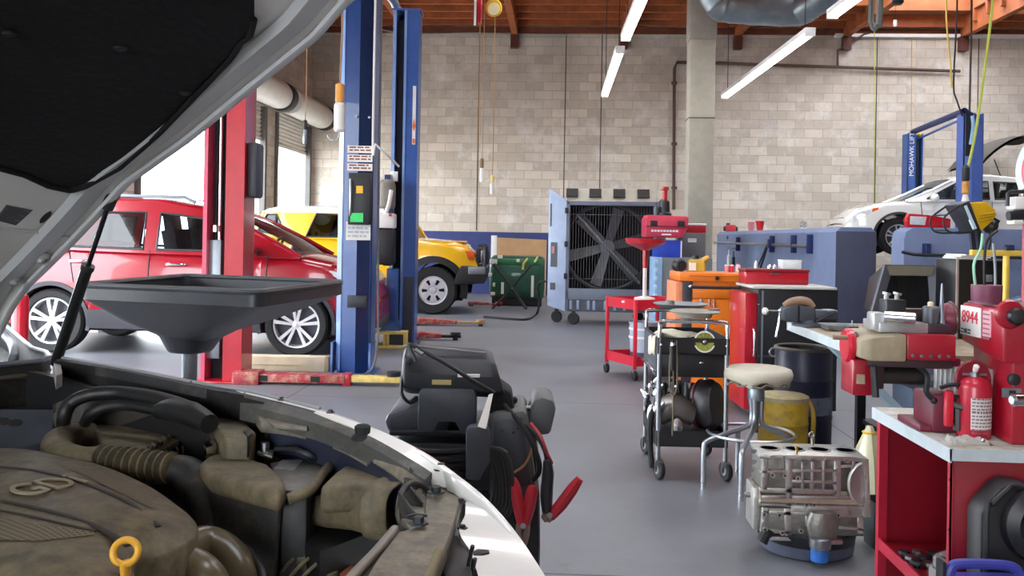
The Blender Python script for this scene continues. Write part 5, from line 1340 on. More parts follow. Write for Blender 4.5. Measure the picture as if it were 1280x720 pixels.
# ------------------------------------------------------------------ black service cart
fr_ = PZ(821.7, 600, 0); t = thing('service_cart', 'black two-tray service cart on castors with chrome handles and clutter, left of the stool', 'cart', (fr_.x, fr_.y, 0), R(1.5))
br_ = WM[t.name].inverted() @ PZ(798, 568, 0); wR = (WM[t.name].inverted() @ PZ(903, 598.5, 0)).x
Lc = br_.y
TRAY = mat('tray_black', (26,26,29), 0.45); DRW = mat('cart_side_grey', (70,74,84), 0.45)
ZR = 0.775
for x in (0.0, wR):
    for y in (0.0, Lc):
        q = MB(); q.cyl((x, y, 0.11), (x, y, ZR), 0.0135, seg=12); q.build('leg', STL, t)
        rd = 0.055
        w_ = MB(); w_.lathe([(0.02, -0.014), (rd*0.9, -0.014), (rd, -0.006), (rd, 0.006), (rd*0.9, 0.014), (0.02, 0.014)], (x+0.01, y+0.02, rd), (0.94, 0.34, 0), 24); wo = w_.build('castor', RUB, t)
        q = MB(); q.lathe([(0.026, -0.016), (0.026, 0.016), (0.0, 0.017)], (x+0.01, y+0.02, rd), (0.94, 0.34, 0), 16); q.build('castor_hub', mat('hub_grey', (130,132,136), 0.4), wo)
        q = MB(); q.box((x+0.008, y+0.012, rd*1.75), (0.042, 0.05, 0.028)); q.box((x+0.03, y+0.018, rd*1.3), (0.004, 0.03, 0.06)); q.box((x-0.012, y+0.018, rd*1.3), (0.004, 0.03, 0.06)); q.build('castor_fork', STL, wo)
def tray(nm, z0, z1, m_, ex=0.012):
    q = MB(); q.bb((-ex, -ex, z0), (wR+ex, Lc+ex, z0+0.008))
    for a_, b_ in (((-ex,-ex),(wR+ex,-ex+0.006)), ((-ex,Lc+ex-0.006),(wR+ex,Lc+ex)), ((-ex,-ex),(-ex+0.006,Lc+ex)), ((wR+ex-0.006,-ex),(wR+ex,Lc+ex))): q.bb((a_[0],a_[1],z0), (b_[0],b_[1],z1))
    return q.build(nm, m_, t, weld=False)
tray('top_tray', 0.685, ZR-0.0, TRAY)
tray('bottom_tray', 0.185, 0.27, TRAY)
MB().bb((0.012, 0.0, 0.56), (wR-0.01, Lc-0.03, 0.684)).build('drawer_box', TRAY, t, bevel=0.004)
q = MB(); q.bb((-0.016, 0.02, 0.56), (-0.012, Lc-0.02, 0.765)); q.build('side_panel', DRW, t)
q = MB(); q.bb((-0.04, 0.01, 0.585), (-0.014, Lc-0.06, 0.6)); q.build('drawer_pull', CHR, t, bevel=0.004)
MB().ball((wR*0.62, -0.004, 0.64), 0.008, 10, (1.6, 0.6, 0.7)).build('lock', CHR, t)
for x in (0.005, wR-0.005): MB().ball((x, -0.014, 0.735), 0.008, 10).build('bolt', CHR, t)
for y, zz_ in ((0.0, 0.86), (Lc, 0.875)):
    q = MB(); q.tube([(0, y, ZR-0.06), (0, y, zz_-0.03), (0.03, y, zz_), (wR-0.03, y, zz_), (wR, y, zz_-0.03), (wR, y, ZR-0.06)], 0.012, 10, smooth=4); q.build('handle', CHR, t)
Mc = WM[t.name]
def on(nm, label, cat, x, y, z, rz=0.0, group=None):
    v = Mc @ Vector((x, y, z)); return thing(nm, label, cat, tuple(v), R(1.5)+rz, group)
# two shallow round pans on the handles
PANM = mat('pan_grey', (128,132,134), 0.4, 0.5, var=0.15, scale=12)
a = on('drain_pan', 'round grey pan with small tools on it, on the rear handle of the black cart', 'pan', 0.2, Lc-0.02, 0.8895)
MB().lathe([(0.04, 0), (0.12, 0.006), (0.16, 0.028), (0.166, 0.03), (0.16, 0.034), (0.118, 0.014), (0.001, 0.012)], seg=36).build('pan', PANM, a)
b_ = MB(); b_.bb((-0.09, -0.02, 0.014), (-0.04, 0.02, 0.05)); 
tag(b_.build('steel_block', STL, None, bevel=0.004), 'small steel block lying on the rear grey pan of the black cart', 'metal part'); bpy.data.objects['steel_block'].location = Mc @ Vector((0.2, Lc-0.02, 0.888))
a = on('drain_pan', 'round tan grey pan resting on the front handle of the black cart', 'pan', 0.2, 0.08, 0.8745)
MB().lathe([(0.05, 0), (0.09, 0.004), (0.1, 0.024), (0.135, 0.03), (0.14, 0.038), (0.125, 0.044), (0.001, 0.044)], seg=36).build('pan', mat('pan_tan', (150,146,134), 0.45, 0.3), a)
MB().bb((0.07, -0.03, 0.044), (0.13, 0.02, 0.054)).build('clip', CHR, a)
# supports for the front pan come from the handle bar and a rolled rag below
a = on('paper_towel', 'crumpled cream shop rag hanging over the left edge of the black cart tray', 'rag', 0.08, 0.14, 0.70)
q = MB(); rows = []
for i in range(15):
    u_ = i/14; row = []
    for j in range(11):
        v_ = j/10; x = -0.13+0.3*u_; y = -0.1+0.2*v_
        z = 0.075+0.012*math.sin(9*u_+4*v_)+0.01*math.sin(13*v_+u_*5)
        if x < -0.075: z -= (-0.075-x)*2.0; x = -0.098-0.01*math.sin(v_*8)
        row.append((x, y, z))
    rows.append(row)
q.grid(rows); o_ = q.build('rag_cloth', mat('rag_cream', (206,198,180), 0.9, var=0.08), a); md = o_.modifiers.new('thickness', 'SOLIDIFY'); md.thickness = 0.004
a = on('round_label_disc', 'green and cream round printed disc standing at the front of the black cart tray', 'disc', 0.24, 0.012, 0.695)
q = MB(); 
cc = Vector((0, -0.02, 0.06)); q.lathe([(0.0585, -0.002), (0.0585, 0.002)], cc, (0,-1,0.1), 40); do = q.build('disc', PAP, a)
q = MB(); q.lathe([(0.018, 0.0025), (0.05, 0.0025), (0.05, 0.0035), (0.018, 0.0035)], cc, (0,-1,0.1), 40, cap=False); q.build('green_ring', mat('disc_green', (150,152,60), 0.6, var=0.3, scale=60), do)
q = MB(); q.lathe([(0.014, 0.003), (0.01, 0.01), (0, 0.012)], cc, (0,-1,0.1), 16); q.build('hub', CHR, do)
for k in range(12):
    an = 2*PI*k/12; q = MB(); q.tube([cc+Vector((0.018*math.cos(an), -0.0037, 0.018*math.sin(an))), cc+Vector((0.05*math.cos(an), -0.0037, 0.05*math.sin(an)))], 0.0012, 4); q.build('spoke_line', mat('disc_line', (80,86,50), 0.6), do)
rnd = random.Random(3)
for k in range(7):
    x, y = 0.17+0.02*k*0.6, 0.06+0.03*(k % 3)
    a = on('socket', 'small chrome socket heaped in the middle of the black cart tray', 'socket', x, y, 0.694, rnd.uniform(0, 3), 'sockets in the black cart tray')
    MB().lathe([(0.012, 0), (0.014, 0.05), (0.016, 0.055), (0.016, 0.085), (0.009, 0.086), (0.008, 0.07)], seg=14).build('barrel', CHR, a)
a = on('shop_manual', 'cream folded papers in the black cart tray behind the round disc', 'papers', 0.2, 0.36, 0.694, 0.2)
for k in range(3): MB().box((0, 0, 0.03+0.012*k), (0.13, 0.16, 0.008), (0.1, 0.08*k, 0.1*k)).build('sheet', PAP, a)
MB().box((0, 0, 0.012), (0.12, 0.15, 0.024)).build('pad', mat('pad_cream', (196,188,166), 0.8), a)
# chain / hanging tools on the front left
a = on('hanging_chain', 'tan cord loop hanging down the front of the black cart', 'cord', 0.06, -0.03, 0.73)
q = MB(); q.tube([(0.0, 0, 0.03), (-0.01, -0.004, -0.1), (-0.005, -0.005, -0.24), (0.015, -0.005, -0.26), (0.03, -0.005, -0.22), (0.03, -0.003, -0.08), (0.025, 0, 0.03)], 0.0045, 7, smooth=4); q.build('loop', mat('chain_tan', (112,100,80), 0.6), a)
q = MB(); q.tube([(0.01, -0.004, -0.05), (0.012, -0.006, -0.3), (0.01, -0.01, -0.48)], 0.004, 6, smooth=3); q.build('tail', mat('chain_tan', (112,100,80), 0.6), a)
a = on('flashlight', 'black torch with silver tip hanging at the front left of the black cart', 'torch', 0.065, -0.032, 0.6)
MB().lathe([(0.012, 0), (0.014, 0.09), (0.018, 0.11), (0.018, 0.135)], seg=14).build('torch_body', BLK, a); MB().lathe([(0.014, 0.135), (0.012, 0.15), (0.0, 0.152)], seg=14).build('torch_tip', CHR, a)
# load on the lower tray
a = on('intake_assembly', 'heap of chrome and black engine parts on the lower tray of the black cart', 'engine parts', 0.2, 0.2, 0.195); a.scale = (0.98, 1.0, 1.4)
q = MB(); q.lathe([(0.02, 0), (0.09, 0.0), (0.1, 0.02), (0.1, 0.10), (0.085, 0.13), (0.03, 0.14)], (0.04, -0.04, 0.13), (0.55,-0.5,0.12), 28); dm = q.build('drum', mat('drum_dark', (38,34,38), 0.4), a)
q = MB(); q.torus(Vector((0.04, -0.04, 0.13))+Vector((0.55,-0.5,0.12)).normalized()*0.03, 0.1, 0.005, (0.55,-0.5,0.12), 32, 6); q.build('red_rim', mat('rim_darkred', (120,26,44), 0.4), dm)
q = MB(); q.tube([(-0.17, -0.05, 0.1), (-0.1, -0.12, 0.14), (0.0, -0.13, 0.1)], [0.05, 0.055, 0.04], 14, smooth=3); q.build('manifold', mat('manifold_grey', (110,104,100), 0.4, 0.6), a)
q = MB(); q.lathe([(0.001, 0), (0.028, 0.004), (0.03, 0.02), (0.0, 0.026)], (-0.1, -0.185, 0.07), (0,-1,0.1), 18); q.build('end_cap', CHR, a)
rnd = random.Random(5)
for k in range(20):
    x, y, z = rnd.uniform(-0.22, -0.02), rnd.uniform(-0.15, 0.25), rnd.uniform(0.1, 0.2)
    q = MB(); dr = Vector((rnd.uniform(-1,1), rnd.uniform(-1,1), rnd.uniform(-0.3,1))).normalized()
    q.lathe([(0.012, 0), (0.02, 0.006), (0.02, 0.03), (0.012, 0.036), (0.009, 0.07)], (x, y, z), dr, 12); q.build('fitting', CHR if k % 3 else BLK, a)
for k in range(6):
    q = MB(); x = -0.2+0.04*k; q.tube([(x, -0.1, 0.08), (x+0.02, 0.0, 0.2), (x+0.03, 0.12, 0.16), (x+0.02, 0.25, 0.05)], 0.014, 8, smooth=4); q.build('runner_tube', BLK if k % 2 else GAL, a)
q = MB(); q.bb((-0.2, -0.17, 0.0), (0.14, 0.28, 0.05)); q.build('lower_casting', mat('casting_dark', (44,44,48), 0.5, 0.4), a, bevel=0.012)
q = MB(); q.tube([(-0.22, -0.1, 0.13), (-0.24, -0.13, 0.06), (-0.235, -0.14, -0.05), (-0.225, -0.14, -0.1)], [0.016, 0.02, 0.016, 0.02], 8, smooth=4); q.build('hanging_hose', RUB, a)
MB().ball((-0.23, -0.1, 0.1), 0.035, 14, (0.7, 0.7, 1.2)).build('white_cap', PAP, a)
MB().bb((-0.205, -0.178, 0.03), (-0.195, -0.172, 0.09)).build('yellow_tag', YEL, a)
MB().ball((0.09, -0.19, 0.03), 0.02, 12).build('bright_plug', PAP, a)
q = MB(); q.torus((0.17, 0.02, 0.07), 0.05, 0.022, (1,-0.6,0.1), 24, 8); q.build('black_pulley', RUB, a)

# ------------------------------------------------------------------ stool
ctr = PZ(938, 603, 0); d = (ctr-CAM).dot(FW); u = d/F
t = thing('shop_stool', 'chrome shop stool with worn cream round seat and foot ring', 'stool', (ctr.x, ctr.y, 0), YAW)
def zs(py, px=940): return EYE+(hor(px)-py)*u
zt = zs(459)
def px2(px): return (px-938)*u
SEAT = mat('stool_vinyl', (190,182,164), 0.6, var=0.1, scale=10, bump=0.15, bscale=18)
ox = px2(945)
rings = []
for (rs, z) in ((0.6, zt-0.07), (0.92, zt-0.075), (1.0, zt-0.055), (1.01, zt-0.03), (0.97, zt-0.008), (0.85, zt), (0.4, zt+0.004), (0.02, zt+0.005)):
    rings.append([(ox+42*u*rs*math.cos(2*PI*k/36), 42*u*rs*math.sin(2*PI*k/36), z-(0.012*math.sin(5*2*PI*k/36)+0.008*math.sin(9*2*PI*k/36+1) if rs in (0.92, 0.6) else 0)) for k in range(36)])
MB().loft(rings).build('seat', SEAT, t, angle=60)
q = MB(); pth = [(ox+42*u*math.cos(2*PI*k/36)*0.93, 42*u*math.sin(2*PI*k/36)*0.93, zt-0.078+0.012*math.sin(k*1.9)) for k in range(37)]; q.tube(pth, 0.006, 6); q.build('seat_piping', mat('piping_dark', (120,110,96), 0.7), t)
MB().cyl((ox, 0, zt-0.1), (ox, 0, zt-0.066), 0.1, seg=24).build('seat_plate', BLK, t)
xc = px2(943)
MB().lathe([(0.016, zs(540)), (0.016, zt-0.1)], (xc, 0, 0), seg=14).build('screw_post', STL, t)
MB().lathe([(0.042, zs(500)), (0.046, zs(497)), (0.046, zs(487)), (0.03, zs(478)), (0.02, zs(474))], (xc, 0, 0), seg=24).build('hub_cap', GAL, t)
zr = zs(541); rr_ = 53*u
MB().torus((px2(937.5), 0, zr), rr_, 0.009, (0.0,0,1), 44, 10).build('foot_ring', mat('ring_chrome', (196,198,204), 0.32, 0.85), t)
feet = [(879, 610), (926, 626), (918, 600), (990, 598)]
for k, (fx, fy) in enumerate(feet):
    g = WM[t.name].inverted() @ PZ(fx, fy, 0.0)
    if k == 3: g = Vector((0.21, 0.02, 0))
    if k == 2: g = Vector((-0.02, 0.2, 0))
    h = Vector((g.x-xc, g.y, 0)); r_ = h.length; h.normalize()
    q = MB(); q.tube([(xc+h.x*0.034, h.y*0.034, zs(497)), (xc+h.x*0.036, h.y*0.036, zs(528)), (xc+h.x*r_*0.55, h.y*r_*0.55, zs(541)+0.01), (xc+h.x*r_*0.93, h.y*r_*0.93, zs(546)), (xc+h.x*r_, h.y*r_, zs(556)), (xc+h.x*r_, h.y*r_, 0.02)], 0.0138, 12, smooth=5); lg = q.build('leg', mat('leg_steel', (176,180,188), 0.36, 0.85), t)
    MB().lathe([(0.016, 0), (0.015, 0.03)], (xc+h.x*r_, h.y*r_, 0.0), seg=12).build('foot_tip', CHR, lg)

# ------------------------------------------------------------------ barrels under the bench
def fo(px, py): return PZ(px, py, 0)
NVB = mat('barrel_navy', (36,40,62), 0.4, var=0.2)
f = Fr('steel_barrel', 'black blue open steel barrel under the corner of the steel bench', 'barrel', 1016, 5.2)
r_ = 36*f.u; zt = f.z(440)
MB().lathe([(r_*0.97, 0), (r_, 0.015), (r_, zt*0.36), (r_*1.03, zt*0.38), (r_, zt*0.4), (r_, zt*0.7), (r_*1.03, zt*0.72), (r_, zt*0.74), (r_*0.99, zt), (r_*0.94, zt), (r_*0.94, 0.03), (0.0, 0.02)], (0, 0.2, 0), seg=40).build('barrel_wall', NVB, f.t)
MB().torus((0, 0.2, zt), r_*0.97, 0.011, seg=40, sr=8).build('rim', mat('rim_worn', (104,96,88), 0.5, 0.4), f.t)
MB().lathe([(r_*1.012, zt*0.42), (r_*1.012, zt*0.58)], (0, 0.2, 0), seg=40, cap=False).build('label_band', mat('band_mixed', (120,126,146), 0.6, var=0.6, scale=9), f.t)
MB().torus((-r_-0.012, 0.2, zt-0.03), 0.025, 0.006, (0,1,0), 16, 6).build('handle', GAL, f.t)
f = Fr('grease_drum', 'yellow lidded drum behind the stool', 'drum', 984, 5.0)
r_ = 31*f.u; zt = f.z(498)
YD = mat('drum_yellow', (196,160,44), 0.5, var=0.25, scale=6, dust=(120,100,60), dustamt=0.25)
MB().lathe([(r_*0.96, 0), (r_, 0.01), (r_, zt*0.32), (r_*1.025, zt*0.34), (r_, zt*0.36), (r_, zt*0.62), (r_*1.025, zt*0.64), (r_, zt*0.66), (r_, zt-0.01), (r_*0.96, zt-0.01)], (0, 0.1, 0), seg=40).build('drum_wall', YD, f.t)
MB().lathe([(r_*1.03, zt-0.025), (r_*1.03, zt), (r_*0.9, zt+0.008), (0, zt+0.008)], (0, 0.1, 0), seg=40).build('lid', mat('lid_worn', (176,160,120), 0.5, var=0.3, scale=10), f.t)
q = MB(); q.tube([(r_+0.005, 0.1, zt-0.03), (r_+0.03, 0.08, zt*0.75), (r_+0.02, 0.07, zt*0.3), (r_+0.005, 0.08, 0.02)], 0.014, 8, smooth=4); q.build('bail_handle', YD, f.t)
# ------------------------------------------------------------------ engine block on the drain pan
pc = PZ(1024, 706, 0); pc.y += 0.2; d = (pc-CAM).dot(FW)-0.14; u = d/F
t = thing('drain_pan', 'low black round oil drain pan on the floor under the aluminium engine block', 'pan', (pc.x, pc.y, 0), YAW)
MB().lathe([(0.17, 0), (0.19, 0.01), (0.2, 0.08), (0.21, 0.098), (0.21, 0.108), (0.195, 0.108), (0.185, 0.08), (0.17, 0.03), (0.0, 0.025)], seg=44).build('pan', mat('pan_black', (32,33,38), 0.35), t)
q = MB(); q.tube([(-0.15, -0.12, 0.105), (-0.21, -0.15, 0.108), (-0.235, -0.16, 0.075)], [0.02, 0.024, 0.026], 10, smooth=3); q.build('spout', BLK, t)
MB().lathe([(0.191, 0.01), (0.197, 0.05), (0.1975, 0.055)], seg=44, cap=False).build('pan_skirt', mat('pan_blue_grey', (74,80,96), 0.35), t)
zb = 0.1095
e = thing('engine_block', 'bare aluminium four-cylinder engine block standing on the black drain pan', 'engine block', (pc.x-0.005, pc.y-0.07, zb), YAW+R(-3))
ALU = mat('cast_aluminium', (186,184,178), 0.34, 0.7, var=0.18, scale=16, bump=0.25, bscale=70, dust=(110,98,80), dustamt=0.08)
ALD = mat('cast_aluminium_dark', (132,129,122), 0.42, 0.7, var=0.3, scale=14, bump=0.25, bscale=60)
def ex(px): return (px-1022)*u
def ez(py): return EYE-zb+(hor(1022)-py)*u
# scale heights so that the lower face sits on the pan
zt = ez(567)
xL, xR = ex(950), ex(1080)
hb_ = max(0.0, ez(660))
# upper cylinder bank box with four bores
yd0, yd1 = -0.1, 0.1
bm_ = MB()
q = MB(); q.bb((xL+0.015, yd0+0.02, ez(615)), (xR-0.02, yd1, zt-0.02)); core = q.build('cylinder_case', ALD, e, bevel=0.006)
q = MB(); q.prism([(xL, yd0-0.005, zt-0.02), (xR, yd0-0.005, zt-0.02), (xR+0.01, yd1+0.01, zt-0.02), (xL+0.01, yd1+0.01, zt-0.02)], (0,0,0.02)); dk_ = q.build('deck', ALU, e, bevel=0.004)
for k in range(4):
    cx_ = lerp(xL+0.065, xR-0.05, k/3)
    MB().lathe([(0.036, 0.0005), (0.046, 0.003), (0.046, 0.006), (0.036, 0.006)], (cx_, 0.0, zt-0.003), seg=30, cap=False).build('bore_liner', STL, dk_)
    MB().lathe([(0.038, 0.0), (0.0, 0.0)], (cx_, 0.0, zt+0.0012), seg=30).build('bore', mat('bore_dark', (30,28,26), 0.6), dk_)
# ribs on the front
def rib(px0, py0, px1, py1, w_=0.006, dep=0.024):
    a_, b_ = Vector((ex(px0), yd0-0.002, ez(py0))), Vector((ex(px1), yd0-0.002, ez(py1)))
    dv = (b_-a_).normalized(); nv = Vector((-dv.z, 0, dv.x))*w_
    q = MB(); q.prism([a_-nv, b_-nv, b_+nv, a_+nv], (0, dep, 0)); return q.build('rib', ALU, e, bevel=0.002)
for v in ((958,570,958,612,0.012), (987,568,988,632,0.014), (1004,575,1004,612), (1016,575,1016,612), (1030,570,1030,612), (1046,568,1047,618,0.014), (1066,570,1066,585), (952,612,1046,612,0.01), (990,587,1046,585), (990,600,1046,600), (952,590,985,588), (1050,580,1072,578), (955,622,985,620,0.01), (988,620,1075,618), (952,628,1080,626,0.012), (990,634,1080,633,0.014), (955,640,1082,640,0.008)): rib(*v)
# belly and crankcase
q = MB(); q.loft([[(x, yd0+0.02, ez(636)), (x, yd0-0.01, ez(626)), (x, yd0+0.02, ez(612)), (x, yd1, ez(612)), (x, yd1+0.02, ez(636))] for x in (xL+0.01, xR-0.005)]); q.build('water_jacket', mat('cast_aluminium_warm', (166,154,136), 0.34, 0.75, var=0.2, scale=16), e)
q = MB(); q.bb((xL+0.02, yd0, 0.0), (xR, yd1+0.03, ez(634))); q.build('crankcase', ALD, e, bevel=0.006)
for v in ((960,634,958,668,0.014), (986,634,988,668,0.014), (1010,640,1010,655), (1075,640,1076,662,0.012), (955,662,990,664,0.008), (955,672,1010,672,0.008), (1040,655,1080,657)): rib(*v)
for px, py in ((966,571),(981,571),(967,593),(982,593),(998,596),(1030,570),(993,627),(1009,628),(1018,628),(958,642),(976,642),(1048,640),(1030,639),(1057,572),(959,661),(980,664),(1003,661)):
    q = MB(); q.lathe([(0.0105, 0), (0.0105, 0.034), (0.0048, 0.034), (0.0045, 0.02)], (ex(px), yd0+0.025, ez(py)), (0,-1,0), 16, cap=False); bo = q.build('bolt_boss', ALU, e)
    MB().lathe([(0.0046, 0.028), (0.0, 0.028)], (ex(px), yd0+0.025, ez(py)), (0,-1,0), 12).build('bolt_hole', mat('bore_dark', (30,28,26), 0.6), bo)
# rear bell housing on the right
q = MB(); pts = []
for k in range(15):
    a_ = R(100)+R(150)*k/14; pts.append((ex(1080)+0.012+0.075*math.cos(a_)*1.05, yd0-0.01, ez(600)+0.09*math.sin(a_)))
q.tube(pts, 0.008, 8); q.build('bell_flange', ALU, e)
q = MB(); rows = []
for r_ in (0.0, 0.5, 0.98):
    rows.append([(ex(1080)+0.012+0.075*r_*math.cos(R(100)+R(150)*k/14)*1.05, yd0+0.01*(1-r_)-0.004, ez(600)+0.09*r_*math.sin(R(100)+R(150)*k/14)) for k in range(15)])
q.grid(rows); q.build('bell_recess', mat('recess_pale', (186,186,186), 0.3, 0.7), e)
q = MB(); q.prism([(ex(1068), yd0-0.02, zt), (ex(1082), yd0-0.02, zt-0.005), (ex(1086), yd0-0.02, ez(640)), (ex(1078), yd0-0.02, ez(640)), (ex(1080), yd0-0.02, ez(600)), (ex(1073), yd0-0.02, ez(568))], (0, 0.22, 0)); q.build('rear_flange', ALU, e, bevel=0.004)
MB().cyl((xL-0.035, 0, ez(627)), (xL+0.02, 0, ez(627)), 0.011, seg=14).build('crank_snout', STL, e)
q = MB(); q.bb((xL-0.012, yd0+0.03, ez(665)), (xL+0.02, yd1-0.02, ez(612))); q.build('front_cover', ALU, e, bevel=0.006)
for k, (px, py) in enumerate(((948, 578), (946, 588), (948, 565))): MB().lathe([(0.008, 0), (0.009, 0.02)], (ex(px)-0.004, yd0+0.02, ez(py)), (-0.6,-1,0), 12).build('stud', STL, e)
for px in (998, 1031): 
    q = MB(); q.lathe([(0.005, 0), (0.005, 0.02), (0.008, 0.022), (0.008, 0.03)], (ex(px), yd0+0.02 if px < 1010 else 0.08, zt), (0,0,1), 12); q.build('stud', mat('brass', (190,160,90), 0.35, 0.9) if px < 1010 else STL, e)
MB().torus((ex(1030), 0.08, zt+0.045), 0.011, 0.003, (0,1,0), 16, 6).build('lifting_eye', STL, e)
# oil filter housing and filter
q = MB(); q.loft([[(ex(1026)+s*0.066*math.cos(2*PI*k/20), yd0-0.03-0.03*0+s*0.03*math.sin(2*PI*k/20)-0.01, z) for k in range(20)] for z, s in ((ez(634), 0.75), (ez(645), 1.0), (ez(660), 0.9), (ez(668), 0.75))]); q.build('filter_housing', ALD, e)
q = MB(); q.lathe([(0.042, ez(676)), (0.044, ez(672)), (0.044, ez(664)), (0.03, ez(662))], (ex(1022), yd0-0.05, 0), seg=26); q.build('adapter', STL, e)
q = MB(); q.tube([(ex(1030), yd0-0.06, ez(668)), (ex(1048), yd0-0.05, ez(668))], 0.011, 10); q.build('sensor', CHR, e)
q = MB(); q.lathe([(0.03, ez(693)), (0.035, ez(691)), (0.035, ez(676)), (0.03, ez(675))], (ex(1022), yd0-0.05-0.0, 0), seg=26); q.build('oil_filter', mat('filter_blue', (40,104,186), 0.4), e)
# small black plastic crate beside pan
f = Fr('trash_can', 'narrow dark plastic can between the engine block and the red bench', 'can', 1097, 3.8)
q = MB(); q.loft([[(x*s, y*s, z) for x, y in ((-0.03,-0.1),(0.03,-0.1),(0.03,0.1),(-0.03,0.1))] for z, s in ((0,0.85),(0.2,1.0),(0.2,0.9),(0.01,0.8))]); q.build('can_body', mat('can_green_grey', (58,66,66), 0.5), f.t)
f = Fr('plastic_bag', 'crumpled clear yellowish plastic bag behind the engine block', 'bag', 1085, 4.1, z=0)
q = MB(); rings = []
rnd = random.Random(9)
for z, s in ((0,0.6),(0.08,1),(0.2,1.05),(0.32,0.85),(0.42,0.4),(0.46,0.15)):
    rings.append([(0.075*s*math.cos(2*PI*k/18)*(1+rnd.uniform(-.15,.15)), 0.09*s*math.sin(2*PI*k/18)*(1+rnd.uniform(-.15,.15)), z) for k in range(18)])
q.loft(rings); q.build('bag', mat('bag_yellowish', (190,190,156), 0.3, coat=0.3), f.t); 
MB().torus((0,0,0.43), 0.028, 0.006, seg=14, sr=6).build('tie', YEL, f.t)
# ------------------------------------------------------------------ steel bench behind the lathe
BX, BZ = 1.44, 0.8
cor = PZ(983, 403, BZ); yb_ = cor.y; BX = cor.x; BY = 4.12
t = thing('workbench', 'grey steel workbench with pale edge and slanted brace carrying the vise', 'workbench', (BX, BY, 0))
Lb_, Wb_ = yb_-BY, 1.25
TOPM = mat('bench_top_brown', (150,132,108), 0.55, var=0.25, scale=7, dust=(186,180,168), dustamt=0.3)
PALE = mat('bench_edge_pale', (196,206,210), 0.5, var=0.12, scale=10)
MB().bb((0.012, 0, BZ-0.03), (Wb_, Lb_-0.012, BZ)).build('tabletop', TOPM, t)
q = MB(); q.bb((0, -0.005, BZ-0.045), (0.014, Lb_, BZ+0.003)); q.bb((0, Lb_-0.014, BZ-0.045), (Wb_, Lb_, BZ+0.003)); q.build('edge_angle', PALE, t)
for x, y in ((0.42, Lb_-0.05), (0.6, 0.2), (Wb_-0.08, Lb_-0.06), (Wb_-0.08, 0.2)): MB().bb((x, y-0.025, 0), (x+0.05, y+0.025, BZ-0.03)).build('leg', PALE if x < 0.2 else DST, t)
q = MB(); q.tube([(0.04, 0.75, BZ-0.04), (0.5, 0.2, 0.22)], 0.028, 4); q.build('brace', mat('brace_blue_grey', (140,156,166), 0.5), t)
MB().bb((0.45, 0.1, 0.2), (Wb_-0.05, Lb_-0.05, 0.225)).build('shelf', DST, t)
zs_ = 0.2255
for k, (x, y, sx_, sy_, sz_, m_, lab, nm, cat) in enumerate(((0.5, 0.2, 0.25, 0.25, 0.2, mat('box_navy', (58,74,120), 0.5), 'navy blue parts box on the lower shelf of the steel workbench', 'parts_box', 'box'), (0.5, 0.8, 0.35, 0.3, 0.28, mat('box_greyblue', (96,112,136), 0.5), 'grey blue crate on the lower shelf of the steel workbench', 'crate', 'box'))):
    a = thing(nm, lab, cat, (BX+x, BY+y, zs_)); q = MB(); q.box((sx_/2, sy_/2, sz_/2), (sx_, sy_, sz_)); q.build('box_body', m_, a, bevel=0.01)
    MB().box((sx_/2, sy_/2, sz_+0.006), (sx_+0.012, sy_+0.012, 0.016)).build('lid', m_, a, bevel=0.004)
# bench vise
f = Fr('bench_vise', 'grey bench vise with silver hanging handle on the corner of the steel workbench', 'vise', 1010, 5.3, z=BZ+0.004)
t = f.t; VG = mat('vise_grey', (78,82,92), 0.5, 0.3, var=0.15); VB = mat('vise_rust', (146,118,96), 0.6, var=0.3)
t.location.y = min(t.location.y, yb_-0.1); WM[t.name] = Matrix.Translation(t.location) @ Euler((0,0,YAW)).to_matrix().to_4x4()
X = f.x; Z = lambda py: max(0.0, f.z(py))
MB().lathe([(0.085, 0), (0.085, 0.012), (0.06, 0.02), (0.052, 0.04)], (X(1008), 0, 0), seg=24).build('swivel_base', VG, t)
q = MB(); q.loft([[(x, y*w_, z0), (x, -y*w_, z0), (x, -y*w_, z1), (x, y*w_, z1)] for x, y, w_, z0, z1 in ((X(1016), 0.05, 1, 0.03, 0.105), (X(998), 0.055, 1, 0.03, 0.12), (X(996), 0.055, 1, 0.03, 0.12))]); q.build('fixed_body', VG, t, bevel=0.006)
q = MB(); q.loft([[(x, y, z0), (x, -y, z0), (x, -y, z1), (x, y, z1)] for x, y, z0, z1 in ((X(994), 0.055, 0.02, 0.125), (X(978), 0.05, 0.03, 0.11), (X(974), 0.03, 0.045, 0.08))]); q.build('moving_jaw', VG, t, bevel=0.006)
q = MB(); q.tube([(X(980), 0, 0.115), (X(988), 0, 0.14), (X(1000), 0, 0.15), (X(1010), 0, 0.14), (X(1016), 0, 0.112)], [0.02, 0.024, 0.026, 0.024, 0.018], 12, smooth=3); q.build('pipe_jaw', VB, t)
MB().bb((X(1016), -0.045, 0.045), (X(1043), 0.045, 0.098)).build('anvil', VG, t, bevel=0.008)
MB().bb((X(1030), -0.05, 0.088), (X(1043), 0.05, 0.1)).build('anvil_face', GAL, t, bevel=0.003)
q = MB(); q.cyl((X(955), -0.02, 0.085), (X(980), -0.02, 0.085), 0.008, seg=10); q.build('screw', STL, t)
MB().lathe([(0.014, -0.015), (0.022, -0.006), (0.022, 0.006), (0.014, 0.015)], (X(955), -0.02, 0.085), (1,0,0.1), 14).build('knob', PAP, t)
q = MB(); q.tube([(X(971), -0.06, 0.09), (X(970), -0.065, 0.06), (X(969), -0.068, 0.02), (X(966), -0.07, -0.055)], 0.0065, 8); q.ball((X(971), -0.06, 0.093), 0.012, 12); q.ball((X(966), -0.07, -0.058), 0.011, 12); q.build('handle', CHR, t)
q = MB(); q.tube([(X(1016), -0.06, 0.03), (X(1040), -0.06, 0.09)], 0.008, 8); q.build('lock_lever', DST, t)
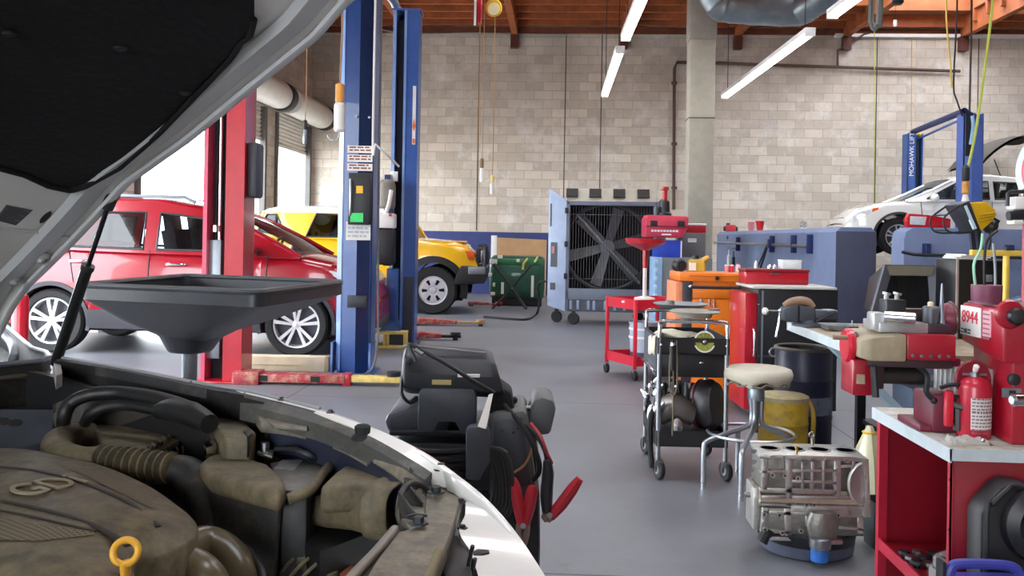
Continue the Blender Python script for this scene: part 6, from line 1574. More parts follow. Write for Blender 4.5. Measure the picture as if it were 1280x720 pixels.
# little things lying on the bench
a = Fr('tray', 'shallow pale metal tray on the steel workbench right of the vise', 'tray', 1048, 5.1, z=BZ+0.003)
q = MB(); q.loft([[(x*s, y*s, z) for x, y in ((-0.09,-0.07),(0.09,-0.07),(0.09,0.07),(-0.09,0.07))] for z, s in ((0,0.8),(0.03,1.0),(0.03,0.95),(0.004,0.75))]); q.build('tray_pan', GAL, a.t)
a = Fr('dial_gauge_box', 'small black box with red base on the steel workbench behind the lathe wheel', 'box', 1065, 4.7, z=BZ+0.003)
MB().bb((-0.045, -0.04, 0), (0.045, 0.04, 0.02)).build('base', RED, a.t, bevel=0.006); MB().bb((-0.025, -0.03, 0.02), (0.025, 0.03, 0.06)).build('box', BLK, a.t, bevel=0.004); MB().cyl((0,0,0.06), (0,0,0.09), 0.004, seg=8).build('pin', STL, a.t)
# monitor
f = Fr('old_monitor', 'boxy dark monitor with pale bezel on the steel workbench behind the lathe', 'monitor', 1130, 5.0, z=BZ+0.004)
t = f.t; X = f.x; Z = f.z
q = MB(); BZL = mat('bezel_grey', (88,92,102), 0.5)
o4 = [(X(1088), Z(398)), (X(1172), Z(398)), (X(1168), Z(331)), (X(1105), Z(331))]
i4 = [(X(1101), Z(394)), (X(1166), Z(394)), (X(1161), Z(345)), (X(1114), Z(345))]
for k in range(4):
    a_, b_, c_, d_ = o4[k], o4[(k+1)%4], i4[(k+1)%4], i4[k]
    q.loft([[(a_[0], 0, a_[1]), (b_[0], 0, b_[1]), (b_[0], 0.03, b_[1]), (a_[0], 0.03, a_[1])], [(d_[0], 0.02, d_[1]), (c_[0], 0.02, c_[1]), (c_[0], 0.045, c_[1]), (d_[0], 0.045, d_[1])]])
q.build('bezel', BZL, t, weld=False)
q = MB(); q.prism([(p_[0], 0.03, p_[1]) for p_ in i4], (0, 0.012, 0)); q.build('screen', mat('screen_black', (10,10,12), 0.15), t)
q = MB(); q.prism([(X(1112), -0.004, Z(344)), (X(1163), -0.004, Z(344)), (X(1167), -0.004, Z(332.5)), (X(1107), -0.004, Z(332.5))], (0, 0.02, 0)); q.build('top_bezel', mat('bezel_olive', (112,106,92), 0.5), t)
q = MB(); q.loft([[(X(1092), 0.03, Z(397)), (X(1171), 0.03, Z(397)), (X(1167), 0.03, Z(332)), (X(1106), 0.03, Z(332))], [(X(1104), 0.28, Z(390)), (X(1160), 0.28, Z(390)), (X(1158), 0.28, Z(350)), (X(1110), 0.28, Z(350))]]); q.build('shell', BLK, t, bevel=0.006)
MB().bb((X(1110), 0.04, 0.0), (X(1150), 0.2, 0.03)).build('stand', BLK, t, bevel=0.006)
# black cube with papers
f = Fr('control_unit', 'black cube-shaped control unit with white papers on top, right of the monitor', 'machine', 1224, 4.72, z=BZ+0.004)
t = f.t; X = f.x; Z = f.z
MB().bb((X(1196), 0, 0), (X(1252), 0.25, Z(325))).build('housing', mat('unit_black', (16,16,19), 0.4), t, bevel=0.006)
MB().bb((X(1194), -0.006, 0), (X(1196.5), 0.004, Z(323))).build('left_edge', mat('edge_greybrown', (150,136,130), 0.5), t)
for k in range(3): MB().box((X(1216+3*k), 0.1, Z(325)+0.006+0.009*k), (0.16, 0.18, 0.007), (0, 0.03, 0.1*k-0.08)).build('paper', PAP, t)
MB().bb((X(1230), -0.006, Z(352)), (X(1239), 0.0, Z(343))).build('dial', GAL, t, bevel=0.003)
# yellow T stand
f = Fr('tee_stand', 'yellow steel T-shaped stand on the workbench in front of the black cube', 'stand', 1256, 4.45, z=BZ+0.004)
t = f.t; X = f.x; Z = f.z; YS = mat('stand_yellow', (240,204,84), 0.4)
MB().cyl((X(1256), 0, 0.01), (X(1256), 0, Z(318)), 0.0155, seg=16).build('upright', YS, t)
MB().bb((X(1211), -0.015, Z(320)), (X(1284), 0.015, Z(313))).build('crossbar', YS, t, bevel=0.004)
MB().lathe([(0.06, 0), (0.06, 0.01), (0.02, 0.02)], (X(1256), 0, 0), seg=24).build('base', YS, t)
MB().lathe([(0.018, 0), (0.02, 0.02)], (X(1256), 0, Z(378)), seg=16).build('collar', YS, t)
MB().bb((X(1256)-0.01, -0.02, Z(313)), (X(1256)+0.01, 0.02, Z(309))).build('clamp', BLK, t)
ztee = BZ+0.004+Z(313)+0.001
# halogen lamp on its bracket
f = Fr('work_lamp', 'yellow halogen work lamp with wire guard on two dark bars above the T stand', 'work lamp', 1218, 4.45, z=ztee)
t = f.t; X = f.x; Z = f.z
LY = mat('lamp_yellow', (222,178,20), 0.4)
for pa, pb in (((1217, 313), (1214, 288)), ((1226, 313), (1222, 287))):
    q = MB(); a_, b_ = Vector((X(pa[0]), 0, 0)), Vector((X(pb[0]), 0.0, Z(pb[1]))); q.prism([a_+Vector((-0.011,-0.01,0)), a_+Vector((0.011,-0.01,0)), b_+Vector((0.011,-0.01,0)), b_+Vector((-0.011,-0.01,0))], (0, 0.02, 0)); q.build('bar', mat('bar_navy', (34,36,52), 0.5), t)
q = MB(); ypts = [(1202,254),(1222,252.5),(1233,262),(1236,268),(1231,276),(1217,289),(1213,286)]
fr0 = [(X(a_), -0.075, Z(b_)) for a_, b_ in ypts]; fr1 = [(X(a_), 0.075, Z(b_)) for a_, b_ in ypts]
q.loft([fr0, fr1]); q.build('housing', LY, t, bevel=0.008)
for k in range(3): q = MB(); q.tube([(X(1214), -0.077, Z(270+4*k)), (X(1233-2*k), -0.077, Z(266+4*k))], 0.004, 6); q.build('housing_rib', mat('lamp_yellow_dark', (186,146,20), 0.4), t)
q = MB(); q.prism([(X(1189), -0.085, Z(257)), (X(1200), -0.085, Z(252)), (X(1215), -0.085, Z(289)), (X(1211), -0.085, Z(292)), ], (0, 0.17, 0)); q.build('glass_frame', mat('frame_navy', (40,42,54), 0.5), t, bevel=0.004)
q = MB(); q.prism([(X(1193), -0.09, Z(259)), (X(1196), -0.09, Z(257.5)), (X(1209), -0.09, Z(286)), (X(1206), -0.09, Z(287))], (0, 0.02, 0)); q.build('glass', mat('lamp_glass', (196,222,230), 0.1, coat=0.5), t)
for yy in (-0.07, 0.07):
    q = MB(); q.tube([(X(1190), yy, Z(258)), (X(1174), yy, Z(270)), (X(1170), yy, Z(278)), (X(1175), yy, Z(289)), (X(1188), yy, Z(292)), (X(1209), yy, Z(290))], 0.005, 6, smooth=4); q.build('guard_wire', DST, t)
for (a_, b_) in ((1174, 270), (1175, 289), (1186, 291)): q = MB(); q.cyl((X(a_), -0.07, Z(b_)), (X(a_), 0.07, Z(b_)), 0.004, seg=6); q.build('guard_rung', DST, t)
q = MB(); q.lathe([(0.03, 0), (0.04, 0.02), (0.026, 0.05)], (X(1232), 0, Z(280)), (1, 0, -0.4), 16); q.box((X(1238), 0, Z(278)), (0.05, 0.05, 0.05), (0, 0.5, 0)); q.build('junction_box', BLK, t)
q = MB(); q.tube([(X(1236), 0, Z(285)), (X(1238), 0, Z(300)), (X(1236), 0, Z(312))], 0.006, 6); q.build('cable', BLK, t)
# round sign on a red post at the frame edge
f = Fr('round_sign', 'round pale blue rimmed red sign on a red post at the right edge', 'sign', 1290, 3.75, z=0)
t = f.t; X = f.x; Z = f.z
ax = (-0.92, -0.38, 0)
c_ = Vector((X(1306), -0.03, Z(212)))
MB().lathe([(0.15, -0.012), (0.178, -0.012), (0.182, 0), (0.178, 0.012), (0.15, 0.012)], c_, ax, 44, cap=True).build('rim', mat('sign_rim', (190,214,218), 0.35), t)
MB().lathe([(0.148, -0.0135), (0.148, 0.0145), (0.0, 0.0145)], c_, ax, 44).build('face', mat('sign_red', (206,74,100), 0.4), t)
MB().lathe([(0.135, 0.0148), (0.125, 0.0155)], c_, ax, 44, cap=False).build('face_ring', mat('sign_inner', (170,180,200), 0.4), t)
MB().cyl((X(1281), 0.02, 0.0), (X(1281), 0.02, Z(235)), 0.02, seg=14).build('post', mat('post_pinkred', (176,56,74), 0.4), t)
MB().lathe([(0.14, 0), (0.14, 0.015), (0.03, 0.03)], (X(1281), 0.02, 0), seg=24).build('post_base', DST, t)
# white and black clamp-on device on that post
f = Fr('camera_box', 'white box with black ends clamped to the red post under the round sign', 'device', 1270, 3.72, z=1.2)
t = f.t; X = f.x; Z = f.z
MB().bb((X(1264), -0.02, Z(262)), (X(1284), 0.05, Z(246))).build('box', PAP, t, bevel=0.008)
q = MB(); q.tube([(X(1258), 0, Z(258)), (X(1258), 0, Z(242)), (X(1261), 0, Z(240)), (X(1284), 0, Z(239))], 0.008, 8); q.build('frame_wire', DST, t)
MB().cyl((X(1259), 0.0, Z(270)), (X(1284), 0.0, Z(268)), 0.02, seg=16).build('black_tube', BLK, t)
MB().bb((X(1263), -0.02, Z(281)), (X(1276), 0.04, Z(275))).build('lower_block', PAP, t, bevel=0.008)
MB().bb((X(1279), -0.02, Z(266)), (X(1284), 0.08, Z(258))).build('post_clamp', BLK, t)
# blue disc thing
f = Fr('cable_reel', 'blue rimmed cable reel behind the lathe at the right edge', 'reel', 1283, 4.3, z=BZ+0.004)
t = f.t; X = f.x; Z = f.z
zc = 0.131
MB().torus((0, 0.0, zc), 0.105, 0.025, (-0.8,-0.6,0), 36, 10).build('rim', mat('reel_blue', (54,72,128), 0.4), t)
MB().torus((-0.02, -0.02, zc), 0.109, 0.01, (-0.8,-0.6,0), 36, 8).build('side_ring', GAL, t)
MB().lathe([(0.1, -0.01), (0.1, 0.01), (0.0, 0.012)], (0, 0, zc), (-0.8,-0.6,0), 30).build('disc', mat('reel_pale', (180,184,196), 0.4), t)

# ------------------------------------------------------------------ red lathe bench
LX = 1.18; ya = 2.70; yb2 = PX(1097, 507, LX).y; LZ = 0.70
t = thing('lathe_cabinet', 'open red steel cabinet with worn pale top carrying the red brake lathe', 'cabinet', (LX, ya, 0))
WL, DL = 0.95, yb2-ya
CR = mat('cabinet_red', (138,14,32), 0.4, coat=0.2, var=0.15)
TW = mat('worn_top', (190,190,182), 0.5, var=0.2, scale=9, dust=(140,124,104), dustamt=0.4)
q = MB(); q.bb((-0.012, -0.012, LZ-0.035), (WL, DL+0.012, LZ)); q.build('worktop', TW, t, bevel=0.004)
q = MB(); q.bb((-0.016, -0.016, LZ-0.042), (-0.010, DL+0.012, LZ-0.001)); q.bb((-0.016, -0.016, LZ-0.036), (WL, -0.012, LZ-0.001)); q.build('top_edge', PALE, t)
MB().bb((0.0, 0.0, 0.0), (WL, 0.02, LZ-0.035)).build('front_panel', CR, t, bevel=0.002)
MB().bb((0.0, -0.0, 0.0), (0.004, 0.035, LZ-0.04)).build('front_flange', mat('cabinet_red_light', (186,34,58), 0.4, coat=0.2), t)
MB().bb((0.0, DL-0.028, 0.0), (0.03, DL, LZ-0.036)).build('rear_post', mat('cabinet_red_light', (186,34,58), 0.4, coat=0.2), t)
MB().bb((0.03, DL-0.01, 0.0), (WL, DL, LZ-0.036)).build('back_panel', CR, t)
MB().bb((WL-0.01, 0.02, 0.0), (WL, DL-0.01, LZ-0.036)).build('right_panel', CR, t)
MB().bb((0.005, 0.02, 0.205), (WL-0.01, DL-0.03, 0.22)).build('shelf', CR, t)
MB().bb((0.0, 0.03, 0.19), (0.006, DL-0.03, 0.232)).build('shelf_lip', mat('cabinet_red_light', (186,34,58), 0.4, coat=0.2), t)
for px, py in ((1229, 551), (1251, 575)):
    v = PY(px, py, ya); MB().lathe([(0.006, 0), (0.004, 0.004), (0, 0.005)], (v.x-LX, -0.001, v.z), (0,-1,0), 12).build('screw', CHR, t)
for zz in (0.2, 0.45, 0.6): MB().cyl((-0.002, 0.018, zz), (0.001, 0.018, zz), 0.004, seg=8).build('bolt_hole', RUB, t)
LC = WM[t.name]
GRW = mat('grinding_grey', (150,146,148), 0.8, var=0.15)
for k, (r_, h_, z) in enumerate(((0.062, 0.05, 0.2205), (0.05, 0.035, 0.2715))):
    a = thing('grinding_wheel', ('larger lower' if k == 0 else 'smaller upper')+' of two stacked grey grinding wheels inside the red cabinet', 'grinding wheel', tuple(LC @ Vector((0.085, 0.2, z))))
    MB().lathe([(r_*0.9, 0), (r_, 0.003), (r_, h_*0.8), (r_*0.9, h_), (r_*0.45, h_), (r_*0.42, h_*0.3), (0, h_*0.3)], seg=36).build('wheel_body', GRW, a)
    MB().lathe([(r_*0.4, h_*0.3), (r_*0.4, h_*0.36), (r_*0.2, h_*0.36), (r_*0.2, h_*0.31)], seg=24).build('hub', DST, a)
a = thing('steel_cover', 'small grey metal flange lying on the upper grinding wheel in the red cabinet', 'flange', tuple(LC @ Vector((0.085, 0.2, 0.308))))
MB().lathe([(0.03, 0), (0.036, 0.006), (0.02, 0.016), (0.012, 0.02)], seg=24).build('flange_body', STL, a)
rnd = random.Random(2)
for k in range(9):
    x, y = 0.03+0.045*(k % 3)+rnd.uniform(-.006,.006), 0.33+0.05*(k//3)+rnd.uniform(-.006,.006)
    o_ = MB().lathe([(0.01, 0.0), (0.012, 0.012), (0.02, 0.014), (0.02, 0.024), (0.008, 0.026)], (0,0,0), (0,0,1), 8).build('hex_nut', STL if k % 2 else DST)
    o_.location = LC @ Vector((x, y, 0.2205)); WM[o_.name] = Matrix.Translation(o_.location); tag(o_, 'small steel nut on the shelf inside the red cabinet behind the grinding wheels', 'nut', 'nuts on the red cabinet shelf')

# black moulded part leaning on the cabinet front
d = 2.55
f = Fr('moulded_cover', 'large black moulded plastic cover with round boss leaning on the red cabinet front', 'plastic part', 1250, d)
t = f.t; X = f.x; Z = f.z
q = MB(); pl = [(1216,760),(1215,640),(1222,626),(1240,606),(1252,599),(1268,601),(1285,606),(1330,612),(1330,760)]
zb_ = lambda py: max(0.001, Z(py))
P0 = [(X(a_), -0.03, zb_(b_)) for a_, b_ in pl]; P0[0] = (X(1216), -0.03, 0.001); P0[-1] = (X(1330), -0.03, 0.001)
q.loft([P0, [(x, 0.055, z) for x, y, z in P0]]); q.build('shell', mat('cover_black', (20,20,23), 0.5), t, bevel=0.012)
cB = Vector((X(1288), -0.03, Z(650)))
q = MB(); q.lathe([(0.115, -0.004), (0.105, 0.02), (0.075, 0.035), (0.06, 0.02), (0.03, 0.02), (0.0, 0.03)], cB, (0,-1,0), 36); q.build('round_boss', mat('cover_black_soft', (30,30,34), 0.4), t)
q = MB(); q.tube([(X(1222), -0.034, 0.1), (X(1221), -0.034, Z(640)), (X(1228), -0.034, Z(626)), (X(1246), -0.034, Z(608)), (X(1254), -0.034, Z(603)), (X(1280), -0.034, Z(609))], 0.008, 8, smooth=3); q.build('moulded_rib', mat('cover_black_soft', (30,30,34), 0.4), t)
# blue carry case in front of it
f = Fr('carry_case', 'blue plastic carry case with arched handle on the floor before the red cabinet', 'case', 1228, 2.42)
t = f.t; X = f.x; Z = f.z; BC = mat('case_blue', (58,62,150), 0.4)
MB().bb((X(1176), -0.06, 0.0), (X(1280), 0.06, Z(722))).build('case_body', BC, t, bevel=0.02)
q = MB(); q.tube([(X(1182), 0, Z(726)), (X(1186), 0, Z(710)), (X(1200), 0, Z(705)), (X(1252), 0, Z(706)), (X(1268), 0, Z(712)), (X(1272), 0, Z(726))], 0.014, 10, smooth=4); q.build('handle', BC, t)
MB().bb((X(1171), -0.02, 0), (X(1175), 0.02, Z(701))).build('latch_bar', DST, t)

# ------------------------------------------------------------------ brake lathe
t = thing('brake_lathe', 'red brake lathe with the number 8944 on its headstock, standing on the red cabinet', 'lathe', (1.25, 2.9, LZ))
o = Vector((1.25, 2.9, LZ))
LR = mat('lathe_red', (164,20,42), 0.35, coat=0.3, var=0.12); LRD = mat('lathe_maroon', (112,30,52), 0.45, var=0.15)
TANC = mat('cast_tan', (164,150,124), 0.55, var=0.25, scale=10); STP = mat('steel_pale', (170,172,172), 0.4, 0.5, var=0.2, scale=14)
def wb(name, m_, x0, x1, y0_, y1_, z0, z1, bevel=0.006, par=None):
    q = MB(); q.bb((x0, y0_, z0), (x1, y1_, z1)); return q.build(name, m_, par or t, bevel=bevel, world=True)
HX = 1.343
q = MB(); q.prism([(HX, 2.75, 0.945), (HX, 3.03, 0.985), (HX, 3.03, 1.112), (HX, 2.75, 1.112)], (0.5, 0, 0)); hs = q.build('headstock', LR, t, bevel=0.01, world=True)
wb('column', LR, HX+0.035, 1.84, 2.76, 3.02, LZ, 0.99)
wb('top_plate', mat('plate_greyred', (120,96,104), 0.4), HX+0.01, 1.8, 2.77, 3.01, 1.112, 1.118, 0.002)
# number plate
A, B_, C_, D_ = PX(1202, 381, HX), PX(1227.5, 386, HX), PX(1227.5, 427, HX), PX(1202, 417, HX)
q = MB(); q.prism([(HX-0.004, A.y, A.z), (HX-0.004, B_.y, A.z), (HX-0.004, B_.y, D_.z), (HX-0.004, A.y, D_.z)], (0.004, 0, 0)); npl = q.build('number_plate', PAP, t, world=True, bevel=0.002)
cx_ = (A.y+B_.y)/2; hz_ = A.z-D_.z
q = MB(); q.text('8944', (HX-0.0045, cx_, D_.z+hz_*0.62), (0,-1,0), (0,0,1), 0.056, 0.0015); q.bm.transform(Matrix.Identity(4))
q.build('lettering', mat('ink_red', (214,44,66), 0.5), npl, world=True, smooth=False)
rnd = random.Random(4); q = MB()
for k in range(3):
    yk = A.y-0.008-k*0.024; q.bb((HX-0.0052, yk, D_.z+0.006), (HX-0.004, yk-0.018, D_.z+0.011+0.006*(k % 2))); q.bb((HX-0.0052, yk-0.002, D_.z+0.016), (HX-0.004, yk-0.02, D_.z+0.021))
q.build('print', mat('ink_green', (60,100,90), 0.5), npl, world=True, smooth=False, weld=False)
A2, B2 = PX(1230, 388, HX), PX(1239, 424, HX)
q = MB(); q.bb((HX-0.004, A2.y, A2.z), (HX, B2.y, B2.z+0.005)); st = q.build('sticker', mat('sticker_pink', (226,170,180), 0.5), t, world=True, smooth=False)
q = MB()
for k in range(6): q.bb((HX-0.005, A2.y-0.004, A2.z-0.008-0.015*k), (HX-0.004, B2.y+0.004, A2.z-0.013-0.015*k))
q.build('print', mat('ink_grey2', (150,110,120), 0.6), st, world=True, smooth=False, weld=False)
# spindle drum on the left face
sc_ = Vector((HX, 3.085, 1.05))
q = MB(); q.lathe([(0.05, 0.0), (0.055, 0.01), (0.053, 0.03), (0.04, 0.05), (0.02, 0.056), (0.018, 0.07), (0.008, 0.075)], sc_, (-1,0,0), 32); q.build('spindle_drum', LRD, t, world=True)
q = MB(); q.lathe([(0.012, 0.07), (0.006, 0.085), (0, 0.087)], sc_, (-1,0,0), 14); q.build('spindle_tip', STP, t, world=True)
q = MB(); q.torus(sc_+Vector((-0.012, 0, 0)), 0.054, 0.006, (1,0,0), 36, 8); q.build('spindle_ring', mat('ring_bronze', (96,74,70), 0.4, 0.5), t, world=True)
# front knob and lower plate
v = PY(1262, 393, 2.75)
q = MB(); q.lathe([(0.045, 0), (0.04, 0.008), (0.03, 0.012)], v, (0,-1,0), 28); q.build('knob_plate', LR, t, world=True)
q = MB(); q.lathe([(0.026, 0.01), (0.026, 0.04), (0.02, 0.046), (0, 0.048)], v+Vector((0.012, 0, -0.004)), (-0.2,-1,0), 24); q.build('feed_knob', mat('knob_black', (28,22,26), 0.35), t, world=True)
v = PY(1266, 474, 2.76); q = MB(); q.lathe([(0.018, 0), (0.018, 0.012), (0.01, 0.016)], v, (0,-1,0), 20); q.build('switch_knob', BLK, t, world=True)
v = PY(1264, 491, 2.76); q = MB(); q.bb((v.x-0.028, 2.756, v.z-0.014), (v.x+0.028, 2.76, v.z+0.014)); sp_ = q.build('switch_plate', GAL, t, world=True)
q = MB(); q.bb((v.x-0.008, 2.748, v.z-0.008), (v.x+0.008, 2.756, v.z+0.008)); q.build('switch', BLK, sp_, world=True)
v = PY(1278, 500, 2.7); q = MB(); q.lathe([(0.02, 0), (0.02, 0.03), (0.012, 0.036)], v, (-1,-0.2,0), 18); q.cyl(v, (v.x+0.1, 2.77, v.z), 0.01); q.build('chrome_handle', CHR, t, world=True)
# bed: grooved steel block
for k in range(5):
    y0_ = 2.885+k*0.034; wb('bed_rail', STP, 1.262, 1.46, y0_, y0_+0.024, 0.82, 0.91, 0.002)
wb('bed_core', mat('bed_dark', (70,66,66), 0.5, 0.4), 1.27, 1.46, 2.89, 3.05, 0.815, 0.897, 0.0)
wb('pedestal', LRD, 1.2, 1.4, 2.9, 3.06, LZ, 0.822, 0.012)
wb('pedestal_foot', LRD, 1.165, 1.26, 2.91, 3.1, LZ, 0.722, 0.006)
# cross slide
wb('saddle', LR, 1.118, 1.272, 2.9, 3.1, 0.93, 1.013)
wb('saddle_base', mat('saddle_dark', (60,40,42), 0.5), 1.0, 1.27, 2.91, 3.09, 0.905, 0.932, 0.003)
wb('saddle_neck', LRD, 1.19, 1.3, 2.93, 3.08, 0.9, 0.935, 0.003)
for k in range(5): 
    q = MB(); q.lathe([(0.006, 0), (0.006, 0.006), (0, 0.007)], (1.135+0.028*k, 2.9, 0.945), (0,-1,0), 10); q.build('cap_screw', STL, t, world=True)
q = MB(); q.loft([[(0.968, 2.9, 0.935), (0.968, 3.08, 0.935), (0.968, 3.08, 1.0), (0.968, 2.9, 0.99)], [(1.0, 2.885, 0.925), (1.0, 3.09, 0.925), (1.0, 3.09, 1.012), (1.0, 2.885, 1.0)], [(1.116, 2.895, 0.925), (1.116, 3.1, 0.925), (1.116, 3.1, 1.013), (1.116, 2.895, 1.013)]]); q.build('tailstock', TANC, t, bevel=0.008, world=True)
hw_ = Vector((0.96, 2.98, 0.965))
q = MB(); q.lathe([(0.02, -0.012), (0.05, -0.014), (0.056, -0.006), (0.056, 0.006), (0.05, 0.012), (0.02, 0.012)], hw_, (1,0,0), 32); q.build('hand_wheel', mat('wheel_red', (196,24,50), 0.35, coat=0.3), t, world=True)
q = MB(); q.lathe([(0.045, 0), (0.045, 0.012)], hw_+Vector((0.012,0,0)), (1,0,0), 28); q.build('dial_ring', BLK, t, world=True)
q = MB(); q.cyl(hw_+Vector((-0.06, -0.03, 0.028)), hw_+Vector((-0.008, -0.03, 0.028)), 0.008, seg=12); q.build('crank_handle', mat('handle_tan', (150,120,100), 0.5), t, world=True)
wb('apron', LR, 0.955, 1.02, 2.92, 3.04, 0.81, 0.925)
v = PY(1076, 474, 2.915); q = MB(); q.bb((v.x-0.012, 2.912, v.z-0.015), (v.x+0.012, 2.92, v.z+0.015)); q.build('apron_plate', TANC, t, world=True)
wb('clutch_housing', mat('housing_dark', (58,36,36), 0.5), 1.02, 1.06, 2.93, 3.03, 0.83, 0.92)
q = MB(); q.cyl((1.05, 2.96, 0.872), (1.19, 2.96, 0.872), 0.028, seg=20); q.build('feed_motor', mat('motor_black', (34,28,26), 0.45), t, world=True)
q = MB(); q.ball((1.015, 2.9, 0.9), 0.012, 12); q.tube([(1.015, 2.9, 0.9), (1.02, 2.9, 0.84), (1.022, 2.9, 0.81)], 0.012, 8); q.build('gear_lever', BLK, t, world=True)
q = MB(); q.tube([(1.16, 2.93, 0.91), (1.19, 2.92, 0.88), (1.185, 2.91, 0.83), (1.205, 2.905, 0.805)], 0.009, 8, smooth=4); q.ball((1.206, 2.905, 0.803), 0.012, 10); q.build('curved_lever', DST, t, world=True)
q = MB(); q.tube([(1.24, 2.86, 0.8), (1.29, 2.84, 0.79)], 0.011, 10); q.tube([(1.26, 2.86, 0.795), (1.262, 2.86, 0.72)], 0.014, 8); q.build('stop_lever', mat('lever_dark', (64,60,62), 0.4, 0.4), t, world=True)
# slide top and tool posts
wb('slide_plate', STP, 1.045, 1.2, 2.94, 3.1, 1.013, 1.045, 0.003)
wb('slide_end', mat('slide_dark', (66,50,58), 0.4, 0.3), 1.2, 1.272, 2.94, 3.1, 1.013, 1.043, 0.003)
wb('clamp_block', STP, 1.03, 1.075, 2.95, 3.02, 1.02, 1.075, 0.004)
q = MB(); q.cyl((1.06, 2.94, 1.066), (1.145, 2.91, 1.064), 0.018, seg=20); q.build('boring_bar', CHR, t, world=True)
q = MB(); q.cyl((1.145, 2.91, 1.064), (1.147, 2.9095, 1.064), 0.0165, seg=20); q.build('bar_end', mat('bar_end_grey', (130,130,132), 0.4, 0.5), t, world=True)
tp = wb('tool_post', DST, 1.095, 1.16, 3.02, 3.09, 1.045, 1.115, 0.004)
for x in (1.105, 1.14): q = MB(); q.cyl((x, 3.05, 1.115), (x, 3.05, 1.13), 0.008, seg=10); q.lathe([(0.014, 0), (0.014, 0.008)], (x, 3.05, 1.13), (0.2,0,1), 12); q.build('clamp_screw', STP, tp, world=True)
wb('tool_bar', mat('toolbar_dark', (74,64,64), 0.4, 0.4), 1.13, 1.25, 3.03, 3.08, 1.045, 1.085, 0.003)
q = MB(); q.lathe([(0.024, 0), (0.026, 0.01), (0.026, 0.05), (0.02, 0.056)], (1.222, 2.98, 1.043), seg=24); q.build('bit_holder', mat('holder_grey', (92,94,100), 0.4, 0.4), t, world=True)
q = MB(); q.lathe([(0.009, 0), (0.01, 0.012), (0.006, 0.016)], (1.222, 2.98, 1.098), seg=14); q.build('holder_knob', mat('knob_cream', (222,200,166), 0.4), t, world=True)
q = MB(); q.lathe([(0.011, 0), (0.009, 0.02), (0.003, 0.13), (0.0, 0.132)], (1.262, 2.99, 1.043), seg=16); q.build('centre_cone', mat('cone_grey', (126,134,146), 0.35, 0.6), t, world=True)
# lower hand wheel facing the camera
wc_ = PY(1216, 474, 2.872)
q = MB(); q.lathe([(0.056, -0.008), (0.06, 0), (0.056, 0.008), (0.03, 0.004), (0.0, 0.004)], wc_, (0.1,-1,0.05), 36); q.build('feed_wheel', mat('feed_wheel_red', (130,26,42), 0.4), t, world=True)
q = MB(); q.bb((wc_.x-0.036, wc_.y-0.014, wc_.z+0.014), (wc_.x+0.036, wc_.y-0.008, wc_.z+0.02)); q.build('wheel_spoke', GAL, t, world=True)
q = MB(); q.cyl(wc_, wc_+Vector((0, 0.04, 0)), 0.014, seg=12); q.build('wheel_shaft', STL, t, world=True)
q = MB(); q.lathe([(0.007, 0), (0.009, 0.03), (0.005, 0.034)], wc_+Vector((0.0, -0.01, 0.018)), (0,-0.5,1), 12); q.build('wheel_knob', PAP, t, world=True)
# maroon pot with wires
pv = PY(1233, 376, 2.87); r_ = 17.5*2.87/F
a = thing('magnet_pot', 'round maroon pot with coloured wires on top of the lathe headstock', 'pot', (pv.x, 2.87, 1.1185))
MB().lathe([(r_*0.95, 0), (r_*0.93, 0.008), (r_*0.97, 0.012), (r_, 0.058), (r_*0.9, 0.06), (r_*0.88, 0.02), (0, 0.02)], seg=36).build('pot_body', mat('pot_maroon', (116,62,84), 0.45), a)
for k, (dx, top, m_) in enumerate(((-0.03, [(-0.045,-0.01,0.12),(-0.025,-0.01,0.17),(-0.015,0,0.22)], mat('wire_green', (150,200,170), 0.5)), (-0.005, [(-0.008,0,0.14),(-0.0,0,0.2),(0.03,0,0.23)], BLK), (0.028, [(0.03,0.01,0.12),(0.028,0.02,0.19)], GAL))):
    q = MB(); q.tube([(dx, 0, 0.03)]+top, 0.0045, 7, smooth=4); q.build('wire', m_, a)
a = thing('paper_slip', 'small pale strip lying on the headstock top behind the maroon pot', 'strip', (1.41, 2.96, 1.1185))
MB().bb((-0.03, -0.01, 0), (0.03, 0.012, 0.004)).build('strip', GAL, a); MB().bb((-0.01, -0.012, 0.004), (0.02, 0.01, 0.006)).build('fold', PAP, a)
# red sprayer canister
cv = PZ(1217, 546, LZ); cv.z = LZ+0.0005
a = thing('fire_extinguisher', 'small red metal canister with paper label and side handle on the lathe cabinet', 'sprayer', tuple(cv), YAW)
u = (cv-CAM).dot(FW)/F; r_ = 19.5*u; h_ = 62*u
CANR = mat('canister_red', (186,36,58), 0.35, coat=0.3, var=0.08)
MB().lathe([(r_*0.97, 0), (r_, 0.004), (r_, h_), (r_*0.94, h_+0.014), (r_*0.7, h_+0.027), (r_*0.3, h_+0.033), (0.0, h_+0.034)], seg=40).build('tank', CANR, a)
MB().lathe([(0.014, h_+0.03), (0.014, h_+0.045), (0.006, h_+0.05), (0.006, h_+0.062)], seg=16).build('valve', STL, a)
q = MB(); rows = []
for z in (0.03, h_*0.82):
    rows.append([((r_+0.0006)*math.sin(R(v_)), -(r_+0.0006)*math.cos(R(v_)), z) for v_ in range(-38, 60, 7)])
q.grid(rows); lb = q.build('label', mat('label_paper', (214,208,206), 0.7), a)
rnd = random.Random(6); q = MB()
for k in range(11):
    z = h_*0.79-k*0.0105; v_ = -34
    while v_ < 44:
        w_ = rnd.uniform(5, 14)
        if v_+w_ > 50: break
        q.grid([[((r_+0.0012)*math.sin(R(v_+w_*j/2)), -(r_+0.0012)*math.cos(R(v_+w_*j/2)), zz) for j in range(3)] for zz in (z, z+0.0042 if k != 4 else z+0.007)]); v_ += w_+3
q.build('print', mat('label_ink', (120,104,108), 0.7), lb, smooth=False, weld=False)
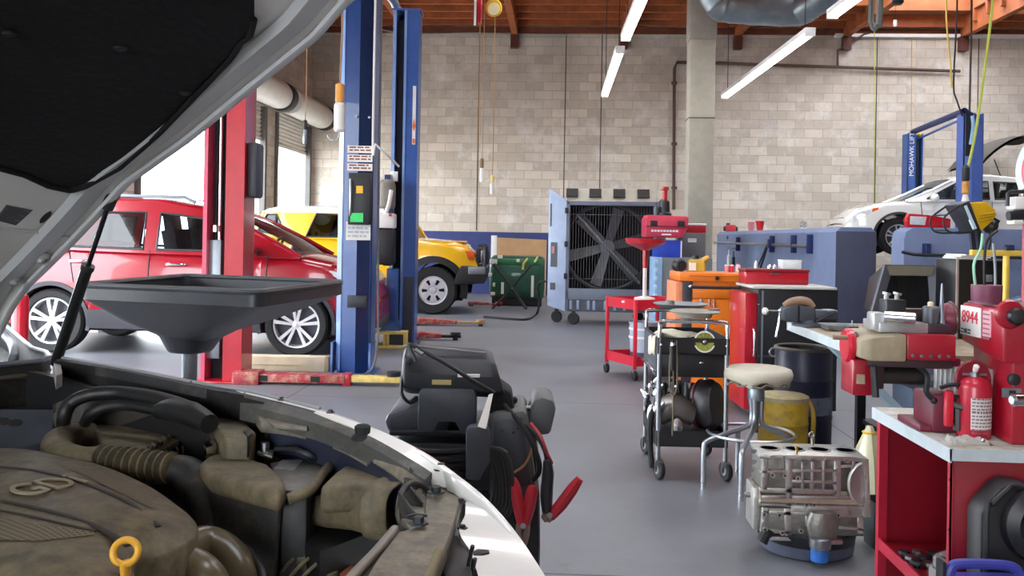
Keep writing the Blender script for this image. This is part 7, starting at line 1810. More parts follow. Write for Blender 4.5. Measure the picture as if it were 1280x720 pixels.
q = MB(); q.bb((-r_-0.045, -0.012, 0.03), (-r_-0.018, 0.012, h_*0.93)); hd = q.build('pump_handle', mat('handle_red', (206,30,52), 0.35, coat=0.3), a, bevel=0.008)
q = MB(); q.tube([(-r_-0.06, -0.005, h_*0.98), (-r_-0.03, 0, h_+0.005), (-0.01, 0, h_+0.012)], 0.007, 8); q.build('lever', DST, a)
q = MB(); q.tube([(-r_-0.03, 0, 0.05), (-r_+0.004, 0, 0.04)], 0.006, 8); q.tube([(-r_-0.03, 0, h_*0.8), (-r_+0.004, 0, h_*0.8)], 0.006, 8); q.build('handle_bracket', DST, a)
a = thing('rag', 'crumpled pale rag on the lathe cabinet top left of the red canister', 'rag', (1.25, 2.77, LZ+0.001))
q = MB(); rows = [[(-0.055+0.12*i/10, -0.03+0.07*j/8, max(0, 0.008+0.007*math.sin(i*1.3+j)+0.005*math.sin(j*2.1))*(1 if 0 < i < 10 and 0 < j < 8 else 0)) for j in range(9)] for i in range(11)]; q.grid(rows); o_ = q.build('rag_cloth', mat('rag_grey', (176,172,166), 0.9), a); md = o_.modifiers.new('thickness', 'SOLIDIFY'); md.thickness = 0.003; md.offset = 1

# ------------------------------------------------------------------ battery charger cart behind the white car
d = 3.0
f = Fr('charger_cart', 'dark grey battery charger cart with coiled cables beside the white bumper', 'charger', 600, d)
t = f.t; X = f.x; Z = f.z
CG = mat('charger_grey', (62,66,74), 0.45, var=0.08, bump=0.05, bscale=150); CD = mat('charger_dark', (40,42,48), 0.45, bump=0.05, bscale=150); CL = mat('charger_lightgrey', (92,96,96), 0.5, bump=0.05, bscale=150)
def PT(px, py, yy): return WM[t.name].inverted() @ D(px, py, d+yy)
# mast and base to the floor
MB().loft([[(X(500)*s, -0.12+y0_, z), (X(672)*s, -0.12+y0_, z), (X(672)*s, 0.2, z), (X(500)*s, 0.2, z)] for z, s, y0_ in ((0.06, 1.0, 0), (0.3, 1, 0), (Z(600), 0.98, 0.03))]).build('lower_body', mat('charger_black', (24,25,29), 0.5), t, bevel=0.02)
for px in (510, 660): MB().lathe([(0.02, -0.02), (0.07, -0.02), (0.075, 0), (0.07, 0.02), (0.02, 0.02)], (X(px), 0.22, 0.075), (1,0,0), 24).build('wheel', RUB, t)
MB().bb((X(520), -0.14, 0.0), (X(650), -0.06, 0.06)).build('foot', BLK, t)
MB().bb((X(492), -0.1, Z(600)-0.01), (X(668), 0.22, Z(545))).build('body', CD, t, bevel=0.02)
q = MB(); q.prism([PT(480, 527, -0.1), PT(484, 518, -0.1), PT(526, 504, -0.1), PT(560, 506, -0.1), PT(560, 540, -0.1), PT(486, 542, -0.1)], (0, 0.3, 0)); q.build('left_arm', CG, t, bevel=0.012)
MB().bb(PT(486, 545, -0.1), (X(640), 0.24, Z(530))).build('deck', CD, t, bevel=0.006)
# big right panel
q = MB(); q.prism([PT(611, 620, -0.13), PT(611, 525, -0.13), PT(616, 517, -0.13), PT(655, 513, -0.13), PT(660, 520, -0.13), PT(671, 610, -0.13), PT(668, 640, -0.13)], (0, 0.3, 0)); rp_ = q.build('right_panel', CL, t, bevel=0.014)
q = MB(); q.prism([PT(616, 612, -0.134), PT(617, 528, -0.134), PT(653, 521, -0.134), PT(664, 606, -0.134)], (0, 0.005, 0)); q.build('panel_inset', CG, rp_, bevel=0.004)
for px, py in ((628, 538), (642, 541), (648, 536)): q = MB(); q.lathe([(0.005, 0), (0.004, 0.003)], PT(px, py, -0.134), (0,-1,0), 10); q.build('panel_screw', BLK, rp_)
q = MB(); q.prism([PT(663, 545, -0.06), PT(660, 525, -0.06), PT(668, 500, -0.06), PT(678, 496, -0.06), PT(692, 500, -0.06), PT(695, 512, -0.06), PT(688, 544, -0.06)], (0, 0.22, 0)); q.build('right_arm', CL, t, bevel=0.014)
q = MB(); q.prism([PT(582, 600, -0.24), PT(582, 538, -0.24), PT(587, 533, -0.24), PT(607, 533, -0.24), PT(612, 538, -0.24), PT(612, 580, -0.24), PT(600, 602, -0.24)], (0, 0.05, 0)); q.build('cable_hook', CG, t, bevel=0.01)
MB().bb(PT(590, 560, -0.2), (X(606), -0.1, Z(548))).build('hook_arm', CD, t)
q = MB(); q.prism([PT(606, 536, -0.248), PT(597, 533, -0.248), PT(611, 493, -0.18), PT(615, 492, -0.18), ], (0.004, 0.003, 0)); tg = q.build('hang_tag', PAP, t)
# cradle and tablet
q = MB(); q.prism([(X(a_), -0.16, Z(b_)) for a_, b_ in ((524, 528), (524, 482), (528, 478), (588, 478), (592, 483), (592, 530), (575, 530), (569, 516), (549, 516), (543, 528))], (0, 0.14, 0)); q.build('cradle', CG, t, bevel=0.005)
MB().bb((X(540), -0.03, Z(532)), (X(580), 0.12, Z(486))).build('cradle_back', CD, t, bevel=0.006)
q = MB(); 
sec = [(-0.085, -0.02), (-0.07, 0.035), (-0.02, 0.075), (0.05, 0.085), (0.1, 0.06), (0.105, 0.0), (0.08, -0.06), (-0.03, -0.085), (-0.075, -0.07)]
tilt = Matrix.Rotation(R(-12), 3, 'X')
rings = []
for px, s in ((501, 0.78), (505, 0.95), (512, 1.0), (606, 0.98), (612, 0.93), (618, 0.84)):
    rings.append([Vector((X(px)+(0.02 if px > 600 else 0)*(-z/0.085)*1.2, -0.04, Z(463)-0.1*0-(X(px))*0.04)) + tilt @ Vector((0, y*s, z*s)) for y, z in sec])
q.loft(rings); tb = q.build('tablet', CD, t, bevel=0.006, angle=25)
q = MB(); q.tube([PT(504, 432, -0.095), PT(560, 436, -0.085), PT(607, 441, -0.08)], 0.004, 6); q.build('edge_strip', STL, tb)
MB().bb(PT(506, 456, -0.135), (X(514), -0.12, Z(442))).build('port_cover', BLK, tb, bevel=0.004)
MB().bb(PT(572, 468, -0.136), (X(596), -0.12, Z(464))).build('printed_label', PAP, tb)
MB().bb(PT(540, 475, -0.134), (X(562), -0.12, Z(473.5))).build('yellow_line', mat('line_tan', (200,180,120), 0.5), tb)
q = MB(); q.loft([[(X(612)+a_*0.06, -0.09, Z(470)-a_*0.04), (X(612)+a_*0.06, 0.06, Z(470)-a_*0.04), (X(606)+a_*0.09, 0.05, Z(512)+a_*0.0), (X(606)+a_*0.09, -0.08, Z(512))] for a_ in (0, 1.0)]); q.build('side_grip', RUB, tb, bevel=0.012)
MB().ball((X(637), -0.02, Z(498)), 0.014, 12).build('thumb_screw', BLK, tb)
q = MB(); q.tube([PT(503, 470, -0.1), PT(502, 492, -0.12), PT(512, 503, -0.12), PT(522, 497, -0.1)], 0.012, 8, smooth=3, flat=0.5); q.build('hand_strap', BLK, tb)
q = MB(); q.tube([PT(520, 452, -0.15), PT(512, 434, -0.14), PT(516, 432, -0.14), PT(560, 456, -0.17), PT(588, 474, -0.17), PT(618, 491, -0.15)], 0.007, 8, smooth=4); q.build('stylus_cord', BLK, tb)
MB().tube([PT(519, 437, -0.148), PT(529, 443, -0.155)], 0.0075, 8).build('cord_clip', STL, tb)
# cables
for k in range(9):
    z = Z(548+5.2*k); q = MB(); o_ = 0.006*math.sin(k*2.2)
    q.tube([(X(486), -0.1, z+o_), (X(500), -0.19, z+0.01), (X(545), -0.22+o_, z+0.006-o_), (X(575), -0.18, z), (X(585), -0.12, z-0.01)], 0.009, 7, smooth=4); q.build('wound_cable', mat('cable_sheen_black', (40,40,44), 0.35), t)
for k in range(7):
    q = MB(); x0_ = 612+4.2*k
    q.tube([PT(604, 560, -0.18), PT(x0_-4, 566, -0.2-0.006*k), PT(x0_+4, 590+3*k, -0.21), PT(x0_+3, 625+2*k, -0.2), PT(x0_-12, 648, -0.19), PT(x0_-26, 640, -0.18)], 0.007, 7, smooth=4); q.build('looped_cable', mat('cable_brownblack', (46,44,43), 0.5), t)
for k in range(2):
    q = MB(); q.tube([PT(655+8*k, 530, -0.12), PT(672+3*k, 546, -0.16), PT(682, 565, -0.18), PT(684+k*5, 580, -0.18)], 0.008, 8, smooth=4); q.build('clamp_cable', RUB if k == 0 else mat('cable_red', (150,26,40), 0.45), t)
q = MB(); q.tube([PT(630, 506, -0.1), PT(655, 535, -0.15), PT(672, 570, -0.17), PT(674, 590, -0.17), PT(666, 600, -0.16)], 0.008, 8, smooth=4); q.build('clamp_cable', RUB, t)
MB().cyl((X(640), 0.0, Z(510)), (X(672), 0.0, Z(507)), 0.008, seg=10).build('rail', STL, t)
q = MB(); q.tube([PT(630, 596, -0.142), PT(650, 586, -0.142), PT(660, 574, -0.142), PT(664, 560, -0.142)], 0.0045, 6, smooth=3); q.build('thin_cord', mat('cord_tan', (170,132,92), 0.7), t)
def clamp(name, label, pts_a, pts_b, jaw, ma, mb_, yy):
    c_ = thing(name, label, 'clamp', (0,0,0)); M_ = WM[t.name]
    P = lambda p_: D(p_[0], p_[1], d+yy)
    c_.location = P(jaw[0]); WM[c_.name] = Matrix.Translation(c_.location)
    for pts, m_ in ((pts_a, ma), (pts_b, mb_)):
        q = MB(); q.tube([P(p_) for p_ in pts], [0.012, 0.019, 0.02, 0.016][:len(pts)] if len(pts) < 5 else 0.018, 10, smooth=3); q.build('grip', m_, c_, world=True)
    for s in (-1, 1):
        q = MB(); q.tube([P(jaw[0])+Vector((s*0.014, 0, 0)), P(jaw[1])+Vector((s*0.012, 0, 0)), P(jaw[2])+Vector((s*0.003, 0, 0))], [0.009, 0.011, 0.006], 8); q.build('jaw', mat('jaw_copper', (170,140,128), 0.35, 0.8), c_, world=True)
    q = MB(); v_ = P(jaw[0]); q.cyl(v_+Vector((0, -0.02, 0)), v_+Vector((0, 0.02, 0)), 0.009, seg=12); q.build('pivot', STL, c_, world=True)
CRD = mat('clamp_red', (190,32,50), 0.4)
clamp('jumper_clamp', 'red handled jumper clamp hanging points down on the charger cart', [(640,598),(643,608),(648,632),(653,655)], [(666,607),(665,614),(661,634),(656,655)], [(654,655),(653,668),(655,682)], CRD, CRD, -0.2)
clamp('jumper_clamp', 'black and red jumper clamp spread open at the right of the charger cart', [(684,575),(685,592),(683,620),(684,640)], [(725,598),(715,612),(702,630),(688,646)], [(687,642),(685,646),(684,652)], BLK, CRD, -0.2)
# ------------------------------------------------------------------ oil drain funnel in front of the red car
ZF = 1.15
c4 = [PZ(102, 357, ZF), PZ(230, 345.5, ZF), PZ(427, 353, ZF), PZ(322, 366, ZF)]      # left, back, right, front
cc = sum(c4, Vector())/4
t = thing('drain_funnel', 'large black square oil drain funnel on a grey pole beside the white car', 'oil drain', (cc.x, cc.y, 0))
FB = mat('funnel_black', (44,46,52), 0.45, var=0.1, bump=0.08, bscale=90)
FOFF = Vector((-0.082, 0.0, 0))
def ring4(s, z, rnd=0.18, n=7):
    out = []; o_ = FOFF*max(0, min(1, (0.98-s)/0.7))
    P = [Vector(((p_.x-cc.x)*s*1.03, (p_.y-cc.y)*s*1.03, z))+o_ for p_ in c4]
    for i in range(4):
        a, b_, c_ = P[i-1], P[i], P[(i+1) % 4]
        p0, p1 = b_.lerp(a, rnd), b_.lerp(c_, rnd)
        for k in range(n):
            u = k/(n-1); out.append((p0.lerp(b_, u)).lerp(b_.lerp(p1, u), u))
    return out
q = MB(); q.loft([ring4(1.0, ZF, 0.06), ring4(1.0, ZF-0.036, 0.06), ring4(0.98, ZF-0.038, 0.06), ring4(0.62, ZF-0.105, 0.15), ring4(0.32, ZF-0.148, 0.4), ring4(0.31, ZF-0.152, 0.45), ring4(0.22, ZF-0.195, 0.45), ring4(0.2, ZF-0.2, 0.45), ring4(0.16, ZF-0.18, 0.45), ring4(0.55, ZF-0.1, 0.15), ring4(0.955, ZF-0.03, 0.06), ring4(0.965, ZF, 0.06)], False, False)
q.face([v for v in ring4(0.2, ZF-0.2, 0.45)]); q.build('funnel', FB, t, angle=30)
q = MB(); pth = ring4(0.985, ZF+0.001, 0.06); q.tube(pth+[pth[0]], 0.009, 8); q.build('rim', mat('funnel_rim', (66,68,72), 0.4), t)
fx = FOFF.x
q = MB(); q.cyl((fx, 0, 0.03), (fx, 0, ZF-0.19), 0.022, seg=20); q.cyl((fx,0,0.3), (fx,0,ZF-0.32), 0.026, seg=20); q.build('pole', GAL, t)
for k in range(4):
    a = PI/4+k*PI/2; q = MB(); q.tube([(fx+0.02*math.cos(a), 0.02*math.sin(a), 0.09), (fx+0.26*math.cos(a), 0.26*math.sin(a), 0.07)], 0.018, 8); lg = q.build('leg', BLK, t)
    q = MB(); q.lathe([(0.015, -0.014), (0.032, -0.012), (0.034, 0), (0.032, 0.012), (0.015, 0.014)], (fx+0.26*math.cos(a), 0.26*math.sin(a), 0.0345), (-math.sin(a), math.cos(a), 0), 18); q.build('castor', RUB, lg)
MB().lathe([(0.1, 0.05), (0.14, 0.07), (0.14, 0.4), (0.1, 0.46), (0.03, 0.48)], (fx, 0, 0), seg=28).build('waste_tank', FB, t)

# ------------------------------------------------------------------ white car with its hood open
Pa, Pb = PZ(75, 447, 1.0), PZ(310, 489, 0.99)
U = Vector((Pb.x-Pa.x, Pb.y-Pa.y, 0)).normalized(); Wv = Vector((U.y, -U.x, 0))     # forward, towards the car's right
if Wv.y > 0: Wv = -Wv
O = Vector((Pa.x, Pa.y, 0))
t = thing('car', 'white car with its hood propped open showing the dusty engine, nearest the camera', 'car', tuple(O))
CARO = t
def uw(p_): v = p_-O; return v.dot(U), v.dot(Wv)
def wu(u, w, z): return O+U*u+Wv*w+Vector((0,0,z))
DUST = (116,104,78)
ENG = mat('engine_plastic_dusty', (72,65,50), 0.62, var=0.2, scale=14, dust=(112,100,75), dustamt=0.55, bump=0.08, bscale=120)
ENG2 = mat('engine_plastic_dark', (34,33,32), 0.55, var=0.2, scale=12, dust=(80,72,58), dustamt=0.25, bump=0.06, bscale=120)
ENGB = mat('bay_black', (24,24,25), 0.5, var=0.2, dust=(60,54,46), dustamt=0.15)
RAIL = mat('rail_dusty_grey', (92,88,80), 0.5, var=0.25, scale=16, dust=(138,128,108), dustamt=0.45)
NVY = mat('rail_navy', (36,40,58), 0.45, var=0.2)
WPI = mat('white_car_paint_inner', (206,208,208), 0.35, coat=0.5, var=0.03)
def strip(name, la, lb, m_, thick=0.012, par=None, n=6, label=None):
    """surface between two lists of photo points (px,py,z), with thickness below"""
    A, _ = catmull([PZ(*p_) for p_ in la], [0]*len(la), n); B, _ = catmull([PZ(*p_) for p_ in lb], [0]*len(lb), n)
    m = min(len(A), len(B))
    A = [A[int(i*(len(A)-1)/(m-1))] for i in range(m)]; B = [B[int(i*(len(B)-1)/(m-1))] for i in range(m)]
    q = MB(); dn = Vector((0,0,-thick))
    q.loft([[a, b_, b_+dn, a+dn] for a, b_ in zip(A, B)]); return q.build(name, m_, par or t, world=True, label=label)
def plate(name, poly, ztop, depth, m_, bevel=0.004, par=None, inset=1.0, bseg=2):
    """solid with a flat top outlined by photo points at height ztop"""
    P = [PZ(a, b_, ztop if len(r_) == 0 else r_[0]) for a, b_, *r_ in poly]; c_ = sum(P, Vector())/len(P)
    lo = [Vector((c_.x+(p_.x-c_.x)*inset, c_.y+(p_.y-c_.y)*inset, p_.z-depth)) for p_ in P]
    q = MB(); q.loft([lo, P]); return q.build(name, m_, par or t, bevel=bevel, bseg=bseg, world=True)
def hose(name, pts, r, m_, par=None, seg=14, n=5, ribs=0, flat=None):
    P = [PZ(*p_[:3]) for p_ in pts]; rr = [p_[3] if len(p_) > 3 else r for p_ in pts]
    P, rr = catmull(P, rr, n)
    if ribs: rr = [v*(1+ribs*(1 if i % 2 else -1)) for i, v in enumerate(rr)]
    q = MB(); q.tube(P, rr, seg, flat=flat); return q.build(name, m_, par or t, world=True, angle=50)
def bolt(px, py, z, s=1.0, par=None, m_=None):
    p_ = PZ(px, py, z); q = MB()
    q.lathe([(0.011*s, 0), (0.011*s, 0.002), (0.0062*s, 0.0025), (0.0062*s, 0.008*s), (0.003*s, 0.009*s)], p_, (0,0,1), 6 if m_ is None else 14); return q.build('bolt', m_ or DST, par or t, world=True)

# fender edge and rails
FE = [(70,446,1.0),(150,459,1.0),(240,477,.998),(310,489,.99),(400,511,.98),(470,536,.965),(530,565,.945),(575,596,.925),(612,627,.905),(650,672,.87),(690,735,.82)]
FI = [(70,450,.998),(150,463,.998),(240,482,.995),(305,494,.985),(392,516,.975),(458,543,.96),(512,573,.938),(540,591,.92)]
strip('fender_edge', FE[4:8], FI[4:], WP, 0.02)
strip('fender_trim', FE[:5], FI[:5], mat('trim_charcoal', (46,46,48), 0.5, var=0.2, dust=(90,86,76), dustamt=0.2), 0.02)
hose('fender_lip', [(a, b_, z+.001) for a, b_, z in FE[:5]], 0.0035, mat('lip_grey', (150,150,152), 0.4), seg=6)
# outer side of the fender, dropping behind the edge (seen only from the far side)
A, _ = catmull([PZ(*p_) for p_ in FE], [0]*len(FE), 4)
q = MB(); q.grid([[a-Wv*0.03*min(1, k)-Vector((0,0,0.1*k)) for k in (0, 0.4, 1, 3, 5)] for a in A])
fo_ = q.build('fender_side', WP, t, world=True); md = fo_.modifiers.new('thickness', 'SOLIDIFY'); md.thickness = 0.01
M1 = [(300,505,.972),(350,517,.968),(400,531,.962),(450,552,.95),(500,580,.93),(531,600,.915)]
strip('fender_shelf', FI[3:], M1, mat('shelf_grey', (72,72,70), 0.5, var=0.25, scale=14, dust=(112,104,88), dustamt=0.3), 0.03)
M2 = [(326,527,.95),(362,531,.948),(400,541,.945),(440,557,.938),(480,583,.92),(506,602,.905)]
strip('fender_flange', [(318,514,.962),(352,519,.96),(400,533,.956),(450,554,.945),(500,583,.926),(528,602,.912)], M2, RAIL, 0.02)
M3 = [(345,541,.92),(390,552,.915),(430,570,.908),(468,592,.9),(500,606,.895)]
strip('inner_rail', [(335,531,.942),(366,535,.942),(400,545,.94),(440,562,.93),(480,588,.915),(506,606,.9)], M3, NVY, 0.05)
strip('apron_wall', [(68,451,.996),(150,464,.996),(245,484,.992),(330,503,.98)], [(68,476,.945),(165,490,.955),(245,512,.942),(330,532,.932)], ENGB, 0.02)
for (a, b_) in ((240, 479.5), (120, 456), (352, 500), (413, 516)): bolt(a, b_, 0.995 if a < 300 else 0.985, 0.7)
p_ = PZ(453, 549, 0.95); q = MB(); q.lathe([(0.02, 0), (0.018, 0.006), (0.013, 0.01), (0.014, 0.022), (0.01, 0.025), (0, 0.026)], p_, (0,0,1), 20); q.build('rubber_buffer', RUB, t, world=True)
# bay floor and rear wall, hidden depths of the engine room
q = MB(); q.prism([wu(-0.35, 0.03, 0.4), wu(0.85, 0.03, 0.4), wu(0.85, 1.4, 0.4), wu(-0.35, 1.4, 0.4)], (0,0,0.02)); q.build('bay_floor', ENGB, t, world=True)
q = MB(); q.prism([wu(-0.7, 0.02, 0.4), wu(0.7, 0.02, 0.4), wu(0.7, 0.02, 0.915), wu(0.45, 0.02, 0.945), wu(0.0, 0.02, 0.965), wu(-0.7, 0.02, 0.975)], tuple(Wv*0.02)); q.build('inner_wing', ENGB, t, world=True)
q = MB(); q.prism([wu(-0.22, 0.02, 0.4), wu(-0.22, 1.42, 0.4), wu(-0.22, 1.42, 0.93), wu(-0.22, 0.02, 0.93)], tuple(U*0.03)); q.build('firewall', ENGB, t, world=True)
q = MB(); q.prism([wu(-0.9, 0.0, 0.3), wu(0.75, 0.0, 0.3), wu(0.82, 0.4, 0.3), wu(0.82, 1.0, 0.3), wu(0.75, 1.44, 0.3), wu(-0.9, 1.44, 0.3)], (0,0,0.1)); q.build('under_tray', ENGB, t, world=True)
q = MB(); q.prism([wu(-0.9, 1.4, 0.3), wu(0.6, 1.4, 0.3), wu(0.6, 1.4, 0.86), wu(-0.9, 1.4, 0.95)], tuple(Wv*0.05)); q.build('fender_side', WP, t, world=True, bevel=0.015)
q = MB(); q.prism([wu(-0.9, -0.03, 0.3), wu(-0.2, -0.03, 0.3), wu(-0.2, -0.03, 0.95), wu(-0.9, -0.03, 0.95)], tuple(Wv*0.03)); q.build('fender_side', WP, t, world=True)
for s_w in (0.1, 1.34):
    cW = wu(-0.02-0.3, s_w, 0.33); q = MB()
    q.lathe([(0.2, -0.1), (0.3, -0.11), (0.33, -0.08), (0.33, 0.08), (0.3, 0.11), (0.2, 0.1)], cW, tuple(Wv), 36); wo = q.build('wheel', RUB, t, world=True)
    q = MB(); q.lathe([(0.2, -0.09), (0.19, 0.0), (0.2, 0.09)], cW, tuple(Wv), 30); q.build('rim', ALLOY, wo, world=True)

# white bumper corner and headlamp opening
BI = [(540,592,.918),(556,599,.91),(577,620,.9),(582,640,.89),(574,664,.885),(588,690,.87),(600,730,.855),(604,770,.85)]
BO = [(560,587,.93),(582,602,.922),(612,627,.905),(632,650,.888),(650,672,.87),(672,705,.845),(692,738,.82),(706,772,.80)]
strip('bumper', BO, BI, WP, 0.05)
strip('bumper_inner_lip', [(556,600,.905),(577,621,.896),(572,650,.885),(563,670,.88)], [(552,602,.90),(571,622,.89),(565,648,.88),(558,668,.875)], WPI, 0.04)
q = MB(); A = [PZ(*p_) for p_ in BO]; q.grid([[a, a+U*0.02-Vector((0,0,0.06)), a+U*0.03-Vector((0,0,0.2)), a-U*0.02-Vector((0,0,0.5))] for a in A]); bo_ = q.build('bumper_face', WP, t, world=True); md = bo_.modifiers.new('thickness', 'SOLIDIFY'); md.thickness = 0.01
q = MB(); q.loft([[A[-1]+Wv*w-Vector((0,0,dz))+U*du for dz, du in ((0.0,0.0),(0.1,0.06),(0.3,0.08),(0.5,0.02),(0.5,-0.1),(0.0,-0.1))] for w in (0.0, 0.4, 0.8, 1.1)]); q.build('bumper_bar', WP, t, world=True, bevel=0.01)
hl_ = plate('headlamp_pocket', [(556,672),(572,668),(586,690),(592,722),(560,730),(548,700)], 0.872, 0.06, ENGB)
for pts in (((583,718,.86),(588,695,.885),(591,682,.9)), ((589,720,.86),(594,698,.885))): hose('bracket_rod', [p_ for p_ in pts], 0.0028, BLK, seg=8)
plate('bracket_tab', [(591,689),(597,686),(611,687),(612,690),(603,692),(592,692)], 0.9, 0.003, DST, bevel=0.0008)
bolt(576, 628, .897, 0.7); bolt(578, 661, .884, 0.7)
# radiator support and the dusty slam panel
rs = plate('radiator_support', [(500,601),(531,594),(556,601),(576,622),(563,666),(548,702),(530,740),(440,752),(470,700),(498,664),(529,656),(533,612)], 0.9, 0.03, RAIL, bevel=0.004)
plate('slam_panel', [(492,662),(540,668),(547,690),(530,726),(420,760),(440,718)], 0.888, 0.06, ENG2, bevel=0.006)
hose('panel_edge', [(494,662,.892),(470,690,.892),(440,722,.892),(425,745,.892)], 0.007, mat('edge_lit', (136,130,120), 0.4, 0.2), seg=8)  # light catching the panel edge, painted as a pale line
hose('panel_edge', [(548,690,.9),(536,722,.9),(530,742,.9)], 0.006, mat('edge_olive', (120,112,76), 0.5), seg=8)
for a, b_, z in ((516,591,.912),(545,616,.907),(523,655,.905),(551,587,.925)): bolt(a, b_, z, 1.25, rs)
q = plate('latch_plate', [(503,592),(514,584),(528,592),(530,600),(520,606),(506,600)], 0.912, 0.01, NVY, par=rs, bevel=0.003)
hose('wire_clip', [(508,646,.908),(520,643,.91),(534,645,.908)], 0.002, BLK, par=rs, seg=6)

# engine cover
OUT = [(-70,570),(0,572),(60,575),(130,589),(190,613),(232,641),(246,656),(246,671),(228,685),(197,698),(166,702),(150,748),(-70,775)]
ZC = 0.85
outl = [PZ(a, b_, ZC) for a, b_ in OUT]
outl, _ = catmull(outl+[outl[0]], [0]*(len(outl)+1), 5); outl = outl[:-1]
def edist(x, y):
    best = 9
    for i in range(len(outl)):
        a, b_ = outl[i], outl[(i+1) % len(outl)]
        dx, dy = b_.x-a.x, b_.y-a.y; L2 = dx*dx+dy*dy or 1e-9
        s_ = max(0, min(1, ((x-a.x)*dx+(y-a.y)*dy)/L2)); best = min(best, math.hypot(x-a.x-s_*dx, y-a.y-s_*dy))
    return best
def coverz(x, y): 
    d_ = edist(x, y); return ZC + 0.034*(1-math.exp(-d_/0.028)) + 0.008*min(1, d_/0.12)
def onc(px, py, off=0.0):
    z = ZC+0.03
    for _ in range(8):
        p_ = PZ(px, py, z); z = coverz(p_.x, p_.y)+off
    return PZ(px, py, z)
cen = sum(outl, Vector())/len(outl)
rings = [[Vector((p_.x, p_.y, ZC-0.05)) for p_ in outl], [Vector((p_.x, p_.y, ZC)) for p_ in outl]]
for s in (0.985, 0.96, 0.92, 0.86, 0.78, 0.68, 0.55, 0.4, 0.22, 0.05):
    r_ = []
    for p_ in outl:
        v = cen.lerp(p_, s); r_.append(Vector((v.x, v.y, coverz(v.x, v.y))))
    rings.append(r_)
q = MB(); q.loft(rings); ec = q.build('engine_cover', ENG, t, world=True, angle=50)
GRV = mat('cover_groove_brown', (50,45,36), 0.65, var=0.2)
for pts, r_, m_ in (([(-30,580),(0,583),(50,589),(105,604),(160,628),(198,658)], 0.005, GRV), ([(-20,622),(20,629),(70,641),(125,660),(160,682)], 0.006, GRV), ([(-20,634),(30,643),(80,655),(120,664)], 0.004, GRV)):
    P = [onc(a, b_, 0.0005) for a, b_ in pts]; q = MB(); q.tube(P, r_, 8, smooth=5, flat=0.3); q.build('cover_groove', m_, ec, world=True)
def mesh_patch_mat():
    m = bpy.data.materials.new('cover_mesh'); m.use_nodes = True; nt = m.node_tree; N, L = nt.nodes, nt.links; b = N['Principled BSDF']; b.inputs['Roughness'].default_value = 0.7
    tc = N.new('ShaderNodeTexCoord'); mp = N.new('ShaderNodeMapping'); mp.inputs['Rotation'].default_value = (0, 0, 0.6); L.new(tc.outputs['Object'], mp.inputs['Vector'])
    br = N.new('ShaderNodeTexBrick'); br.offset = 0.0; br.inputs['Scale'].default_value = 1; br.inputs['Brick Width'].default_value = 0.0075; br.inputs['Row Height'].default_value = 0.0075; br.inputs['Mortar Size'].default_value = 0.0015
    br.inputs['Color1'].default_value = lin((62,58,48)); br.inputs['Color2'].default_value = lin((70,64,52)); br.inputs['Mortar'].default_value = lin((118,106,80))
    L.new(mp.outputs['Vector'], br.inputs['Vector']); L.new(br.outputs['Color'], b.inputs['Base Color'])
    bp = N.new('ShaderNodeBump'); bp.inputs['Strength'].default_value = 0.6; bp.inputs['Distance'].default_value = 0.004; L.new(br.outputs['Fac'], bp.inputs['Height']); L.new(bp.outputs['Normal'], b.inputs['Normal'])
    return m
MSH = mesh_patch_mat()
def cpatch(top, bot, n=10):
    A = [interp(top, top[0][0]+(top[-1][0]-top[0][0])*i/n) for i in range(n+1)]; xs_ = [top[0][0]+(top[-1][0]-top[0][0])*i/n for i in range(n+1)]
    q = MB(); q.grid([[onc(x, lerp(interp(top, x), interp(bot, x), j/5), 0.0012) for j in range(6)] for x in xs_]); return q.build('cover_mesh_inset', MSH, ec, world=True)
cpatch([(74,579),(130,590),(165,603),(191,617)], [(74,581),(110,596),(150,616),(191,636)])
cpatch([(-25,643),(0,647),(60,657),(118,665)], [(-25,672),(0,675),(50,676),(118,668)])
# lettering standing proud of the cover
def lay_text(body, pc, px_r, size, m_, sy=1.7):
    c_ = onc(*pc, 0.002); r_ = onc(*px_r, 0.002); xa = (r_-c_).normalized()
    n_ = Vector((0,0,1)); nn = (n_ - xa*n_.dot(xa)).normalized(); ya = nn.cross(xa)
    q = MB(); q.text(body, c_, xa, ya, size, 0.002, sy=sy); return q.build('lettering', m_, ec, world=True, smooth=False)
lay_text('GDi', (60,607), (90,600), 0.062, mat('lettering_dusty', (136,124,98), 0.6))
bo2 = PZ(105, 717, 0.872); q = MB(); q.lathe([(0.022, 0), (0.018, 0.0015), (0.0, 0.0015)], bo2+Vector((0,0,0.003)), (0,0,1), 24); q.build('cover_hole', ENGB, ec, world=True)
# dipstick
dpt = D(157, 690, 1.12); q = MB()
nrm = -(ray(157, 690)).normalized()
q.torus(dpt, 0.0145, 0.0045, nrm, 32, 10); q.tube([dpt-UP*0.012, dpt-UP*0.03, dpt-UP*0.06], [0.011, 0.009, 0.007], 12, flat=0.6); ds = q.build('dipstick', mat('dipstick_yellow', (216,160,48), 0.4, var=0.1), t, world=True, angle=60)
q = MB(); q.tube([dpt-UP*0.058, dpt-UP*0.3], 0.005, 8); q.build('dipstick_tube', DST, t, world=True)
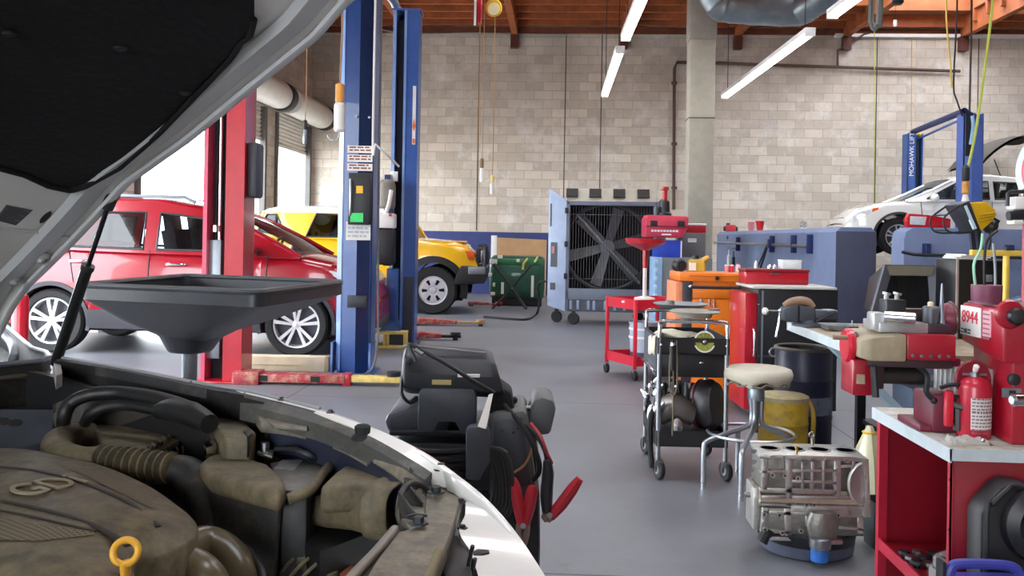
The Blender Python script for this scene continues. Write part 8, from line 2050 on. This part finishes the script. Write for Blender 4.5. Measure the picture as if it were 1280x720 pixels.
# intake hose, elbow and airbox
hose('intake_elbow', [(118,543,.87,.024),(92,545,.872,.026),(72,554,.872,.029),(74,568,.872,.029),(98,575,.872,.026),(122,575,.873,.025)], .02, ENG, n=6)
P = [PZ(120+9.7*k/4, 574+1.1*k/4, .873) for k in range(41)]; q = MB(); q.tube(P, [(0.018, 0.0185, 0.0285, 0.0285)[k % 4] for k in range(41)], 20); q.build('corrugated_hose', ENG, t, world=True, angle=25)
hose('intake_tail', [(216,586,.872,.026),(236,594,.862,.032),(256,618,.835,.036),(270,650,.80,.036),(276,680,.74,.03)], .03, ENG2)
ab = plate('air_filter_lid', [(108,528),(140,517),(168,514),(200,523),(233,535),(186,560),(128,556),(122,540)], 0.885, 0.04, ENG, bevel=0.008)
plate('air_filter_base', [(112,532),(170,518),(244,540),(250,556),(208,566),(130,560)], 0.855, 0.14, ENG2, bevel=0.008)
lid_bar = plate('lid_clamp_bar', [(187,560),(232,536),(240,540),(198,566)], 0.882, 0.012, ENG, bevel=0.003)
for k in range(8):
    f_ = k/7; a, b_ = lerp(178, 222, f_), lerp(560, 533, f_)
    plate('lid_rib', [(a-1.3, b_), (a+1.6, b_-1), (a+7, b_+3), (a+4, b_+4)], 0.889, 0.01, ENG, bevel=0.001, par=ab)
for k in range(6):
    f_ = k/5; a, b_ = lerp(200, 232, f_), lerp(569, 549, f_)
    plate('base_rib', [(a-1.2, b_), (a+1.6, b_-1), (a+5, b_+6), (a+2, b_+7)], 0.872, 0.03, ENG, bevel=0.001)
hose('lid_cap', [(236,536,.882),(240,535,.89)], 0.011, ENG2)
# harness
hose('wiring_harness', [(80,545,.86,.013),(80,522,.915,.014),(90,503,.945,.014),(115,493,.962,.014),(150,491,.966,.014),(190,497,.965,.015),(220,505,.962,.015),(246,517,.955,.018)], .014, ENGB)
hose('wiring_harness', [(104,536,.88,.01),(112,519,.92,.012),(135,508,.94,.012),(165,507,.945,.012),(205,514,.945,.013)], .012, ENGB)
hose('harness_boot', [(196,514,.945,.014),(214,512,.952,.022),(240,518,.952,.024),(262,530,.945,.018)], .02, ENGB)
hose('coolant_pipe', [(70,476,.94,.016),(100,480,.94,.014),(125,485,.938,.013),(170,489,.935,.01)], .014, mat('pipe_dark_shine', (60,60,60), 0.3, 0.4))
bolt(108, 479, .955, 0.7)
strip('inner_shelf', [(66,506,.915),(85,500,.925),(130,502,.94),(200,505,.945)], [(66,540,.85),(85,545,.86),(120,530,.88),(160,528,.89)], mat('shelf_pale_dust', (70,66,60), 0.6, var=0.3, scale=12), 0.02)
strip('suspension_top', [(-20,512,.9),(20,512,.9),(66,512,.9)], [(-20,560,.83),(20,560,.83),(66,552,.84)], mat('tower_blue_grey', (62,66,74), 0.45, 0.3, var=0.25), 0.02)
for a, b_ in ((4, 527), (19, 529)): p_ = PZ(a, b_, .892); q = MB(); q.lathe([(0.014, 0), (0.012, 0.002), (0.0, 0.002)], p_, (0.2,-0.4,1), 16); q.build('tower_hole', ENGB, t, world=True)
# fuse box
fb = plate('fuse_box', [(263,523),(282,517),(302,522),(320,539),(314,546),(280,545)], 0.936, 0.06, ENG, bevel=0.007)
plate('fuse_box_band', [(262,535),(282,531),(320,548),(316,556),(280,554)], 0.918, 0.012, ENG2, bevel=0.003)
q = plate('fuse_clip', [(304,538),(310,535),(316,541),(310,545)], 0.939, 0.04, ENG2, par=fb, bevel=0.002)
plate('connector', [(253,551),(266,547),(271,555),(258,560)], 0.91, 0.02, CHR, bevel=0.002)
plate('brace_plate', [(318,540),(345,541),(352,556),(330,560)], 0.9, 0.05, mat('brace_pale', (112,108,100), 0.5, 0.3), bevel=0.004)
plate('hose_bracket', [(330,520),(350,515),(390,527),(384,534),(340,530)], 0.955, 0.008, RAIL, bevel=0.002)
# battery
bt = plate('battery', [(337,579),(372,574),(417,576),(404,591),(384,614),(352,613)], 0.882, 0.17, ENGB, bevel=0.004)
plate('battery_top', [(337,578),(372,573),(417,575),(404,590),(384,613),(352,612)], 0.886, 0.012, mat('battery_grey', (98,96,92), 0.5, var=0.15, scale=12, dust=(130,120,104), dustamt=0.3), par=bt, bevel=0.003)
plate('battery_label', [(342,586),(352,574.5),(379,574.5),(367,588)], 0.8872, 0.001, mat('label_foil', (176,176,172), 0.35, 0.5, var=0.3, scale=60), par=bt, bevel=0.0)
for a, b_ in ((331, 568), (348, 562)):
    p_ = PZ(a, b_, .893); q = MB(); q.lathe([(0.014, 0), (0.014, 0.006), (0.009, 0.008), (0.008, 0.022), (0.0, 0.023)], p_, (0,0,1), 16); q.build('terminal', STL, bt, world=True)
plate('terminal_bracket', [(322,566),(330,559),(344,561),(340,570)], 0.906, 0.006, CHR, par=bt, bevel=0.0015)
hose('battery_cable', [(345,562,.905),(362,561,.91),(374,564,.91),(392,572,.9),(400,580,.88)], 0.006, BLK, par=bt)
hose('battery_strap', [(418,577,.89),(404,592,.89),(386,613,.888),(360,624,.88)], 0.009, ENG, seg=10)
# resonator box
rb = plate('resonator_box', [(249,577),(258,569),(272,565),(305,569),(337,579),(354,594),(358,606),(350,616),(306,605),(262,592)], 0.895, 0.035, ENG, bevel=0.012, bseg=3, inset=1.0)
plate('resonator_body', [(249,588),(272,575),(340,590),(358,612),(352,624),(300,616),(262,604)], 0.872, 0.15, ENG2, bevel=0.012, bseg=3, inset=0.9)
plate('resonator_seam', [(247,586),(272,573),(340,588),(360,611),(352,622),(300,614),(260,601)], 0.874, 0.006, ENG2, bevel=0.002)
# cold air duct
plate('duct_cover', [(399,606),(416,590),(436,576),(474,574),(490,588),(491,598),(466,603),(430,604)], 0.9, 0.05, ENG, bevel=0.012, bseg=3)
secs = []
for px, py, z, hh, hd in ((402,634,.83,.022,.05),(430,630,.84,.034,.055),(462,628,.85,.04,.06),(480,630,.855,.043,.06),(484,631,.856,.049,.066),(490,632,.856,.049,.066),(494,632,.857,.044,.06),(512,632,.86,.044,.062)):
    c_ = PZ(px, py, z); ring = []
    for k in range(20):
        a = 2*PI*k/20; ca, sa = math.cos(a), math.sin(a)
        ring.append(c_+Vector((0,0,1))*math.copysign(abs(sa)**0.6, sa)*hh+Wv*math.copysign(abs(ca)**0.6, ca)*hd)
    secs.append(ring)
q = MB(); q.loft(secs, True, False); du = q.build('air_duct', ENG, t, world=True, angle=50); md = du.modifiers.new('thickness', 'SOLIDIFY'); md.thickness = 0.004
mp_ = plate('duct_mouth_floor', [(501,648),(527,612),(536,625),(531,655),(514,664)], 0.893, 0.01, RAIL, bevel=0.003)
for k in range(3):
    a, b_ = PZ(503+9*k, 640-16*k, .885), None
    q = MB(); p0 = PZ(499+7*k, 648-17*k, .89); q.prism([p0, p0+U*0.035, p0+U*0.035+Vector((0,0,0.01)), p0+Vector((0,0,0.04))], tuple(Wv*0.003)); q.build('duct_fin', ENG2, t, world=True)
hose('duct_rim', [(504,662,.875),(498,640,.9),(503,615,.918),(514,604,.922),(527,607,.915),(535,614,.905)], 0.005, ENG2, seg=8)
# lower pipes
TP = mat('pipe_olive_shine', (98,88,66), 0.3, var=0.2, scale=14)
hose('intake_runner', [(214,720,.80,.024),(232,690,.815,.026),(258,678,.815,.026),(288,692,.80,.024),(306,722,.77,.022),(310,760,.72,.02)], .024, TP)
hose('intake_runner', [(170,740,.80,.024),(200,712,.815,.026),(236,706,.812,.026),(262,722,.8,.024),(280,760,.75,.022)], .024, TP)
hose('thin_hose', [(296,684,.8,.006),(316,696,.795,.006),(328,716,.78,.006),(332,750,.75,.006)], .006, ENGB)
hose('radiator_hose', [(285,690,.77,.018),(320,686,.775,.022),(352,686,.775,.024),(384,698,.765,.024),(398,726,.73,.022),(402,770,.66,.02)], .022, mat('hose_olive_dark', (72,68,46), 0.5, var=0.2))
for k in range(3):
    a, b_ = 362+10*k, 701+7*k
    p_ = PZ(a+5, b_+2, .757); q = MB(); q.torus(p_, 0.026, 0.003, (0.7,-0.2,-0.6), 24, 6); q.build('hose_clamp', ENG, t, world=True)
plate('pipe_flange', [(396,706),(412,704),(424,712),(410,722)], 0.76, 0.02, ENG, bevel=0.004)
plate('orange_connector', [(424,716),(440,704),(446,712),(430,726)], 0.76, 0.03, mat('connector_rust', (142,80,52), 0.5), bevel=0.003)
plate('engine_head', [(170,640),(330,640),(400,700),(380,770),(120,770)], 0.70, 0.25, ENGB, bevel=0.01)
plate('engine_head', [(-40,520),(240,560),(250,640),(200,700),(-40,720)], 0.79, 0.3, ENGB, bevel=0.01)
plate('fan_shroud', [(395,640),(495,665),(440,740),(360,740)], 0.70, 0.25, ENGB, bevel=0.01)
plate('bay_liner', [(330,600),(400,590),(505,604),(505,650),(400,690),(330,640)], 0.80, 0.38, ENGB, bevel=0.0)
# cowl tub on the left
RIMM = mat('cowl_rim', (92,96,104), 0.35)
zt = 0.985
tub = [(-60,465),(0,457),(52,452),(63,447),(58,441),(40,436),(5,406),(-60,380)]
P = [PZ(a, b_, zt) for a, b_ in tub]; c_ = sum(P, Vector())/len(P)
q = MB(); q.loft([[Vector((p_.x, p_.y, zt-0.1)) for p_ in P], [Vector((p_.x, p_.y, zt-0.025)) for p_ in P], [Vector((p_.x, p_.y, zt)) for p_ in P], [Vector((c_.x+(p_.x-c_.x)*0.93, c_.y+(p_.y-c_.y)*0.93, zt)) for p_ in P], [Vector((c_.x+(p_.x-c_.x)*0.9, c_.y+(p_.y-c_.y)*0.9, zt-0.07)) for p_ in P]]); tb_ = q.build('cowl_tray', ENG2, t, world=True, bevel=0.004)
q = MB(); q.tube([p_+Vector((0,0,0.002)) for p_ in P], 0.006, 8); q.build('cowl_rim', RIMM, tb_, world=True)
q = MB(); q.tube([p_-Vector((0,0,0.03))+Wv*0.004 for p_ in P[:5]], 0.007, 8); q.build('cowl_ridge', mat('ridge_brown', (64,56,46), 0.5), tb_, world=True)
hose('cowl_arch', [(14,456,.95),(18,440,.985),(12,425,1.0),(-2,412,1.02)], 0.012, mat('arch_grey', (120,126,134), 0.4), par=tb_)

# hood
edge = [(7,407),(20,377),(37,362),(67,323),(97,299),(127,266),(163,230),(240,171),(320,106),(400,34),(440,-4)]
def hitw(px, py, w0):
    r_ = ray(px, py); d0 = (CAM-O).dot(Wv); return CAM + r_*((w0-d0)/r_.dot(Wv))
HP = sorted([(uw(hitw(a, b_, -0.0))[0], hitw(a, b_, -0.0).z) for a, b_ in edge])
# monotone smoothing of the profile
HS = []
for i, (u_, z_) in enumerate(HP):
    k0, k1 = max(0, i-1), min(len(HP)-1, i+1); HS.append((u_, (HP[k0][1]+2*z_+HP[k1][1])/4 if 0 < i < len(HP)-1 else z_))
sl_ = (HS[-1][1]-HS[-4][1])/(HS[-1][0]-HS[-4][0]); HS.append((HS[-1][0]+0.16, HS[-1][1]+0.16*sl_*0.8))
s0 = (HS[2][1]-HS[0][1])/(HS[2][0]-HS[0][0]); HS.insert(0, (HS[0][0]-0.15, HS[0][1]-0.15*max(0.3, s0)))
u0, u1 = HS[0][0], HS[-1][0]; HWD = 1.42
def hz(u, w): 
    if u > u1: z = HS[-1][1]+(u-u1)*sl_
    else: z = interp(HS, u)
    return z + 0.03*math.sin(PI*max(0, min(1, w/HWD)))**0.7
nu, nw = 40, 24
def hgrid(off, wi=0.0, ui=0.0):
    return [[wu(lerp(u0+ui, u1-ui, i/nu), lerp(wi, HWD-wi, j/nw), hz(lerp(u0+ui, u1-ui, i/nu), lerp(wi, HWD-wi, j/nw))+off) for j in range(nw+1)] for i in range(nu+1)]
q = MB(); G0, G1 = hgrid(0.0), hgrid(0.022)
q.grid(G0); q.grid(G1)
for a, b_ in ((G0[0], G1[0]), (G0[-1], G1[-1]), ([r_[0] for r_ in G0], [r_[0] for r_ in G1]), ([r_[-1] for r_ in G0], [r_[-1] for r_ in G1])): q.grid([a, b_])
hd = q.build('hood', WP, t, world=True, angle=40)
def hit(px, py, off=0.0):
    r_ = ray(px, py); lo, hi = None, None; prev = None
    for i in range(400):
        tt = 0.25+0.012*i; p_ = CAM+r_*tt; u_, w_ = uw(p_); f_ = p_.z-(hz(u_, w_)-off)
        if prev is not None and prev < 0 <= f_: lo, hi = tt-0.012, tt; break
        prev = f_
    if lo is None: return CAM+r_*2.0
    for _ in range(30):
        m_ = (lo+hi)/2; p_ = CAM+r_*m_; u_, w_ = uw(p_)
        if p_.z-(hz(u_, w_)-off) < 0: lo = m_
        else: hi = m_
    return CAM+r_*hi
# pressed inner frame seen round the insulation, a folded edge along the side
q = MB(); eg = [wu(lerp(u0, u1, i/60), 0.012, hz(lerp(u0, u1, i/60), 0)-0.006) for i in range(61)]; q.tube(eg, 0.012, 8, flat=0.6); q.build('hood_edge', WPI, hd, world=True)
q = MB(); rows = []
for i in range(61):
    u_ = lerp(u0+0.02, u1-0.02, i/60); rows.append([wu(u_, w_, hz(u_, w_)-o_) for w_, o_ in ((0.035, 0.001), (0.05, 0.012), (0.085, 0.016), (0.1, 0.004))])
q.grid(rows); q.build('hood_inner_flange', WPI, hd, world=True)
# insulation pad
rows = []
bottom_y = lambda x: interp([(-60,190),(0,210),(30,218),(60,232),(88,238),(106,233),(150,209),(200,165),(245,118),(288,73),(295,62),(300,53),(312,45),(318,20),(318.5,-40)], x)
ncol = 60
for i in range(ncol+1):
    x = lerp(-50, 318, i/ncol); yb3 = bottom_y(x); col_ = []
    for j in range(19):
        y_ = lerp(yb3, -45, j/18) if yb3 > -40 else -45+0.1*j
        col_.append(hit(x, y_, 0.016 if 0 < j else 0.006))
    rows.append(col_)
q = MB(); q.grid(rows); ins = q.build('hood_insulation', mat('insulation_black', (15,15,17), 0.85, var=0.3, scale=5, bump=0.3, bscale=60), hd, world=True, angle=60, weld=False)
q = MB(); pth = [hit(x, bottom_y(x), 0.012) for x in [lerp(-50, 317, k/70) for k in range(71)]]; q.tube(pth, 0.007, 8); q.build('insulation_edge', mat('insulation_black', (15,15,17), 0.85), hd, world=True)
for a, b_ in ((12, 42), (232, 116), (150, 60)):
    p_ = hit(a, b_, 0.02); q = MB(); q.ball(p_, 0.011, 12, (1, 1, 0.5)); q.build('insulation_clip', mat('clip_dark', (30,30,33), 0.6), hd, world=True)
# sticker, holes, rubber stops
sp_ = [(-6,275),(8,256.5),(41,263),(20,282)]
S4 = [hit(a, b_, 0.002) for a, b_ in sp_]; q = MB(); q.prism(S4, (0,0,0.001)); lb_ = q.build('warning_label', mat('label_greyprint', (104,104,108), 0.6), hd, world=True, smooth=False)
q = MB()
for k in range(9):
    v0, v1 = (k+0.5)/9.5, (k+0.85)/9.5
    e = lambda h_, v_: S4[1].lerp(S4[2], h_).lerp(S4[0].lerp(S4[3], h_), v_)-Vector((0,0,0.001))
    q.face([e(0.06, v0), e(0.94 if k % 3 else 0.7, v0), e(0.94 if k % 3 else 0.7, v1), e(0.06, v1)])
q.build('print', mat('print_dark', (58,58,62), 0.7), lb_, world=True, smooth=False, weld=False)
for a, b_, rx, ang in ((57, 272, 10, -0.75), (31, 315.5, 7.5, -0.5), (27, 330, 9, -0.65)):
    pts = []
    for k in range(18):
        th = 2*PI*k/18; dx, dy = rx*math.cos(th), rx*0.3*math.sin(th)
        pts.append(hit(a+dx*math.cos(ang)-dy*math.sin(ang), b_+dx*math.sin(ang)+dy*math.cos(ang), 0.0025))
    q = MB(); q.prism(pts, (0,0,0.002)); q.build('oval_hole', ENGB, hd, world=True)
for a, b_ in ((52, 319), (18, 346)):
    p_ = hit(a, b_, 0.0); q = MB(); q.lathe([(0.02, 0), (0.017, 0.008), (0.009, 0.012), (0.009, 0.02), (0, 0.022)], p_, (0.1,-0.3,-1), 16); q.build('rubber_stop', mat('stop_pale', (176,178,176), 0.5), hd, world=True)
q = MB(); q.tube([hit(-40, 281, 0.002), hit(0, 285, 0.003), (hit(50, 291, 0.003)), hit(92, 297, 0.002)], 0.005, 8, smooth=4, flat=0.6); q.build('pressed_crease', WPI, hd, world=True)
for a, b_ in ((334, 55), (380, 2)): 
    p_ = hit(a, b_, 0.004); q = MB(); q.lathe([(0.012, 0), (0.01, 0.003), (0.004, 0.004)], p_, (0,-0.3,-1), 14); q.build('hood_bolt', STL, hd, world=True)
# gas strut
b0 = PZ(69, 455, .985); wS = uw(b0)[1]; tp = hitw(140, 243, wS)
md_ = b0.lerp(tp, 0.58)
q = MB(); q.tube([b0, b0.lerp(tp, 0.04), md_], [0.012, 0.0125, 0.0125], 14); gs = q.build('gas_strut', mat('strut_black', (20,20,22), 0.35), t, world=True)
q = MB(); q.tube([md_, b0.lerp(tp, 0.95)], 0.0055, 12); q.build('strut_rod', mat('rod_dark', (50,50,54), 0.25, 0.6), gs, world=True)
q = MB(); q.tube([b0.lerp(tp, 0.92), tp, tp+Vector((0,0,0.02))], [0.013, 0.016, 0.012], 12); q.tube([tp+Vector((0,0,0.012)), tp+Wv*0.035+Vector((0,0,0.03))], 0.009, 10); q.ball(tp, 0.018, 12); q.build('strut_end', BLK, gs, world=True)
q = MB(); q.tube([md_-(tp-b0)*0.01, md_+(tp-b0)*0.015], 0.015, 14); q.build('strut_collar', BLK, gs, world=True)
plate('strut_bracket', [(66,448),(75,446),(78,466),(70,470)], 0.99, 0.03, mat('bracket_pale', (150,148,140), 0.5), bevel=0.002)
